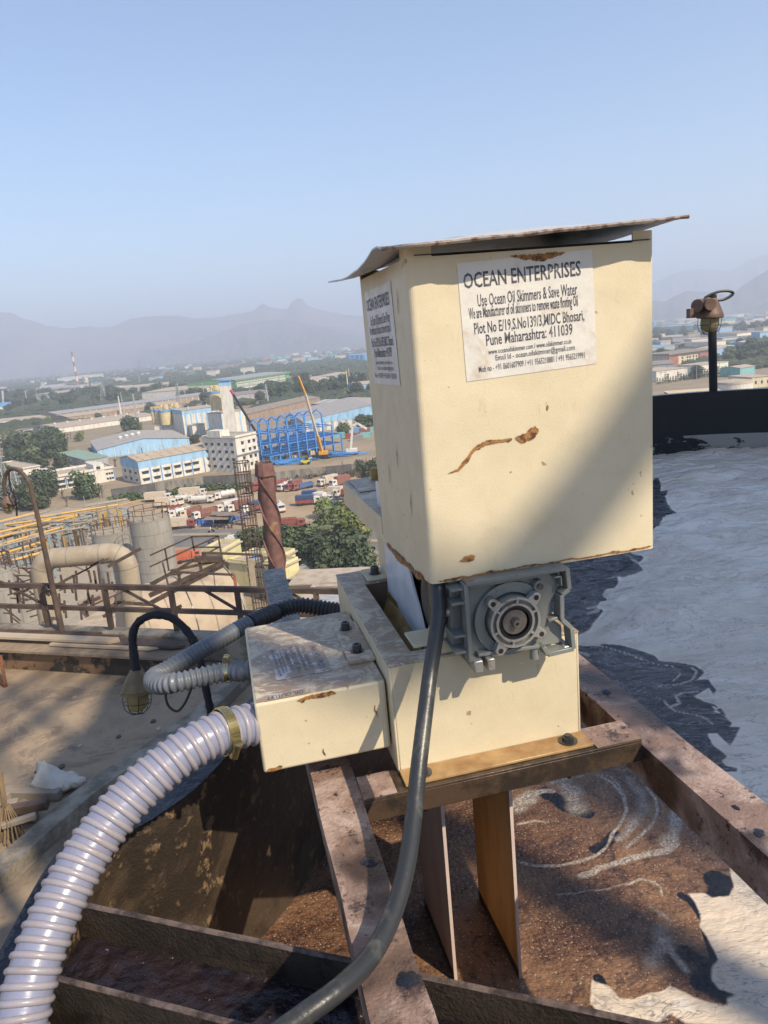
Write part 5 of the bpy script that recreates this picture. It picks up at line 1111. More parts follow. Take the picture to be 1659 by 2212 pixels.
# ================================================================ trees
def leafmat(name,c1,c2,c3):
    k=NT(name); a=k.noise(.55,4,.7); b_=k.noise(2.6,3,.8); oi=k.n.new('ShaderNodeObjectInfo')
    c=k.mix(k.ramp(a,.38,.62),c1,c2); c=k.mix(k.ramp(b_,.55,.72,0,.7),c,c3); hv=k.n.new('ShaderNodeHueSaturation'); k.link(c,hv.inputs['Color'])
    k.link(k.ramp(oi.outputs['Random'],0,1,.75,1.3),hv.inputs['Value']); k.link(k.ramp(oi.outputs['Random'],0,1,.485,.515),hv.inputs['Hue']); return k.done(hv.outputs[0],.7)
M['leaf_dark']=leafmat('dark_leaves',(.062,.082,.036),(.038,.056,.025),(.11,.125,.055))
M['leaf_mid']=leafmat('green_leaves',(.075,.10,.035),(.045,.07,.025),(.13,.15,.06))
M['leaf_lime']=leafmat('lime_leaves',(.17,.21,.05),(.10,.15,.035),(.26,.28,.09))
M['leaf_dry']=leafmat('dry_leaves',(.15,.125,.075),(.10,.095,.05),(.21,.17,.11))
M['bark']=simple('bark',(.16,.12,.09),.9,scale=3); M['frond']=leafmat('palm_leaves',(.12,.135,.065),(.07,.09,.04),(.26,.24,.14))
def crown_mesh(name,lobes,n,size,seed,flat=.8):
    rs=np.random.RandomState(seed); vs=[];fs=[]
    tot=sum(l[3] for l in lobes)
    for (x,y,z,r) in lobes:
        k=int(n*r/tot); d=rs.normal(size=(k,3)); d/=np.linalg.norm(d,axis=1)[:,None]; rad=r*(.45+.6*rs.rand(k)**.5); p=d*rad[:,None]*np.array([1,1,flat])+np.array([x,y,z])
        for q,dd in zip(p,d):
            a=rs.normal(size=3); a-=dd*(a@dd)*.6; a/=np.linalg.norm(a); b_=np.cross(dd,a)+rs.normal(size=3)*.3; b_/=np.linalg.norm(b_); s=size*rs.uniform(.6,1.4); i=len(vs)
            vs+=[q-a*s,q+b_*s*.7,q+a*s,q-b_*s*.7]; fs.append((i,i+1,i+2,i+3))
    return vs,fs
def make_tree(seed,h,w,mat,n,size,spread=False):
    rs=np.random.RandomState(seed); r=thing('broadleaf_tree','','tree',(0,0,0)); lobes=[]
    for k in range(rs.randint(6,10)):
        a=rs.rand()*6.28; q=rs.rand()**.5*w*.32; lobes.append((q*math.cos(a),q*math.sin(a),h*(.38+.40*rs.rand()) if not spread else h*(.66+.12*rs.rand()),w*rs.uniform(.20,.32)))
    lobes.append((0,0,h*.60,w*.34)); 
    if not spread: lobes+= [(w*.28*math.cos(k*1.6),w*.28*math.sin(k*1.6),h*.28,w*.22) for k in range(4)]; vs,fs=crown_mesh('c',lobes,n,size,seed,.85 if not spread else .5); b=MB().add(vs,fs); c=b.build('crown',mat,r)
    b=MB(); b.tube([(0,0,-.3),(0.1,0,h*.25),(.2,.1,h*.5)],[w*.035+.1,w*.028+.06,.06],7)
    for l in lobes[:6]: b.tube([(.1,0,h*.28),(l[0]*.5,l[1]*.5,h*.45),(l[0],l[1],l[2])],[w*.018+.05,.07,.03],5)
    b.build('trunk','bark',r); return r
def make_palm(seed,h,fan=False):
    rs=np.random.RandomState(seed); r=thing('palm_tree','','palm tree',(0,0,0)); b=MB(); b.tube([(0,0,-.3),(.15,0,h*.5),(.1,.1,h)],[.28,.2,.17],8); b.build('trunk','bark',r); b=MB()
    for k in range(30 if fan else 22):
        a=k*2.4; el=rs.uniform(-.7,1.1); L=rs.uniform(1.7,2.4) if fan else rs.uniform(2.4,3.4); pts=[]
        for t in np.linspace(0,1,5): pts.append(V3([math.cos(a)*L*t*math.cos(el),math.sin(a)*L*t*math.cos(el),h+L*t*math.sin(el)-(.0 if fan else 1.5)*t*t]))
        if fan:
            e=pts[-1]; dd=(e-pts[0])/np.linalg.norm(e-pts[0]); sd=np.cross(dd,[0,0,1.]); sd/=np.linalg.norm(sd)+1e-9; upv=np.cross(sd,dd)
            for m_ in range(-4,5):
                th=m_*.3; tip=e+(dd*math.cos(th)+sd*math.sin(th))*1.1-V3([0,0,.25]); b.add([e+sd*.05,e-sd*.05,tip],[(0,1,2)]) if 0 else b.add([e,e+(dd*math.cos(th-.14)+sd*math.sin(th-.14))*.8,tip,e+(dd*math.cos(th+.14)+sd*math.sin(th+.14))*.8],[(0,1,2,3)])
            b.tube([pts[0],e],[.03,.02],3)
        else:
            sd=V3([-math.sin(a),math.cos(a),0])
            for i in range(4):
                p,q=pts[i],pts[i+1]; wd=.55*(1-i*.15)
                b.add([p,q,q+sd*wd*.9-V3([0,0,.45]),p+sd*wd-V3([0,0,.35])],[(0,1,2,3)]); b.add([p,q,q-sd*wd*.9-V3([0,0,.45]),p-sd*wd-V3([0,0,.35])],[(0,1,2,3)])
    b.build('fronds','frond',r); return r
PROT={}
for k in range(3):
    PROT['dark',k]=make_tree(10+k,10,11,'leaf_dark',1500,.6); PROT['mid',k]=make_tree(20+k,9,10,'leaf_mid',1400,.55); PROT['dry',k]=make_tree(40+k,7,8,'leaf_dry',420,.35,True)
PROT['lime',0]=make_tree(30,9,10,'leaf_lime',1000,.5); PROT['lime',1]=make_tree(31,9,9,'leaf_lime',900,.45); PROT['lime',2]=PROT['lime',0]
PROT['wide',0]=make_tree(50,9,14,'leaf_mid',1100,.5,True);PROT['wide',1]=PROT['wide',0];PROT['wide',2]=PROT['wide',0]
for k in range(2): PROT['palm',k]=make_palm(60+k,8+k)
PROT['palm',2]=PROT['palm',0]
used_=set(); NB=[0]
LAB={'dark':'dark green broadleaf tree','mid':'mid green broadleaf tree','dry':'thin dry brownish tree','lime':'bright lime green tree','wide':'wide flat topped green tree','palm':'coconut palm'}
def plant(kind,P,s,label,group=None):
    pk=PROT[kind,random.randint(0,2)]
    if id(pk) not in used_:
        used_.add(id(pk)); c=pk; c.location=tuple(P); c.rotation_euler=(0,0,random.random()*6)
        c['label']=label
    else: c=copy_tree(pk,P,random.random()*6,label)
    c.scale=(s,s,s*random.uniform(.9,1.12))
    if group: c['group']=group
    elif 'group' in c: del c['group']
    return c
random.seed(21)
# single trees one can point to: (kind, base px, scale, label)
for kind,p,s,l in [('lime',ZA(395,1240),1.15,'bright lime green tree beside the white walled shed end, far left'),('dark',ZA(440,1400),1.7,'largest dark dense tree left of the grey roofed hall'),('lime',ZA(395,1440),.9,'lime green tree under the largest dark tree'),('dry',ZA(590,1360),1.3,'olive brown tree right behind the largest dark tree'),
 ('lime',ZA(660,1380),1.0,'light green tree at the left corner of the grey roofed hall'),('dark',ZA(1090,1310),1.7,'broad dark tree between the grey roofed hall and the cream silos'),('lime',ZA(1150,1300),1.,'yellow green tree top in front of the cream silo block'),('mid',ZA(330,1610),1.5,'round olive tree at the left end of the white pilastered office'),
 ('mid',ZA(520,1600),1.3,'olive green tree behind the white pilastered office'),('dark',ZA(140,1530),1.7,'dark round tree between the lattice pylon and the palms'),('mid',ZC(735,400),1.55,'round bright green tree at the near corner of the white pilastered office'),('dry',ZC(850,400),1.2,'dry brown tree right of the round bright green tree'),
 ('dry',ZC(520,400),1.2,'dry thin tree in front of the white pilastered office'),('dry',ZC(400,450),1.3,'leafless brown tree left of the pilastered office above the yellow pipes'),('dry',ZC(560,470),1.,'small dry bush above the yellow pipes'),('wide',ZB(1130,440+160),1.,'wide tree right of the crane boom'),
 ('wide',ZA(960,1590),1.2,'wide flat acacia in front of the white wall of the blue gabled hall'),('dry',ZA(1180,1480),1.2,'sparse acacia against the pale blue gable wall'),('wide',ZA(800,1600),1.0,'flat topped tree by the annex gate'),('mid',ZB(165,990),.9,'slender tree between the process plant and the banded hall'),
 ('mid',ZB(1400,920),1.1,'bushy tree left of the white excavator arm'),('dark',ZB(1570,860),1.2,'dark tree behind the white excavator arm'),('dark',ZB(1630,850),1.1,'dark tree at the hood edge behind the excavator arm'),('dry',ZB(1590,1200),1.3,'dry thorn tree at the hood edge by the concrete wall'),('dry',ZB(1560,1250),1.1,'dry bush on the bank next to the thorn tree'),
 ('dry',ZB(1390,1180),.8,'bare sapling below the white excavator'),('mid',ZB(700,620),1.2,'pale green tree in front of the steel post'),('dark',ZB(180,550),1.,'dark tree below the green hall'),('lime',ZB(1240,1600),1.,'bright bush at the road edge'),('dry',ZB(1240,1360),.9,'thorny bush beside the parked lorries'),('dry',ZB(1250,1440),.7,'bare bush in the yard by the blue lorry'),('dry',ZB(1320,1450),.9,'dry shrub between the white lorries and the blue one'),
 ('palm',ZA(110,1390),1.15,'coconut palm with spreading crown at far left'),('palm',ZA(70,1400),1.,'coconut palm next to the left edge'),('palm',ZA(180,1440),1.2,'tall coconut palm right of the twin palms'),('palm',ZA(250,1460),1.1,'coconut palm leaning over the white shed corner'),('palm',ZA(290,1600),1.3,'palm with pale trunk in front of the dark trees'),('palm',ZB(1430,640),1.1,'palm beside the twin concrete posts'),('palm',ZB(510,560),.9,'palm below the green hall end'),
 ('dark',ZG(640,1180),1.4,'tall dark tree between the two white halls at right'),('mid',ZG(1100,1100-120),1.6,'big olive tree on the slope right of the lamp pole'),('dark',ZG(1270,730),1.5,'dark tree between the sky blue shed and the cobalt shed'),('mid',ZG(1440,870),1.7,'brownish green tree on the slope at right'),('mid',ZG(1590,930),1.6,'green tree mass near the right edge'),('dark',ZG(1640,800),1.5,'dark tree on the right edge'),('mid',ZG(1600,650),1.3,'tree above the cobalt shed at the right edge'),
 ('mid',ZG(330,760),1.4,'dusty olive tree in front of the blue roof right of the hood'),('mid',ZG(440,780),1.3,'olive tree behind the college block'),('mid',ZG(1300,440),2.,'round tree right of the cream three storey block'),('dark',ZG(160,870),1.3,'dark tree left of the college block'),('mid',ZG(1160,500),1.,'grassy tree on the bank right of the cream block')]:
    plant(kind,G(*p),s*(.72 if kind!='palm' else 1.),l)
# fan palms and garden trees by the yellow gate building
for k,(p,s,kind) in enumerate([(ZE(700,790),1.,'mid'),(ZE(640,800),.8,'dark'),(ZE(950,800),1.1,'dark'),(ZE(1050,830),1.1,'mid'),(ZE(1100,900),1.,'mid'),(ZE(1180,950),1.,'dark'),(ZE(1480,950),1.1,'dark'),(ZE(1330,900),1.,'mid'),(ZE(1420,880),1.,'dry'),(ZE(1400,620),1.25,'lime'),(ZE(1480,690),1.2,'lime'),(ZE(1200,700),.9,'lime'),(ZE(1520,900),1.,'mid'),(ZE(1260,1000),.9,'dark'),(ZE(1540,1000),.9,'dark'),(ZE(1000,740),.8,'mid')]):
    o=plant(kind,G(p[0],p[1]+22,0),s*.82,LAB[kind]+' in the garden belt right of the rusty chimney','garden trees right of the rusty chimney')
fp=[make_palm(71,6.5,True),make_palm(72,6.,True)]
for k,(q,s) in enumerate([(ZE(1330,740),1.),(ZE(1215,900),1.)]):
    o=fp[k]; o.location=tuple(G(q[0],q[1]+14,0)); o.scale=(1.15,1.15,1.1); o['label']=['upper fan palm beside the lime green tree','lower fan palm with drooping dusty leaves'][k]
# tree belts scattered in real ground polygons
def inpoly(P,poly): return bool(inside([q[:2] for q in poly],np.array([P[0]]),np.array([P[1]]))[0])
FA=np.array(FOOT)
def clear(P,r=3):
    dx=P[0]-FA[:,0]; dy=P[1]-FA[:,1]; a=dx*FA[:,2]+dy*FA[:,3]; c=dx*FA[:,4]+dy*FA[:,5]
    return not bool(((a>-r)&(a<FA[:,6]+r)&(c>-r*1.6)&(c<FA[:,7]+r)).any())
def belt(px,n,kinds,smin,smax,label,group,tries=9):
    poly_=[G(p[0],p[1]) for p in px]; xs=[q[0] for q in poly_]; ys=[q[1] for q in poly_]; c=0
    for t in range(n*tries):
        P=V3([random.uniform(min(xs),max(xs)),random.uniform(min(ys),max(ys)),0])
        if inpoly(P,poly_) and clear(P,5):
            kd=random.choice(kinds); plant(kd,P,random.uniform(smin,smax)*.85,LAB[kd]+' '+label,LAB[kd]+'s '+group); c+=1
            if c>=n: break
belt([ZA(0,1010),ZA(350,1000),ZA(1000,980),ZA(1000,1060),ZA(430,1130),ZA(0,1190)],105,['dark','mid','mid','wide','dry'],1.2,2.,'in the belt above the long white shed','in the belt above the long white shed')
belt([ZA(740,1010),ZA(1250,960),ZA(1640,950),ZA(1640,975),ZA(900,1050)],26,['dark','mid'],1.1,1.7,'just above the grey barrel roof','above the grey barrel roof')
belt([ZA(930,1120),ZA(1280,1070),ZA(1280,1140),ZA(900,1180)],22,['dark','mid','dry'],.9,1.4,'below the grey barrel roof','below the grey barrel roof')
belt([ZA(500,1180),ZA(900,1130),ZA(900,1200),ZA(520,1225)],18,['mid','dark','dry'],.8,1.3,'behind the white walled shed','behind the white walled shed')
belt([ZB(640,560),ZB(860,530),ZB(1180,500),ZB(1400,480),ZB(1640,520),ZB(1640,610),ZB(1200,590),ZB(900,610),ZB(700,640)],60,['dark','mid','wide','dark'],1.1,1.9,'in the grove between the green hall and the hood','in the grove between the green hall and the hood')
belt([ZB(40,600),ZB(280,570),ZB(280,640),ZB(60,640)],9,['dark','mid'],1.,1.5,'behind the process plant','behind the process plant')
belt([ZA(0,1400),ZA(330,1400),ZA(560,1440),ZA(480,1560),ZA(0,1600)],34,['dark','mid','palm'],1.,1.5,'left of the annex','left of the annex')
belt([ZC(0,200),ZC(330,260),ZC(420,420),ZC(340,520),ZC(0,500)],26,['mid','dark','dry'],.8,1.3,'beside the lattice pylons above the pipes','beside the lattice pylons')
belt([ZG(1000,950),ZG(1300,760),ZG(1659,740),ZG(1659,1000),ZG(1200,960)],30,['mid','dry','dark'],1.,1.7,'on the slope right of the lamp','on the slope right of the lamp')
belt([ZG(50,600),ZG(850,560),ZG(850,600),ZG(50,660)],22,['dark','mid'],1.4,2.,'on the long mound left of the lamp','on the mound left of the lamp')
belt([ZG(50,500),ZG(700,480),ZG(1300,470),ZG(1659,470),ZG(1659,520),ZG(50,540)],20,['dark','mid'],1.2,2.2,'between the sheds at right','between the sheds at right')
belt([ZB(1480,1230),ZB(1640,1180),ZB(1640,1260),ZB(1460,1250)],7,['mid','dry'],.5,.8,'on the bank near the hood','on the bank near the hood')
# saplings in a row
sap=None
for i in range(26):
    p=ZG(105+i*37,1262-i*5.6); P=G(*p); hgt_=random.uniform(4,7)
    if sap is None:
        sap=thing('sapling','slim conical sapling in the row in front of the two white halls at right','sapling',P,'saplings in front of the white halls'); vs,fs=crown_mesh('c',[(0,0,1.5,1.1),(0,0,3,.8),(0,0,4.3,.5)],120,.3,5,1.1); b=MB().add([V3(v)+P for v in vs],fs); b.build('crown','leaf_dark',sap); b=MB(); b.tube([P,P+V3([0,0,4])],[.12,.05],5); b.build('trunk','bark',sap)
    else: c=copy_tree(sap,P,random.random()*6); s=hgt_/5; c.scale=(s,s,s)
# hedge along the wall
def scrub(name,pxa,n,mat,smin,smax,spread):
    rs=np.random.RandomState(3+n); vs=[];fs=[]; P=[G(*p) for p in pxa]
    for k in range(n):
        i=rs.randint(len(P)-1); t=rs.rand(); p=P[i]*(1-t)+P[i+1]*t+rs.normal(size=3)*[spread,spread,0]; s=rs.uniform(smin,smax)
        v,f=crown_mesh('c',[(p[0],p[1],s*.5,s)],26,s*.33,k,.7); o=len(vs); vs+=v; fs+=[tuple(q+o for q in a) for a in f]
    tag(MB().add(vs,fs).build(name,mat,None),kind='stuff')
scrub('scrub',[ZC(960,410),ZC(1300,390),ZC(1659,335),ZE(300,330),ZE(570,320)],150,'leaf_mid',.8,2.,1.4)
scrub('dry_scrub',[ZE(1000,240),ZE(1300,215),ZE(1659,190)],60,'leaf_dry',.6,1.5,3.)
scrub('garden_hedge',[ZE(560,800),ZE(640,815),ZE(1000,960),ZE(1560,1000)],60,'leaf_dark',1.,2.,1.5)
# far woodland: one mass
rs=np.random.RandomState(9); vs=[];fs=[]
ico=bmesh.new(); bmesh.ops.create_icosphere(ico,subdivisions=1,radius=1); IV=np.array([v.co[:] for v in ico.verts]); IF=[tuple(v.index for v in f.verts) for f in ico.faces]; ico.free()
cnt=0
for k in range(90000):
    y=560*math.exp(rs.rand()*2.15); x=rs.uniform(-.62,.62)*y
    if k%4==0: y=300*math.exp(rs.rand()*1.2); x=rs.uniform(.05,.33)*y
    elif y<900 and rs.rand()<.35: continue
    q=float(vnoise(np.array([x*.006+50]),np.array([y*.0035+50]),4)[0]); pr=.75*(1-min(1,max(0,(y-700)/4200)))+.12
    if q<.42 and rs.rand()<.8: continue
    if rs.rand()>pr: continue
    if not clear((x,y),9): continue
    r=rs.uniform(3.5,6.)*(1+y/5200); v=IV*(r*rs.uniform(.85,1.15,size=(12,1)))*[1.25,1.25,.55]; a=rs.rand()*6; c,s_=math.cos(a),math.sin(a); v=np.c_[v[:,0]*c-v[:,1]*s_+x,v[:,0]*s_+v[:,1]*c+y,v[:,2]+r*.30]
    o=len(vs); vs+=v.tolist(); fs+=[(f[0]+o,f[1]+o,f[2]+o) for f in IF]; cnt+=1
    if cnt>14000: break
me=bpy.data.meshes.new('woodland'); me.from_pydata(vs,[],fs)
def m_wood():
    k=NT('woodland_canopy'); a=k.noise(.012,4,.6); b_=k.noise(.35,4,.8); c=k.mix(k.ramp(a,.42,.6),(.040,.062,.028),(.075,.085,.040)); c=k.mix(k.ramp(b_,.45,.7,0,.8),c,(.105,.115,.055)); return k.done(c,.9,0,k.bump(b_,2.5))
me.materials.append(m_wood()); o=bpy.data.objects.new('woodland',me); COL.objects.link(o); tag(o,kind='stuff')
# ================================================================ lorries
for nm,c in dict(p_white=(.64,.61,.56),p_red=(.28,.075,.055),p_rust=(.25,.10,.075),p_orange=(.50,.13,.06),p_blue=(.07,.14,.32),p_navy=(.04,.07,.16),p_grey=(.25,.25,.25),p_cream=(.60,.50,.38),tyre=(.02,.02,.02)).items(): paint(nm,c,.1,.45,1.5)
M['windscreen']=simple('windscreen',(.03,.04,.05),.1)
def lorry(kind,cab,body,label,loc,ang,L=8.5,group=None):
    r=thing('parked_lorry',label,'lorry',(0,0,0),group)
    b=MB(); b.box(-L/2,L/2-.2,-1.0,1.0,.7,.95); b.build('chassis','p_grey',r)
    x1=L/2; b=MB(); b.prism([(x1-2.1,-1.2,.7),(x1,-1.2,.7),(x1,-1.2,1.8),(x1-.25,-1.2,2.75),(x1-2.1,-1.2,2.85)],(0,2.4,0)); c=b.build('cab',cab,r,bevel=.08)
    MB().add([(x1+.03,-1.05,1.85),(x1+.03,1.05,1.85),(x1-.20,1.0,2.6),(x1-.20,-1.0,2.6)],[(0,1,2,3)]).build('windscreen','windscreen',c)
    for y in (-1.23,1.23): MB().box(x1-1.3,x1-.4,min(y,y*.98),max(y,y*.98),1.85,2.5).build('side_window','windscreen',c)
    MB().box(x1-.02,x1+.12,-1.15,1.15,.55,.85).build('bumper','p_white' if cab!='p_white' else 'p_red',c)
    bx0,bx1=-L/2,x1-2.3
    if kind=='container': MB().box(bx0,bx1,-1.25,1.25,1.0,3.7).build('cargo_box',body,r,bevel=.05)
    elif kind=='tarp':
        b=MB(); b.box(bx0,bx1,-1.25,1.25,1.0,2.0); b.build('side_boards','p_red',r); MB().box(bx0,bx1,-1.22,1.22,2.0,3.6).build('tarpaulin',body,r,bevel=.12)
    elif kind=='tanker':
        MB().cyl((bx0,0,2.05),(bx1,0,2.05),1.15,n=16).build('tank_barrel',body,r,smooth=True); MB().box(bx0+.5,bx1-.5,-.35,.35,3.15,3.3).build('catwalk','p_grey',r); 
        for x in np.linspace(bx0+.8,bx1-.8,3): MB().cyl((x,0,3.1),(x,0,3.45),.35,n=8).build('manhole',body,r)
    elif kind=='stake':
        MB().box(bx0,bx1,-1.2,1.2,1.0,1.15).build('load_floor',body,r); b=MB()
        for z in (1.35,1.8,2.25,2.7,3.1):
            for y in (-1.2,1.2): b.box(bx0,bx1,y-.05,y+.05,z-.13,z+.13)
            b.box(bx0-.04,bx0+.06,-1.14,1.14,z-.13,z+.13)
        b.build('slatted_side',body,r)
        for y in (-1.27,1.27):
            for x in np.linspace(bx0+.1,bx1-.1,6): MB().box(x-.06,x+.06,y-.02,y+.02,1.0,3.25).build('stake',body,r)
    elif kind=='open':
        b=MB(); b.box(bx0,bx1,-1.2,1.2,1.0,1.15); b.box(bx0,bx1,-1.25,-1.17,1.15,2.2); b.box(bx0,bx1,1.17,1.25,1.15,2.2); b.box(bx0,bx0+.08,-1.17,1.17,1.15,2.2); b.box(bx1-.08,bx1,-1.17,1.17,1.15,2.5); b.build('tipper_body',body,r); MB().box(bx0+.2,bx1-.2,-1.3,-1.255,1.5,1.8).build('side_stripe','p_white',r)
    for x in (x1-1.2,bx0+.8,bx0+2.0)+((bx0+3.2,) if L>9 else ()):
        for y in (-1.08,1.08): MB().cyl((x,y-.15,.5),(x,y+.15,.5),.5,n=14).build('wheel','tyre',r)
    r.location=tuple(loc); r.rotation_euler=(0,0,R_(ang)); r.scale=(1,.9,.9); return r
# heading 0 = pointing right, -90 = towards the viewer
LT=[('container','p_red','p_cream','red cab lorry with cream box body nearest the road at left',ZH(370,590),-2,9.5),('tanker','p_white','p_white','long white tanker lorry facing right, second row',ZH(590,315),-4,9.5),('tanker','p_white','p_white','white tanker lorry directly behind the cab of the second row tanker',ZH(400,310),-2,8),
('tanker','p_white','p_white','white tanker lorry parked alone on the bare patch beyond the others',ZH(830,265),-155,9),('container','p_white','p_cream','white cab lorry with long cream body at far left of the yard',ZH(190,355),-3,9),('open','p_cream','p_cream','cream open lorry between the left tankers',ZH(310,325),-50,7),('container','p_white','p_cream','cream topped trailer lorry at the back left of the yard',ZH(100,290),-5,12),('container','p_white','p_cream','flat roofed pale lorry behind the second row tanker',ZH(480,240),-3,12),
('container','p_white','p_white','tall white box lorry parked nose towards the tea stall',ZH(870,400),-145,10),('stake','p_white','p_rust','white cab lorry with rust red slatted body behind the tea stall',ZH(610,480),-145,9.5),('stake','p_cream','p_rust','cream cab lorry with red slats in the third row',ZH(450,465),-145,9),('tanker','p_white','p_white','white tanker with nose to the viewer in the third row left',ZH(330,465),-145,9),('stake','p_cream','p_red','old red slatted lorry at the left end of the third row',ZH(250,450),-145,8),
('container','p_white','p_rust','white cab lorry with brick red ribbed body right of the white box lorry',ZH(980,400),-145,9.5),('tarp','p_white','p_navy','white cab lorry with navy tarpaulin seen through the ladder cage',ZH(1130,410),-145,8.5),('container','p_rust','p_red','red box lorry immediately left of the rusty chimney top',ZH(1160,185),-125,9),
('container','p_rust','p_red','first red container lorry right of the rusty chimney',ZE(855,335),-125,10),('tanker','p_white','p_white','white tanker lorry fourth from the left in the row by the wall',ZE(925,330),-125,9.5),('container','p_red','p_rust','red cab lorry with maroon box in the row by the wall',ZE(985,330),-125,9.5),('open','p_rust','p_blue','rusty cab lorry with bright blue body at the right end of the row',ZE(1060,325),-145,10),
('tarp','p_white','p_navy','white cab lorry with dark blue tarpaulin and red sides in mid yard',ZE(1110,455),-2,10),('tarp','p_white','p_navy','second dark blue lorry just behind the mid yard one',ZE(1150,415),-2,9),('container','p_white','p_cream','white box lorry on the bank near the hood, left one',ZE(1270,290),-140,10),('container','p_white','p_rust','lorry with brick red container on the bank near the hood',ZE(1370,295),-140,10),
('tanker','p_white','p_white','white cement mixer like tanker right of the rusty chimney',ZE(880,510),-75,7),('stake','p_red','p_red','bright red slatted lorry on the road edge right of the chimney',ZE(965,650),-1,10),('open','p_orange','p_blue','orange cab lorry with blue striped body left of the hood cover',ZE(1385,455),-15,8),('container','p_white','p_white','white lorry cluster member beside the thorny bush',ZE(1230,440),-30,8),('container','p_red','p_cream','pale lorry with red roof stripes below the bank, left of the hood',ZE(1360,385),-20,9),
('open','p_white','p_white','white lorry half hidden by the bushes near the hood cover',ZE(1280,395),-20,9),('stake','p_orange','p_orange','orange red slatted lorry on the near lane left of the yellow gate house',ZH(400,960),24,9)]
for kd,cb_,bd,lb,p,a,L in LT: lorry(kd,cb_,bd,lb,G(*p),a,L*.78)
def car(loc,ang,mat,label):
    r=thing('car',label,'car',(0,0,0)); b=MB(); b.box(-2,2,-.85,.85,.35,.95); b.prism([(-1.5,-.78,.95),(1.0,-.78,.95),(.5,-.7,1.5),(-1.1,-.7,1.5)],(0,1.5,0)); b.build('body',mat,r,bevel=.08)
    MB().add([(1.02,-.7,.98),(1.02,.7,.98),(.54,.62,1.47),(.54,-.62,1.47)],[(0,1,2,3)]).build('windscreen','windscreen',r)
    for x in (-1.25,1.25):
        for y in (-.8,.8): MB().cyl((x,y-.1,.33),(x,y+.1,.33),.33,n=12).build('wheel','tyre',r)
    r.location=tuple(loc); r.rotation_euler=(0,0,R_(ang))
car(G(*ZH(650,900)),20,'p_white','white car parked left of the yellow gate house'); car(G(*ZH(915,725)),5,'p_white','white car on the near lane beyond the yellow gate house')
def scooter(loc,ang,label,rider=None):
    r=thing('motorcycle',label,'motorcycle',(0,0,0)); b=MB(); b.bar((-.5,0,.6),(.4,0,.65),.28,.3); b.build('body','p_navy',r,bevel=.05)
    for x in (-.62,.62): MB().cyl((x,-.05,.3),(x,.05,.3),.3,n=12).build('wheel','tyre',r)
    b=MB(); b.tube([(.62,0,.3),(.45,0,.95),(.42,-.3,1.0)],.03,5); b.tube([(.45,0,.95),(.42,.3,1.0)],.03,5); b.build('handlebar','p_grey',r); MB().box(-.6,0,-.14,.14,.75,.85).build('seat','tyre',r)
    r.location=tuple(loc); r.rotation_euler=(0,0,R_(ang)); return r
def person(loc,ang,label,shirt,trousers,sit=False):
    """small figure grown as one skin"""
    me=bpy.data.meshes.new('body'); 
    if sit: V=[(0,0,.85),(0,0,1.1),(.08,0,1.38),(.12,0,1.52),(.14,0,1.64),(.35,.13,.8),(.25,.15,.4),(.35,-.13,.8),(.25,-.15,.4),(.12,.2,1.32),(.35,.25,1.1),(.5,.25,1.05),(.12,-.2,1.32),(.35,-.25,1.1),(.5,-.25,1.05)]
    else: V=[(0,0,.9),(0,0,1.15),(0,0,1.42),(0,0,1.53),(0,0,1.65),(.03,.1,.5),(0,.12,.06),(-.05,-.1,.5),(.02,-.12,.06),(0,.2,1.38),(.03,.26,1.1),(.1,.25,.85),(0,-.2,1.38),(.03,-.26,1.1),(.12,-.24,.86)]
    E=[(0,1),(1,2),(2,3),(3,4),(0,5),(5,6),(0,7),(7,8),(2,9),(9,10),(10,11),(2,12),(12,13),(13,14)]
    me.from_pydata(V,E,[]); o=bpy.data.objects.new('body',me); r=thing('person',label,'person',(0,0,0)); COL.objects.link(o); o.parent=r
    sk_=o.modifiers.new('skin','SKIN'); rad=[.13,.14,.15,.05,.095,.075,.05,.075,.05,.055,.04,.035,.055,.04,.035]
    for i,q in enumerate(me.skin_vertices[0].data): q.radius=(rad[i],rad[i]); q.use_root=(i==0)
    o.modifiers.new('s','SUBSURF').levels=1; me.materials.append(M[shirt]); o['label']='figure in pale shirt'
    MB().lathe([(0,.11),(.09,.07),(.105,0),(.08,-.03)],(V[4][0],V[4][1],V[4][2]+.03),(0,0,1),10).build('hair','tyre',r,smooth=True)
    r.location=tuple(loc); r.rotation_euler=(0,0,R_(ang))
p=G(*ZH(680,635)); scooter(p,180,'motorcycle with a rider on the far lane of the road'); person(p,180,'person riding a motorcycle on the far lane in pale shirt','p_white','p_navy',True)
p=G(*ZH(680,760)); scooter(p,170,'motorcycle with a rider on the near lane of the road'); person(p,170,'person in blue shirt riding a motorcycle on the near lane','p_blue','p_navy',True)
sc0=None
for k,(x,y) in enumerate([(690,585),(720,588),(760,590),(790,585),(830,588),(870,590),(905,588)]):
    scooter(G(*ZH(x,y)),random.uniform(60,120),'motorcycle parked in the row in front of the tea stall')['group']='motorcycles in front of the tea stall'
person(G(*ZH(935,560)),-90,'person standing by the blue drum at the tea stall','p_grey','p_navy'); person(G(*ZH(1025,550)),-60,'person in orange standing right of the tea stall','p_orange','p_navy')
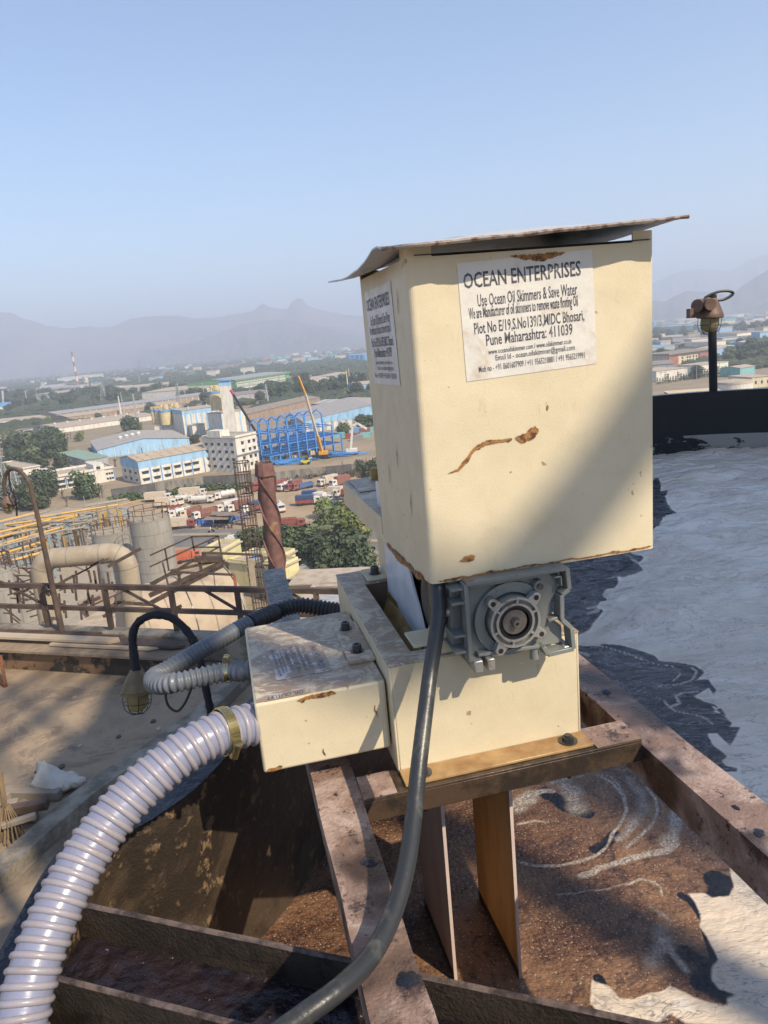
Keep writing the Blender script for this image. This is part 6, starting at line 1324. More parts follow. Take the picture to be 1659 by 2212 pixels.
# tea stall
r=thing('tea_stall','roadside stall with brown awning roofs and blue tarpaulins at the yard edge','stall',G(*ZH(800,560)))
def quadz(name,pts,mat): b=MB(); b.prism([G(*p,z) for p,z in pts],(0,0,.08)); return b.build(name,mat,r)
M['tarp_blue']=simple('blue_tarpaulin',(.06,.12,.36),.5,scale=1.2,c2=(.10,.20,.5)); M['tarp_br']=simple('brown_awning',(.26,.20,.15),.9,scale=1.)
quadz('upper_roof',[(ZH(660,445),3.4),(ZH(920,450),3.4),(ZH(940,412),3.4),(ZH(690,405),3.4)],'tarp_br'); quadz('awning',[(ZH(565,500),2.4),(ZH(860,495),2.4),(ZH(885,455),2.9),(ZH(640,460),2.9)],'tarp_br'); quadz('roof_sheet',[(ZH(930,455),2.8),(ZH(1110,480),2.6),(ZH(1120,440),2.9),(ZH(940,425),3.)],'tarp_br')
def drape(px0,px1,z0,z1,mat,n=14):
    a=G(*px0);c=G(*px1); b=MB(); vs=[];fs=[]
    for i in range(n+1):
        q=a+(c-a)*i/n; w=.25*math.sin(i*2.1)
        vs+=[(q[0],q[1]+w,z0),(q[0],q[1]+w*.3,z1)]
    b.add(vs,[(2*i,2*i+2,2*i+3,2*i+1) for i in range(n)]); b.build('hanging_tarpaulin',mat,r)
drape(ZH(510,560),ZH(705,560),0,1.9,'tarp_blue'); drape(ZH(710,540),ZH(880,535),0,2.2,'dark'); drape(ZH(925,535),ZH(1090,505),.8,2.6,'tarp_blue')
MB().lathe([(0,0),(.8,0),(.9,.6),(.85,1.9),(.6,2.3),(0,2.4)],G(*ZH(905,530)),(0,0,1),14).build('blue_tank','wall_blue',r,smooth=True)
for p in ((665,560),(780,555),(900,550),(1100,545)): q=G(*ZH(*p)); MB().bar(q,q+V3([0,0,2.8]),.12,.12).build('post','bark',r)
# ================================================================ blue steel frame
M['blue_steel']=simple('blue_steel',(.07,.27,.62),.5,scale=2,c2=(.055,.20,.48))
fa=G(*ZI(255,1375)); fb=G(*ZI(1100,1200)); e=(fb-fa); FL=np.linalg.norm(e); e/=FL; n_=V3([-e[1],e[0],0]); FT=lambda p:fa+e*p[0]+n_*p[1]+V3([0,0,1])*p[2]
topz=AT(*ZI(860,680),FT((FL*.75,10,0))[1])[2]
fr_=thing('blue_building_skeleton','bright blue steel building frame under construction with rows of gabled bays','building frame',FT((FL/2,12,0)))
nb=8; dx=FL/nb; ys=[0,7,14,24]; zs=[0,4,8,12.5,17.5]
def fbar(p,q,w,nm): MB(FT).bar(p,q,w,w).build(nm,'blue_steel',fr_)
cols=0
for i in range(nb+1):
    for j,y in enumerate(ys):
        tall= zs[4] if (1<=j<=2) else zs[3]
        if i==nb: tall=zs[2]
        if j==0 and i in (0,1): tall=zs[1]
        b=MB(FT); b.bar((i*dx,y,0),(i*dx,y,tall),.5,.5); b.build('column','blue_steel',fr_)
for li,z in enumerate(zs[1:]):
    for j,y in enumerate(ys):
        for i in range(nb):
            if z==zs[4] and (j in (0,3) or i==nb-1): continue
            if z>=zs[3] and i==nb-1: continue
            if j==0 and i<2 and z>zs[1]: continue
            fbar((i*dx,y,z),((i+1)*dx,y,z),.34,'beam')
    for i in range(nb+1):
        if z==zs[4] and i<nb: 
            fbar((i*dx,7,z),(i*dx,10.5,z+1.7),.3,'rafter'); fbar((i*dx,10.5,z+1.7),(i*dx,14,z),.34,'rafter')
        else:
            if z>=zs[3] and i==nb: continue
            for j in range(3):
                if z==zs[4]: continue
                if j==0 and i<2 and z>zs[1]: continue
                fbar((i*dx,ys[j],z),(i*dx,ys[j+1],z),.34,'beam')
for i in range(nb):
    if i<nb-1: fbar((i*dx,10.5,zs[4]+1.7),((i+1)*dx,10.5,zs[4]+1.7),.3,'ridge_beam')
    for z in (zs[1],zs[2]):
        for q in (.25,.5,.75): fbar(((i+q)*dx,0 if i>1 or z==zs[1] else 7,z),((i+q)*dx,24,z),.24,'joist')
def pile(name,label,px,n,L,cat='steel pile'):
    c=G(*px); r=thing(name,label,cat,c)
    for k in range(n):
        a=random.uniform(-.5,.5); x=c[0]+random.gauss(0,4.5); y=c[1]+random.gauss(0,2.2); z=random.uniform(.2,1.5); l=random.uniform(.5,1)*L; MB().bar((x-l/2*math.cos(a),y-l/2*math.sin(a),z),(x+l/2*math.cos(a),y+l/2*math.sin(a),z+random.uniform(-.1,.3)),.4,.4).build('blue_section','blue_steel',r)
pile('steel_stack','large heap of bright blue steel sections left of the small yellow loader',ZI(440,1345),60,7); pile('steel_stack','heap of bright blue steel sections right of the orange crane',ZI(1040,1258),45,7)
for k in range(16):
    a=random.choice(np.linspace(0,FL,9)[:8]); b_=MB(FT); y=random.uniform(1,22); b_.box(a+1,a+3.5,y,y+2.5,0,random.uniform(.5,2)); 
    rr=thing('site_crate','pile of building material on the ground inside the blue frame','crate',FT((a+2,y+1,0)),'material under the blue frame'); b_.build('load',random.choice(['p_grey','wall_brown','p_cream','tyre']),rr)
M['crane_yellow']=simple('crane_yellow',(.66,.32,.035),.45,scale=2); M['loader_yellow']=simple('loader_yellow',(.60,.55,.05),.5,scale=2)
cbp=G(*ZI(850,1290)); r=thing('mobile_crane','orange yellow mobile crane with long raised boom in front of the blue frame','crane',cbp)
MB().box(cbp[0]-4.5,cbp[0]+4.5,cbp[1]-1.3,cbp[1]+1.3,.9,1.8).build('carrier','tyre',r)
for x in (-3.5,-2,1.5,3.2):
    for y in (-1.3,1.3): MB().cyl((cbp[0]+x,cbp[1]+y-.2,.6),(cbp[0]+x,cbp[1]+y+.2,.6),.6,n=12).build('wheel','tyre',r)
MB().box(cbp[0]-1.,cbp[0]+3,cbp[1]-1.2,cbp[1]+1.2,1.8,3.4).build('turret','crane_yellow',r,bevel=.1); MB().box(cbp[0]-2.4,cbp[0]-1.1,cbp[1]-1.2,cbp[1],1.8,3.2).build('driver_cab','windscreen',r)
b0=AT(*ZI(862,1240),cbp[1]); b1=AT(*ZI(800,1015),cbp[1]-2); b2=AT(*ZI(655,520),cbp[1]-7); b3=AT(*ZI(572,308),cbp[1]-9)
MB().bar(b0,b1,1.1,1.1).build('lower_boom','crane_yellow',r); MB().bar(b1,b2,.8,.8).build('middle_boom','p_cream',r); MB().bar(b2,b3,.65,.65).build('tip_boom','crane_yellow',r); MB().tube([b3,b3-V3([0,0,9])],.06,4).build('hoist_rope','tyre',r)
cb2=AT(*ZI(215,1050),cbp[1]+18); r=thing('mobile_crane','dark lattice crane boom leaning left over the white plant, pink tipped','crane',(cb2[0],cb2[1],0)); b1=AT(*ZB(465,548),cbp[1]+26)
MB().bar((cb2[0],cb2[1],1),b1,.8,.8).build('boom','tyre',r); dd=(b1-cb2)/np.linalg.norm(b1-cb2); M['pink']=simple('pink_tip',(.55,.08,.16),.5); MB().bar(b1-dd*2,b1+dd*.5,.9,.9).build('boom_tip','pink',r); MB().box(cb2[0]-2.5,cb2[0]+2.5,cb2[1]-1.4,cb2[1]+1.4,.4,3).build('crane_body','p_grey',r)
wb=G(*ZI(1210,1235)); r=thing('excavator','white long armed machine with bent boom at the right of the site','construction machine',wb)
MB().box(wb[0]-2.5,wb[0]+2.5,wb[1]-1.3,wb[1]+1.3,.9,2.6).build('body','p_white',r,bevel=.15); MB().box(wb[0]-3,wb[0]+3,wb[1]-1.5,wb[1]+1.5,0,.9).build('track','tyre',r)
P_=[AT(*ZI(*q),wb[1]) for q in ((1195,1190),(1215,900),(1270,868),(1385,935))]; 
for a,c in zip(P_[:-1],P_[1:]): MB().bar(a,c,.9,.9).build('arm','p_white',r)
lb_=G(*ZI(665,1355)); r=thing('loader','small yellow loader beside the heap of blue steel','loader',lb_); MB().box(lb_[0]-2,lb_[0]+1.5,lb_[1]-1,lb_[1]+1,.6,1.8).build('body','loader_yellow',r,bevel=.1); MB().box(lb_[0]-.3,lb_[0]+1.2,lb_[1]-.9,lb_[1]+.9,1.8,2.8).build('cab','windscreen',r)
MB().bar(AT(*ZI(655,1310),lb_[1]),AT(*ZI(735,1270),lb_[1]),.5,.5).build('lift_arm','loader_yellow',r)
for x in (-1.5,1.2):
    for y in (-1,1): MB().cyl((lb_[0]+x,lb_[1]+y-.2,.6),(lb_[0]+x,lb_[1]+y+.2,.6),.6,n=12).build('wheel','tyre',r)
for k,(q,m_) in enumerate([((1060,1040),'wall_teal'),((1130,1020),'p_white'),((1200,1050),'p_red'),((1380,1040),'wall_teal'),((1300,975),'wall_blue'),((1360,985),'p_rust'),((1420,975),'wall_teal'),((1270,1075),'p_grey')]):
    g=G(*ZI(*q)); r=thing('site_container',['teal container right of the blue frame','white site cabin right of the blue frame','red crate pile near the white excavator','teal machine behind the excavator arm','blue open fronted shed by the hood edge','rust red container near the hood edge','teal container against the hood edge','grey blockwork heap near the excavator'][k],'container',g); MB().box(g[0]-3,g[0]+3,g[1],g[1]+2.6,0,2.5).build('box',m_,r)
# ================================================================ poles and pylons
M['galv']=simple('galvanised',(.36,.37,.37),.5,scale=1)
def pole(a,b_,r0,label,arms=0,mat='galv'):
    g=G(*b_); t=AT(*a,g[1]); r=thing('power_pole',label,'pole',g); MB().tube([g,g+(t-g)*.5,t],[r0,r0*.8,r0*.55],8).build('shaft',mat,r,smooth=True)
    for k in range(arms): z=t[2]-1-2.2*k; MB().bar((t[0]-1.6,t[1],z),(t[0]+1.6,t[1],z),.25,.25).build('cross_arm',mat,r)
pole(ZA(978,1005),ZA(1008,1172),.85,'leftmost thick concrete post below the long barrel roof',0,'wall_white'); pole(ZA(998,972),ZA(1033,1165),.6,'slim post just right of the leftmost thick post'); pole(ZA(1100,985),ZA(1142,1220),.8,'grey stepped steel pole reaching the white walled shed',2)
pole(ZA(1468,890),ZA(1502,1090),.45,'slim mast behind the four cream silos'); pole(ZB(750,490),ZB(778,680),.95,'thick stepped grey pole left of the blue frame roofs',3); pole(ZB(858,405),ZB(878,545),.6,'grey mast in front of the green hall end'); pole(ZB(1417,375),ZB(1437,530),.8,'left one of the twin concrete posts near the hood',0,'wall_cream'); pole(ZB(1438,360),ZB(1455,515),.6,'right one of the twin posts near the hood',0,'wall_cream')
pole(ZB(225,475),ZB(250,640),.5,'thin mast between the silos and the green hall'); pole(ZB(615,480),ZB(628,650),.4,'thin lattice mast below the green hall'); pole(ZA(205,960),ZA(228,1065),.7,'lone pale post in the trees at far left',1,'wall_cream'); pole(ZA(1150,830),ZA(1160,910),.9,'twin pale posts far behind the pink roofs'); pole(ZG(655,1000),ZG(655,1200),.25,'slim street pole between the two white halls'); pole(ZG(1412,75),ZG(1415,185),1.4,'white mast in the distance near the right edge')
pole(ZC(832,340),ZC(850,470),.16,'street light post right of the bright green tree'); pole(ZC(692,385),ZC(745,640),.14,'tall bent street light above the yellow pipes'); pole(ZC(440,425),ZC(475,560),.13,'short street light left of the tall bent one')
def pylon(a,b_,w,label,mat='galv'):
    g=G(*b_); t=AT(*a,g[1]); h_=t[2]; r=thing('lattice_pylon',label,'pylon',g); b=MB(); lv=[0,.18,.34,.48,.6,.7,.79,.87,.94,1]; f=lambda s:w/2*(1-s)**1.1+.45; c=[(-1,-1),(1,-1),(1,1),(-1,1)]; P=lambda s,k:(g[0]+c[k][0]*f(s),g[1]+c[k][1]*f(s),h_*s)
    for s0,s1 in zip(lv[:-1],lv[1:]):
        for k in range(4):
            b.bar(P(s0,k),P(s1,k),.22,.22); b.bar(P(s0,k),P(s1,(k+1)%4),.13,.13); b.bar(P(s0,(k+1)%4),P(s1,k),.13,.13); b.bar(P(s1,k),P(s1,(k+1)%4),.13,.13)
    b.build('lattice',mat,r)
    for s in (.78,.88,.97): z=h_*s; MB().bar((g[0]-w*.45,g[1],z),(g[0]+w*.45,g[1],z),.3,.3).build('cross_arm',mat,r)
pylon(ZC(20,-80),ZC(60,520),7,'large lattice pylon at the left edge above the pipe yard'); pylon(ZC(100,150),ZC(170,480),5,'second lattice pylon right of the large one at left'); pylon(ZA(848,880),ZA(870,1065),7,'lattice pylon in the tree belt under the water tower'); pylon(ZA(1475,900),ZA(1490,1090),4,'lattice mast beside the cream silos')
t=AT(*ZA(18,945),G(*ZA(30,1070))[1]); g=G(*ZA(30,1075)); r=thing('water_tower','grey conical water tower at the left edge','water tower',g); MB().cyl(g,(t[0],t[1],t[2]),1.6,n=12).build('stem','wall_grey',r,smooth=True); MB().lathe([(1.6,-5),(7,0),(7,2.5),(0,3.5)],t,(0,0,1),16).build('bowl','wall_grey',r,smooth=True,ang=30)
# ================================================================ works below the deck
M['dust']=simple('dusty_insulation',(.37,.31,.23),.8,scale=1.2,c2=(.30,.245,.175),detail=6,bump=.01,bscale=8)
M['tankgrey']=simple('grey_tank_plate',(.33,.315,.28),.75,scale=.5,c2=(.25,.235,.205),detail=6,stretch=(1,1,.25))
M['seam']=simple('plate_seam',(.27,.245,.20),.8,scale=2); M['brownsteel']=simple('brown_dusty_steel',(.115,.078,.058),.75,scale=4,c2=(.06,.042,.034))
M['yellowpipe']=simple('yellow_pipe',(.58,.33,.06),.5,scale=3,c2=(.45,.27,.07)); M['greypipe']=simple('grey_pipe',(.30,.28,.24),.6,scale=3,c2=(.2,.17,.13)); M['bluepipe']=simple('light_blue_pipe',(.25,.38,.44),.6,scale=3)
def duct():
    Y=44.; A=lambda x,y,dy=0:AT(*ZC(x,y),Y+dy)
    pts=smoothpath([A(440,1560),A(405,1380),A(372,1180),A(352,1040),A(350,985),A(375,925),A(430,900),A(520,892),A(700,876),A(880,858),A(955,862),A(1020,893),A(1055,950),A(1068,1020),A(1085,1150),A(1105,1330),A(1130,1560)],8)
    r=thing('insulated_duct','big beige insulated pipe bent like an arch behind the railing','duct',pts[0]); P,L=resample(pts,.25); Rr=.62*1
    Rr=87*.2604/2*1.0*44/FPX*1.0*2
    b=MB(); b.tube(P,Rr,28); b.build('pipe_shell','dust',r,smooth=True,ang=85)
    for i in range(3,len(P)-3,4):
        t=P[i+1]-P[i-1]; bend=np.linalg.norm((P[i+2]-P[i])/np.linalg.norm(P[i+2]-P[i])-(P[i]-P[i-2])/np.linalg.norm(P[i]-P[i-2]))
        if bend>.04 or i%12==3: MB().lathe([(Rr+.001,-.03),(Rr+.022,-.02),(Rr+.022,.02),(Rr+.001,.03)],P[i],t,28).build('seam_band','seam',r,smooth=True)
duct()
def gtank(tc,rpx,y,label,rings=7,lo=None):
    t=AT(*tc,y); dpt=(V3([t[0],t[1],t[2]-H])@Fv); Rr=rpx*dpt/FPX; r=thing('storage_tank',label,'storage tank',(t[0],t[1],0)); h_=t[2]
    MB().lathe([(0,0),(Rr,0),(Rr,h_),(0,h_+Rr*.1)],(t[0],t[1],0),(0,0,1),40).build('shell','tankgrey',r,smooth=True,ang=30)
    MB().lathe([(Rr*.3,h_+Rr*.07+.02),(Rr*.99,h_+.03),(0,h_+Rr*.1+.03)],(t[0],t[1],0),(0,0,1),40).build('dusty_top','dust',r,smooth=True,ang=30)
    for k in range(rings): z=h_-.15-k*1.55; MB().lathe([(Rr,z-.02),(Rr+.03,z-.012),(Rr+.03,z+.012),(Rr,z+.02)],(t[0],t[1],0),(0,0,1),40).build('stiffening_ring','seam',r)
    for k in range(14):
        a=k*math.pi*2/14; 
        for j in range(5): z=h_-.15-j*1.55; a2=a+(j%2)*.2; MB().bar((t[0]+Rr*1.001*math.cos(a2),t[1]+Rr*1.001*math.sin(a2),z-1.5),(t[0]+Rr*1.001*math.cos(a2),t[1]+Rr*1.001*math.sin(a2),z),.02,.02).build('plate_seam','seam',r)
    b=MB(); n=12
    for k in range(n): a=2*math.pi*k/n; q=(t[0]+Rr*.97*math.cos(a),t[1]+Rr*.97*math.sin(a)); b.bar((*q,h_),(*q,h_+1.3),.07,.07)
    for hh in (.7,1.3): b.tube([(t[0]+Rr*.97*math.cos(2*math.pi*k/24),t[1]+Rr*.97*math.sin(2*math.pi*k/24),h_+hh) for k in range(24)],.035,4,closed=True)
    b.build('top_railing','brownsteel',r)
gtank(ZC(1235,560),43,86,'taller grey plated tank with railing on top behind the beige pipe arch')
gtank(ZC(915,668),40,92,'grey plated tank partly hidden by the beige pipe arch, left of the taller one')
gtank(ZC(-10,985),26,60,'grey tank cut by the left edge behind the railing'); gtank(ZC(150,1000),33,66,'squat corrugated grey tank at left behind the beige pipe arch')
M['vesseldust']=simple('vessel_dust',(.42,.33,.235),.8,scale=.5,c2=(.27,.205,.14),detail=7,lo=.45,hi=.7)
# horizontal vessel
def vessel():
    R1=3.85; ce=AT(*ZE(455,1335),56.); a=R_(33); ax=V3([math.cos(a),math.sin(a),0]); s=ce-ax*8
    r=thing('horizontal_vessel','huge dusty horizontal cylinder tank with dark bands just behind the railing','vessel',ce); b=MB(); b.lathe([(0,-8.6),(R1*.6,-8.4),(R1,-8),(R1,0),(R1*.85,.35),(R1*.4,.6),(0,.65)],ce,ax,48); b.build('shell','vesseldust',r,smooth=True,ang=30)
    for k,x in enumerate((-.12,-2.4,-3.9,-5.6,-7.2)): MB().lathe([(R1,x-.05),(R1+.035,x-.04),(R1+.035,x+.04),(R1,x+.05)],ce,ax,48).build('band','bolt' if k in (0,2) else 'seam',r)
    p=ce-ax*1.9+V3([0,0,R1]); MB().lathe([(.18,0),(.18,.3),(.1,.3),(.1,0)],p+V3([-.2,-1.1,-.5]),(.2,-.5,1),12).build('lifting_eye','bolt',r)
vessel()
# brown walkways and railings between
def rail3(name,label,segs,Y,w=.07,mat='brownsteel',cat='railing',part='rail'):
    A=lambda p:AT(*p,Y); r=thing(name,label,cat,A(segs[0][0]))
    for s in segs:
        p,q=A(s[0]),A(s[1]); MB().bar(p,q,s[2] if len(s)>2 else w,s[3] if len(s)>3 else w).build(part,mat,r)
rail3('walkway','brown steel walkway with double handrail climbing right above the big vessel',[(ZH(0,890),ZH(470,680)),(ZH(0,1015),ZH(760,675)),(ZH(0,1200),ZH(760,800)),(ZH(470,680),ZH(750,675)),(ZH(165,815),ZH(210,1060)),(ZH(460,680),ZH(490,840)),(ZH(755,675),ZH(800,950)),(ZH(140,970),ZH(200,1215)),(ZH(480,800),ZH(770,800)),(ZH(0,1230),ZH(520,920),.12,.12),(ZH(0,1330),ZH(830,960),.28,.2),(ZH(0,1420),ZH(800,1000),.2,.2),(ZH(230,1060),ZH(790,945),.15,.1),(ZH(490,930),ZH(790,930),.3,.25),(ZH(540,930),ZH(565,1050),.12,.12),(ZH(310,1060),ZH(335,1200),.12,.12),(ZH(200,1100),ZH(350,1090),.2,.1)],33.5)
rail3('pipework','thin brown pipes in front of the big vessel, right hand run turning down',[(ZH(320,1075),ZH(930,1105),.09,.09),(ZH(580,860),ZH(1230,885),.09,.09),(ZH(580,860),ZH(585,940),.09,.09),(ZH(1230,885),ZH(1250,960),.09,.09),(ZH(700,1060),ZH(720,1230),.03,.03),(ZH(840,965),ZH(875,1000),.1,.1)],30.5,part='pipe',cat='pipework')
M['redpipe']=simple('rust_red_pipe',(.36,.13,.07),.7,scale=3); rail3('pipework','rust red upright pipe in front of the vessel end',[(ZH(930,1100),ZH(1010,1650),.11,.11)],30.2,mat='redpipe',cat='pipe',part='pipe')
rail3('column','salmon coloured round column between the vessel and the rusty chimney',[(ZH(1110,930),ZH(1150,1245),.42,.42),(ZH(1080,960),ZH(1150,965),.25,.25),(ZH(1080,1010),ZH(1150,1000),.3,.2)],60,mat='dust',cat='column',part='shaft')
segs=[]
random.seed(5)
for k in range(15):
    x=random.uniform(430,980); y=random.uniform(960,1400)+(0 if x<980 else 0); L=random.uniform(60,330); sl=random.choice([-.5,-.5,-.55,.06,-.45]); segs.append((ZC(x,y),ZC(x+L,y+L*sl),.08,random.choice([.08,.2])))
for k in range(26): x=random.uniform(440,960); y=random.uniform(950,1300); segs.append((ZC(x,y),ZC(x+random.uniform(10,25),y+random.uniform(60,170)),.1,.1))
rail3('steel_platform','tangle of brown steel platforms and rails seen through the beige pipe arch',segs,41,cat='platform',part='member')
segs=[]
for k in range(22):
    x=random.uniform(-20,260); y=random.uniform(960,1400); L=random.uniform(60,200); sl=random.choice([-.5,.06,-.3,.8]); segs.append((ZC(x,y),ZC(x+L,y+L*sl),.09,.09))
for k in range(10): x=random.uniform(0,300); y=random.uniform(1000,1300); segs.append((ZC(x,y),ZC(x+18,y+random.uniform(90,200)),.12,.12))
rail3('steel_platform','brown steel members left of the beige pipe arch',segs,50,cat='platform',part='member')
def block(name,label,px,z0,z1,mat,cat,d=6):
    a,b_=G(*px[0],z1),G(*px[1],z1); e=(b_-a); L=np.linalg.norm(e); e/=L; n=V3([-e[1],e[0],0]); r=thing(name,label,cat,(a[0],a[1],z0)); T=lambda p:a+e*p[0]+n*p[1]+V3([0,0,p[2]-z1])
    MB(T).box(0,L,0,d,z0,z1).build('body',mat,r); return r
# works ground platform, roofs and plinths under the pipes
def slabp(name,px,z,mat,label=None,cat=None,th=3.,kind=None):
    b=MB(); b.prism([G(*p,z) for p in px],(0,0,-th)); 
    if label: r=thing(name,label,cat,G(*px[0],z-th)); b.build('slab',mat,r); return r
    return tag(b.build(name,mat,None),kind=kind or 'structure')
slabp('works_ground',[ZC(-200,1420),ZC(-100,620),ZC(560,480),ZC(1060,470),ZC(1360,900),ZC(1800,1250),ZC(1700,1500)],6,'dust',th=6)
slabp('low_roof',[ZC(170,1190),ZC(300,1180),ZC(320,1290),ZC(160,1290)],24,'roof_grey','small grey roof between steel members left of the pipe arch','roof',1.)
slabp('low_roof',[ZC(640,1260),ZC(930,1150),ZC(1060,1200),ZC(760,1400)],20,'wall_brown','brown platform deck seen inside the pipe arch','platform',1.)
slabp('low_roof',[ZC(520,1500),ZC(900,1290),ZC(1060,1420),ZC(1060,1560)],22,'roof_tan','pale dusty platform at the foot of the pipe arch','platform',1.)
# yellow and grey pipe racks
rk=thing('pipe_rack','dense rack of yellow and grey pipes running up to the right at left','pipe rack',G(*ZC(300,800),10))
random.seed(31)
def pipe(p,q,z,r_,mat,name='pipe'):
    a,b_=G(*ZC(*p),z),G(*ZC(*q),z); MB().tube([a,b_],r_,6).build(name,mat,rk); return a,b_
ys=[(0,592,300,520,'y'),(0,600,410,505,'g'),(40,620,640,540,'y'),(0,640,700,590,'g'),(0,725,640,545,'y'),(0,745,500,600,'g'),(0,790,520,640,'y'),(0,800,560,655,'g'),(0,850,330,760,'g'),(300,560,980,455,'y'),(640,560,960,470,'g'),(350,600,720,590,'g'),(420,650,720,600,'g'),(0,905,380,800,'g'),(0,940,250,870,'g'),(240,720,700,640,'g'),(360,560,880,450,'g'),(0,680,420,580,'y'),(100,700,520,610,'g'),(700,470,1060,410,'g'),(720,455,1050,405,'g'),(100,920,420,830,'y'),(0,870,330,770,'y')]
for x0,y0,x1,y1,c in ys:
    z=random.choice([13,14,15,15.5]); a,b_=pipe((x0-(120 if x0==0 else 0),y0+(30 if x0==0 else 0)),(x1,y1),z,.30 if c=='y' else .24,'yellowpipe' if c=='y' else 'greypipe')
    L=np.linalg.norm(b_-a); n=int(L/7)
    for i in range(n):
        p=a+(b_-a)*(i+.5)/n; MB().bar(p,(p[0],p[1],6),.28,.28).build('support','yellowpipe' if c=='y' and i%2 else random.choice(['greypipe','bluepipe','greypipe']),rk)
for k in range(95):
    x=random.uniform(-20,1000); y=760-.27*x+random.uniform(-150,190)*(1-x/1400); z=random.uniform(9,14.5); m_=random.choice(['greypipe','greypipe','yellowpipe','bluepipe','brownsteel','brownsteel'])
    if random.random()<.5: p=(x,y);q=(x+random.uniform(40,160),0); q=(q[0],y-(q[0]-x)*.27); pipe(p,q,z,.15,m_)
    else: p=(x,y);q=(x+random.uniform(30,110),0); q=(q[0],y+(q[0]-x)*random.choice([.05,.45])); pipe(p,q,z,.15,m_)
for k in range(70):
    x=random.uniform(0,1000); y=760-.27*x+random.uniform(-130,180)*(1-x/1400); a=G(*ZC(x,y),random.uniform(12,15.5)); MB().bar(a,(a[0],a[1],6),.26,.26).build('support',random.choice(['greypipe','bluepipe','brownsteel','yellowpipe']),rk)
# rusty chimney with ladder cage
Yc=72.
def m_rc():
    k=NT('rust_streaked_chimney'); a=k.noise(.9,6,.7,dist=.6); b_=k.noise(2.2,6,.8,k.coord((1,1,.22))); c=k.mix(k.ramp(a,.40,.60),(.17,.085,.07),(.115,.052,.045)); c=k.mix(k.ramp(b_,.55,.66,0,.75),c,(.25,.115,.055)); c=k.mix(k.ramp(k.noise(.5,4,.6),.56,.66,0,.7),c,(.30,.20,.075)); c=k.mix(k.ramp(k.noise(1.1,5,.7),.62,.70,0,.6),c,(.10,.12,.08)); return k.done(c,.75,0,k.bump(b_,.02))
M['rustchim']=m_rc()
AC=lambda p:AT(*p,Yc); top=AC(ZE(735,1145-1040+0)); top=AC((378+735*.2604,972+105*.2604)); bot=V3([top[0],top[1],6.]); 
rpx_=17.5; Rc=rpx_*(V3([top[0],top[1],top[2]-H])@Fv)/FPX
r=thing('rusty_chimney','rust streaked steel chimney with spiral fins and open square hood on top','chimney',bot); MB().lathe([(Rc*1.05,0),(Rc,top[2]-6-1.2),(Rc,top[2]-6-.6)],bot,(0,0,1),32).build('shaft','rustchim',r,smooth=True)
MB().lathe([(Rc*1.25,-1.3),(Rc*1.28,-1.2),(Rc*1.1,-.0),(Rc*1.0,-.0),(Rc*1.0,-1.2)],top,(0,0,1),12).build('top_collar','rustchim',r)
for ph in (0,2.1,4.2):
    b=MB(); n=220; vs=[]
    for i in range(n):
        z=top[2]-1.4-(i/n)*26; a=ph+i/n*26/5.6*2*math.pi/2.2; vs+=[(top[0]+Rc*.99*math.cos(a),top[1]+Rc*.99*math.sin(a),z),(top[0]+(Rc+.22)*math.cos(a),top[1]+(Rc+.22)*math.sin(a),z)]
    b.add(vs,[(2*i,2*i+1,2*i+3,2*i+2) for i in range(n-1)]); o=b.build('spiral_fin','rustchim',r); so_=o.modifiers.new('s','SOLIDIFY'); so_.thickness=.06
lc=thing('ladder_cage','round hooped ladder cage standing beside the rusty chimney','ladder cage',(top[0]-2.2,top[1],6)); lx=top[0]-3.3*Rc*.82; ly=top[1]-.2; rc=.78; zt=AT(*ZB(590,1125),ly)[2]
for a in np.linspace(0,2*math.pi,9)[:-1]: MB().bar((lx+rc*math.cos(a),ly+rc*math.sin(a),zt-24),(lx+rc*math.cos(a),ly+rc*math.sin(a),zt),.07,.07).build('cage_bar','brownsteel',lc)
for k in range(22): z=zt-.1-k*1.12; MB().tube([(lx+rc*math.cos(a),ly+rc*math.sin(a),z) for a in np.linspace(0,2*math.pi,17)[:-1]],.06,5,closed=True).build('hoop','brownsteel',lc)
for k in range(8): z=zt-2.6-k*2.8; MB().bar((lx,ly,z),(top[0],top[1],z),.1,.1).build('tie_bar','brownsteel',lc)
for sx in (-.25,.25): MB().bar((lx+sx,ly+.5,zt-24),(lx+sx,ly+.5,zt-.3),.06,.06).build('ladder_rail','brownsteel',lc)
# gate building (yellow) and dusty flat roofs
def yb(label,fl,fr,bl,z,**k): 
    h=Hall('gate_building',label,'building',fl,fr,bl,z,0,'w','wall_yellow','roof_dust',parapet=.5,**k); return h
h=yb('small yellow gate house with flat dusty roof left of the ladder cage',ZH(805,855),ZH(1000,745),ZH(748,782),8.); h.windows([.25,.7],[3.2],1.4,2.,shade=True)
h=yb('low yellow building with a wide dusty flat roof behind the rusty chimney',ZH(860,965),ZH(1230,1010),ZH(1050,828),6.)
MB(h.T).cyl((h.L*.5,h.D*.4,6.2),(h.L*.5,h.D*.4,7.4),.5,n=12).build('blue_drum','wall_blue',h.root)
h=yb('yellow block with projecting parapet right of the rusty chimney, upper one',ZH(1480,915),ZH(1605,850),ZH(1440,840),8.5); h=yb('yellow block with projecting parapet right of the rusty chimney, lower one',ZH(1490,1015),ZH(1640,945),ZH(1450,930),8.); h.windows([.3],[4],1.6,1.4)
for k in range(3): MB(h.T).box(h.L*(.3+.2*k),h.L*(.3+.2*k)+1,-.9,-.05,1.5,2.4).build('air_conditioner','wall_white',h.root)
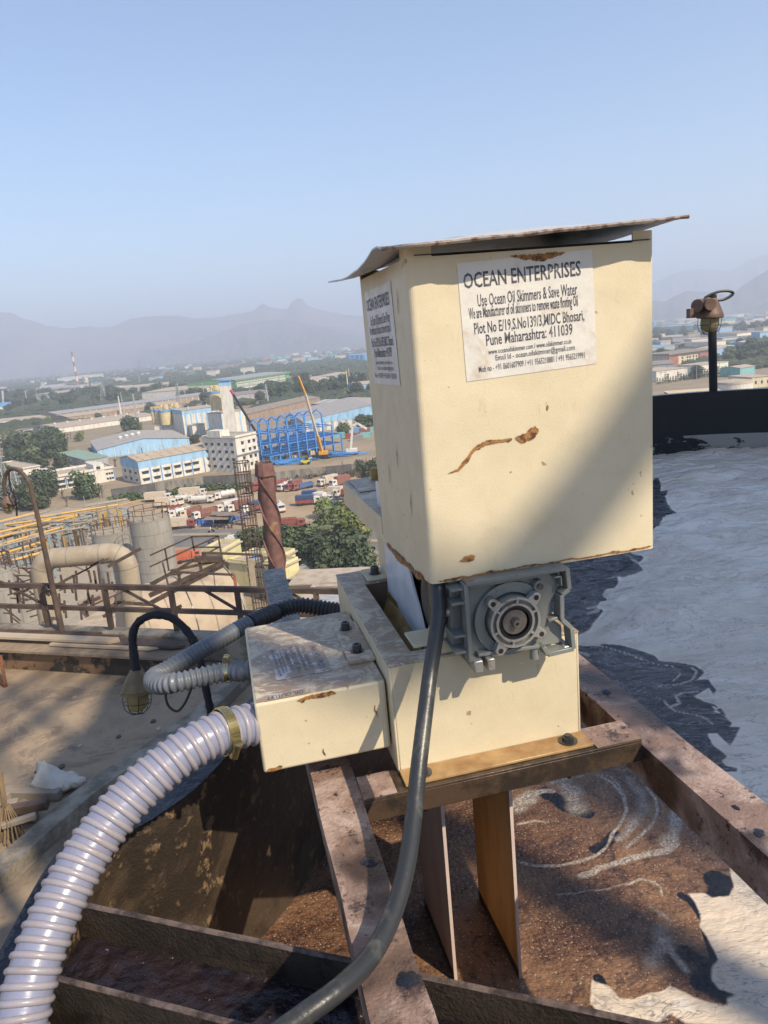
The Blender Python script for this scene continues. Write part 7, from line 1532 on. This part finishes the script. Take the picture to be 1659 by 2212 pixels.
h=Hall('flat_roof_building','broad dusty flat roof with a dark damp patch beyond the railing','building',ZE(900,1420),ZE(1700,1420),ZE(960,1130),7,0,'w','wall_cream','roof_dust'); MB(h.T).box(h.L*.2,h.L*.45,h.D*.45,h.D*.85,7.26,7.28).build('damp_patch','wall_grey',h.roof); MB(h.T).box(h.L*.05,h.L*.9,h.D*.9,h.D*.905,7.26,7.5).build('roof_kerb','wall_brown',h.roof)
h=Hall('flat_roof_building','second dusty flat roof between the damp one and the garden trees','building',ZE(960,1120),ZE(1700,1090),ZE(1000,1010),6,0,'w','wall_cream','roof_dust')
h=Hall('shelter','pale corrugated shelter roof at the foot of the garden trees','shelter',ZE(1010,1005),ZE(1170,1005),ZE(1005,970),3,0,'w','wall_white','roof_grey')
gg=G(*ZE(1380,1010)); tg_=thing('cloth_heap','blue and white plastic sheets on the ground by the garden trees','plastic sheet',gg)
for k,m_ in enumerate(['p_white','tarp_blue','p_white']): vs,fs=quadgrid((gg[0]+k*3-4,gg[1]-1),(gg[0]+k*3-1,gg[1]-1),(gg[0]+k*3-1,gg[1]+1),(gg[0]+k*3-4,gg[1]+1),6,lambda x,y:.3+.3*math.sin(x*3)*math.sin(y*4)); MB().add(vs,fs).build('sheet',m_,tg_)
# ================================================================ roof deck round the tank
DZ=-4.5
a_=G(0,1440,H+DZ); b2_=G(300,1458,H+DZ); e1=(b2_-a_)/np.linalg.norm(b2_-a_); e2=V3([-e1[1],e1[0],0]); e2=e2 if e2[1]>0 else -e2
DT=lambda p:a_+e1*p[0]+e2*p[1]+V3([0,0,p[2]])     # p[2] relative to the deck
def m_deck():
    k=NT('stained_concrete_deck'); a=k.noise(.6,7,.7,dist=.6); b_=k.noise(5,6,.75); c=k.mix(k.ramp(a,.38,.62),(.33,.245,.16),(.22,.16,.105)); c=k.mix(k.ramp(b_,.56,.70,0,.6),c,(.10,.08,.065)); c=k.mix(k.ramp(k.noise(1.1,6,.75,dist=1),.5,.62,0,.6),c,(.13,.10,.075)); c=k.mix(k.ramp(k.noise(2.2,5,.7),.6,.72,0,.4),c,(.36,.31,.25)); return k.done(c,.85,0,k.bump(b_,.01))
M['deck']=m_deck(); M['kerbc']=simple('weathered_kerb',(.30,.26,.20),.9,scale=2.5,c2=(.15,.125,.095),detail=8,lo=.4,hi=.6,bump=.02,bscale=12)
b=MB(DT); b.box(-9,24,-26,.80,-43,0); tag(b.build('roof_deck','deck',None),kind='structure')
LZ=.34
b=MB(DT); b.box(-9,3.25,.0,.52,.002,LZ); tag(b.build('ledge','deck',None,bevel=.01),kind='structure')
r=thing('deck_channel','rust flaked black steel channel along the edge of the ledge','steel channel',DT((0,0,0))); b=MB(DT); b.box(-9,3.3,-.10,-.004,.02,LZ+.02); b.build('web','tarrust',r) if 0 else None
def m_tr():
    k=NT('flaking_black_steel'); a=k.noise(1.6,7,.75); c=k.mix(k.ramp(a,.50,.56),(.035,.028,.022),(.20,.12,.065)); return k.done(c,.7,0,k.bump(a,.02))
M['tarrust']=m_tr(); b=MB(DT); b.box(-9,3.3,-.05,-.004,.0,LZ-.02); b.build('web','tarrust',r); b=MB(DT); b.box(-9,3.32,-.14,.22,LZ-.02,LZ+.015); b.build('top_flange','deck',r); MB(DT).box(-9,3.3,-.02,.0,.0,.001).build('foot','rust',r) if 0 else None
b=MB(DT); b.box(-9,24,.525,.785,.002,LZ+.07); tag(b.build('parapet_kerb','kerbc',None,bevel=.03),kind='structure')
for k,(x0,x1,y,z,w,m_) in enumerate([(-3,2.0,.38,LZ+.055,.03,'brownsteel'),(-3,1.6,.46,LZ+.055,.03,'brownsteel')]):
    r=thing('scaffold_pipe',['near','far'][k]+' one of two brown pipes lying on the ledge at left','pipe',DT((x0,y,LZ))); MB(DT).cyl((x0,y,z),(x1,y+.05,z),w,n=10).build('pipe','brownsteel',r,smooth=True)
for k,(x0,x1,y0,y1,h0,m_) in enumerate([(1.0,2.9,.05,.30,.05,'roof_tan'),(1.3,3.3,.12,.36,.10,'brownsteel'),(-.2,2.2,.10,.28,.23,'roof_tan')]):
    r=thing('plank',['long dusty plank on the ledge under the wrapped lamp','shorter brown plank lying across the end of the ledge','plank with pale dust left of the wrapped lamp'][k],'plank',DT((x0,y0,LZ))); MB(DT).prism([(x0,y0,LZ+.016+h0*.3),(x1-.15,y0,LZ+.016+h0*.3),(x1,y0+.08,LZ+.016+h0*.3),(x1-.1,y1,LZ+.016+h0*.3),(x0,y1,LZ+.016+h0*.3)],(0,0,.035)).build('board',m_,r)
# railing along the kerb
r=thing('guard_railing','brown angle iron guard railing with two rails and braces along the deck edge','railing',DT((0,0.65,LZ)))
def onrail(px,py):
    q=ray(px,py); o=DT((0,0.65,0)); t=((o[0])*e2[0]+(o[1])*e2[1])/(q[0]*e2[0]+q[1]*e2[1]); return V3([q[0]*t,q[1]*t,H+q[2]*t])
def rb(p,q,w,nm): MB().bar(onrail(*p),onrail(*q),w,w).build(nm,'brownsteel',r)
z1=onrail(432,1271.5)[2]; z2=onrail(432,1321)[2]
lo_=inv  # noqa
def railbar(z,w,nm): 
    p=DT((-8,0.65,0));q=DT((23,0.65,0)); p[2]=q[2]=z; MB().bar(p,q,w,w).build(nm,'brownsteel',r)
railbar(z1,.075,'top_rail'); railbar(z2,.065,'mid_rail')
for x in [(88),(225),(368),(511),(681)]:
    p=onrail(x,1271.5); MB().bar((p[0],p[1],z1),(p[0],p[1],H+DZ+LZ+.1),.075,.075).build('post','brownsteel',r)
pw=onrail(681,1271.5)-onrail(511,1271.5)
for k in range(1,6): p=onrail(681,1271.5)+pw*k; MB().bar((p[0],p[1],z1),(p[0],p[1],H+DZ+LZ+.1),.075,.075).build('post','brownsteel',r)
for p,q in ((ZC(0,1090),ZC(380,1290)),(ZC(970,1130),ZC(1350,1330)),(ZE(220,1150),ZE(540,1340)),(ZE(930,1170),ZE(1130,1290))): rb(p,q,.035,'brace')
MB().bar(onrail(*ZC(1430,1330)),onrail(*ZC(1500,1295)),.05,.05).build('short_stub','brownsteel',r)
# lamp on the railing
sh=lambda x,y:onrail(*ZC(x,y))
gl2=thing('gooseneck_lamp','brown caged lamp on a rusty gooseneck pole tied to the railing at far left','lamp',sh(550,1440)-V3([0,0,.4]))
P,L=resample(smoothpath([sh(555,1480),sh(530,1350),sh(480,1120),sh(435,900),(sh(400,730)),sh(365,560),sh(335,440),sh(305,310),sh(280,240),sh(240,185),sh(190,150),sh(140,145),sh(105,175),sh(85,235),sh(85,300),sh(103,355)],6),.08)
b=MB(); b.tube([p-e2*.12 for p in P],[.050-.020*min(1,i/len(P)*1.4) for i in range(len(P))],10); b.build('pole','brownsteel',gl2,smooth=True)
tp=sh(105,375)-e2*.12; dn=sh(128,530)-sh(105,375); cagelamp(gl2,tp,dn,.20,'lamp_brown')
b=MB(); b.tube(smoothpath([sh(155,150)-e2*.2,sh(160,240)-e2*.2,sh(175,310)-e2*.2,sh(205,370)-e2*.2,sh(215,440)-e2*.2,sh(220,520)-e2*.2],4),.014,6); b.tube(smoothpath([sh(140,420)-e2*.2,sh(180,435)-e2*.2,sh(210,420)-e2*.2,sh(200,350)-e2*.2],4),.012,6); b.build('loose_cable','wire',gl2,smooth=True)
b=MB(); 
for k in range(5): b.tube(smoothpath([sh(395+8*k,1110)-e2*.1,sh(400+15*k,1160+6*k)-e2*.15,sh(450+10*k,1140)-e2*.12,sh(480+5*k,1230+20*k)-e2*.1],4),.010,5)
b.build('binding_wire','wire',gl2)
# ring kerb round the tank on the deck
kp=[(-60,1915),(0,1860),(107,1772),(172,1714),(247,1662),(325,1612),(417,1547),(470,1500),(540,1430)]
kp=[G(p[0],p[1],H+DZ+.15) for p in kp]; KP,_=resample(smoothpath(kp,6),.35)
b=MB(); vs=[];fs=[]
for i,p in enumerate(KP):
    t=KP[min(i+1,len(KP)-1)]-KP[max(i-1,0)]; t/=np.linalg.norm(t); n=V3([-t[1],t[0],0])*.13*random.uniform(.9,1.1); z=H+DZ
    for s,zz in ((1.25,.0),(1,.13+random.uniform(-.015,.01)),(-1,.14+random.uniform(-.015,.01)),(-1.2,0)): vs.append((p[0]+n[0]*s,p[1]+n[1]*s,z+zz))
for i in range(len(KP)-1):
    for j in range(3): a=i*4+j; fs.append((a,a+1,a+5,a+4))
tag(b.add(vs,fs).build('ring_kerb','kerbc',None,smooth=True,ang=25),kind='structure')
# scrap wood, sack and broom on the deck
DD=lambda x,y,z=0:G(*HX(x,y),H+DZ+z)
wood=[((-40,1285),(400,1290),.10,.10,'dark beam at the back of the scrap timber pile'),((-30,1330),(40,1335),.16,.12,'short pale timber block end at the left edge'),((40,1400),(320,1350),.10,.09,'brown timber lying diagonally across the pile'),((60,1430),(245,1440),.08,.08,'short timber at the near end of the pile'),((-40,1380),(120,1350),.09,.09,'timber crossing under the brown one'),((10,1500),(240,1430),.06,.06,'thin lath at the near side of the pile')]
for k,(p,q,w,h_,lab) in enumerate(wood):
    a,c=DD(*p,.06+.07*(k%3)),DD(*q,.06+.07*(k%3)); r=thing('scrap_timber',lab,'timber',a); MB().bar(a,c,w,h_).build('timber','roof_brown' if k!=2 else 'brownsteel',r,bevel=.008)
for k in range(7):
    x=random.uniform(40,330); y=random.uniform(1335,1420); a,c=DD(x,y,.05),DD(x+random.uniform(30,70),y+random.uniform(-20,20),.12); r=thing('wood_offcut','small dark offcut in the scrap timber pile','timber offcut',a,'offcuts in the scrap timber pile'); MB().bar(a,c,.07,.03).build('offcut','wall_brown',r)
sx,sy=DD(400,1262)[:2]; r=thing('sack','crumpled white sack with brown stains lying by the ring kerb','sack',(sx,sy,H+DZ))
rs=np.random.RandomState(4); bm=bmesh.new(); bmesh.ops.create_icosphere(bm,subdivisions=3,radius=1); vs=[]
for v in bm.verts:
    c=v.co; n=.85+.5*float(vnoise(np.array([c.x*1.6+5]),np.array([c.y*1.6+c.z*2+9]),8)[0]); x,y,z=c.x*.25*n*(1+.25*math.sin(7*c.y+3*c.x)),c.y*.13*n,c.z*.085*n+.02*math.sin(9*c.x+5*c.y)
    z+= .22*math.exp(-((c.x+.55)/.30)**2)*max(0,c.z) ; vs.append((sx+x*.95,sy+y,H+DZ+.10+z))
fs=[tuple(v.index for v in f.verts) for f in bm.faces]; bm.free()
M['sackm']=simple('stained_white_sack',(.58,.53,.45),.8,scale=4,c2=(.30,.20,.11),lo=.52,hi=.7,bump=.015,bscale=14); MB().add(vs,fs).build('cloth','sackm',r,smooth=True,ang=180)
p0=DD(30,1370,.35); r=thing('broom','worn straw broom standing at the left edge beside the timber','broom',DD(40,1560)); M['straw']=simple('straw',(.24,.17,.10),.9,scale=20,c2=(.13,.09,.055),stretch=(1,1,.2)); b=MB()
for k in range(90):
    a=random.uniform(0,6.3); rr_=random.uniform(0,.20); bt_=DD(35,1600)+V3([rr_*math.cos(a)*1.1,rr_*math.sin(a),.02]); tp_=p0+V3([rr_*.25*math.cos(a),rr_*.25*math.sin(a),0]); b.tube([bt_,(bt_+tp_)/2+V3([rr_*.1*math.cos(a),0,0]),tp_],.006,3,cap=False)
b.build('bristles','straw',r); MB().tube([p0,p0+V3([.02,.02,.35])],.03,7).build('handle_stub','straw',r)
r=thing('rusty_prop','thin rust red prop leaning at the left edge of the deck','prop',G(*HX(35,570),H+DZ)); MB().bar(G(*HX(38,572),H+DZ),AT(*HX(2,370),G(*HX(38,572),H+DZ)[1]+.3),.05,.05).build('prop','rust',r); MB().bar(G(*HX(38,572),H+DZ+.02),G(*HX(-20,530),H+DZ+.02),.05,.05).build('foot','rust',r)
# small debris on the deck
for k in range(12):
    q=DD(random.uniform(0,1100),random.uniform(620,1250)); 
    rr=thing('debris_chip','small chip of debris lying on the concrete deck','debris',q,'debris chips on the deck'); s=random.uniform(.015,.045); MB().prism([(q[0]+s*math.cos(a),q[1]+s*1.4*math.sin(a),q[2]+.001) for a in (0,1.3,2.4,3.9,5.2)],(0,0,.012)).build('chip',random.choice(['roof_dust','wall_brown','brownsteel']),rr)
# ================================================================ made-up blockers behind the viewer, shaped to shade the tank, hood and deck
sd=V3([TS.x,TS.y,0]); sd/=np.linalg.norm(sd); sn=V3([-sd[1],sd[0],0])      # towards the sun, and its left normal
def SV(x,y,z): return V3([0,0,0])+sd*x+sn*y+V3([0,0,z])
M['shadewall']=simple('shade_block_wall',(.42,.38,.32),.85,scale=.8)
tw=thing('stair_or_shade_tower','unseen shade block added behind the viewer','tower',SV(14,5,H+DZ))  # added unseen block, its outline drawn to shade liquid, far wall and deck
t42=math.tan(SUN_EL); Z12=lambda h:H+h+12*t42
b=MB(); b.prism([SV(12,a,z) for a,z in ((1.53,H+DZ),(1.53,Z12(2.1)),(1.9,Z12(2.5)),(2.2,Z12(3.2)),(3.1,Z12(3.7)),(3.6,Z12(4.4)),(5.5,Z12(5.3)),(5.8,Z12(2.1)),(9.5,Z12(2.1)),(9.5,H+DZ))],sd*4); b.build('shaft','shadewall',tw)
for k,(o_,w_) in enumerate(((.30,.14),(.85,.08),(1.35,.12))): MB().bar(SV(12,1.2,Z12(3.25+o_)),SV(12,6.2,Z12(5.65+o_)),w_,w_).build('shade_bar','brownsteel',tw)  # added bars that stripe the deck with shade
for a in (2.0,2.75,3.9,5.2): MB().bar(SV(12,a,Z12(2.5)),SV(12,a,Z12(3.75+.5*(a-2.2)+1.8)),.09,.09).build('shade_post','brownsteel',tw)
pf=thing('shade_frame','unseen upright and sloping pipe added behind the viewer to cast shade','shade caster',SV(5,1.2,H+DZ))  # added unseen pipes, placed for the shade bands on liquid and hood
b=MB(); b.tube([SV(5,1.225,H+DZ),SV(5,1.235,H+7)],.075,12); b.build('upright','brownsteel',pf)
P=[SV(5,a,H+h+5*t42) for a,h in ((1.24,.46),(1.13,.335),(1.03,.255),(.93,.20),(.84,.20),(.74,.30),(.70,.5),(.69,1.5))]
b=MB(); b.tube(smoothpath(P,5),.07,10); b.build('bent_shade_pipe','brownsteel',pf,smooth=True)
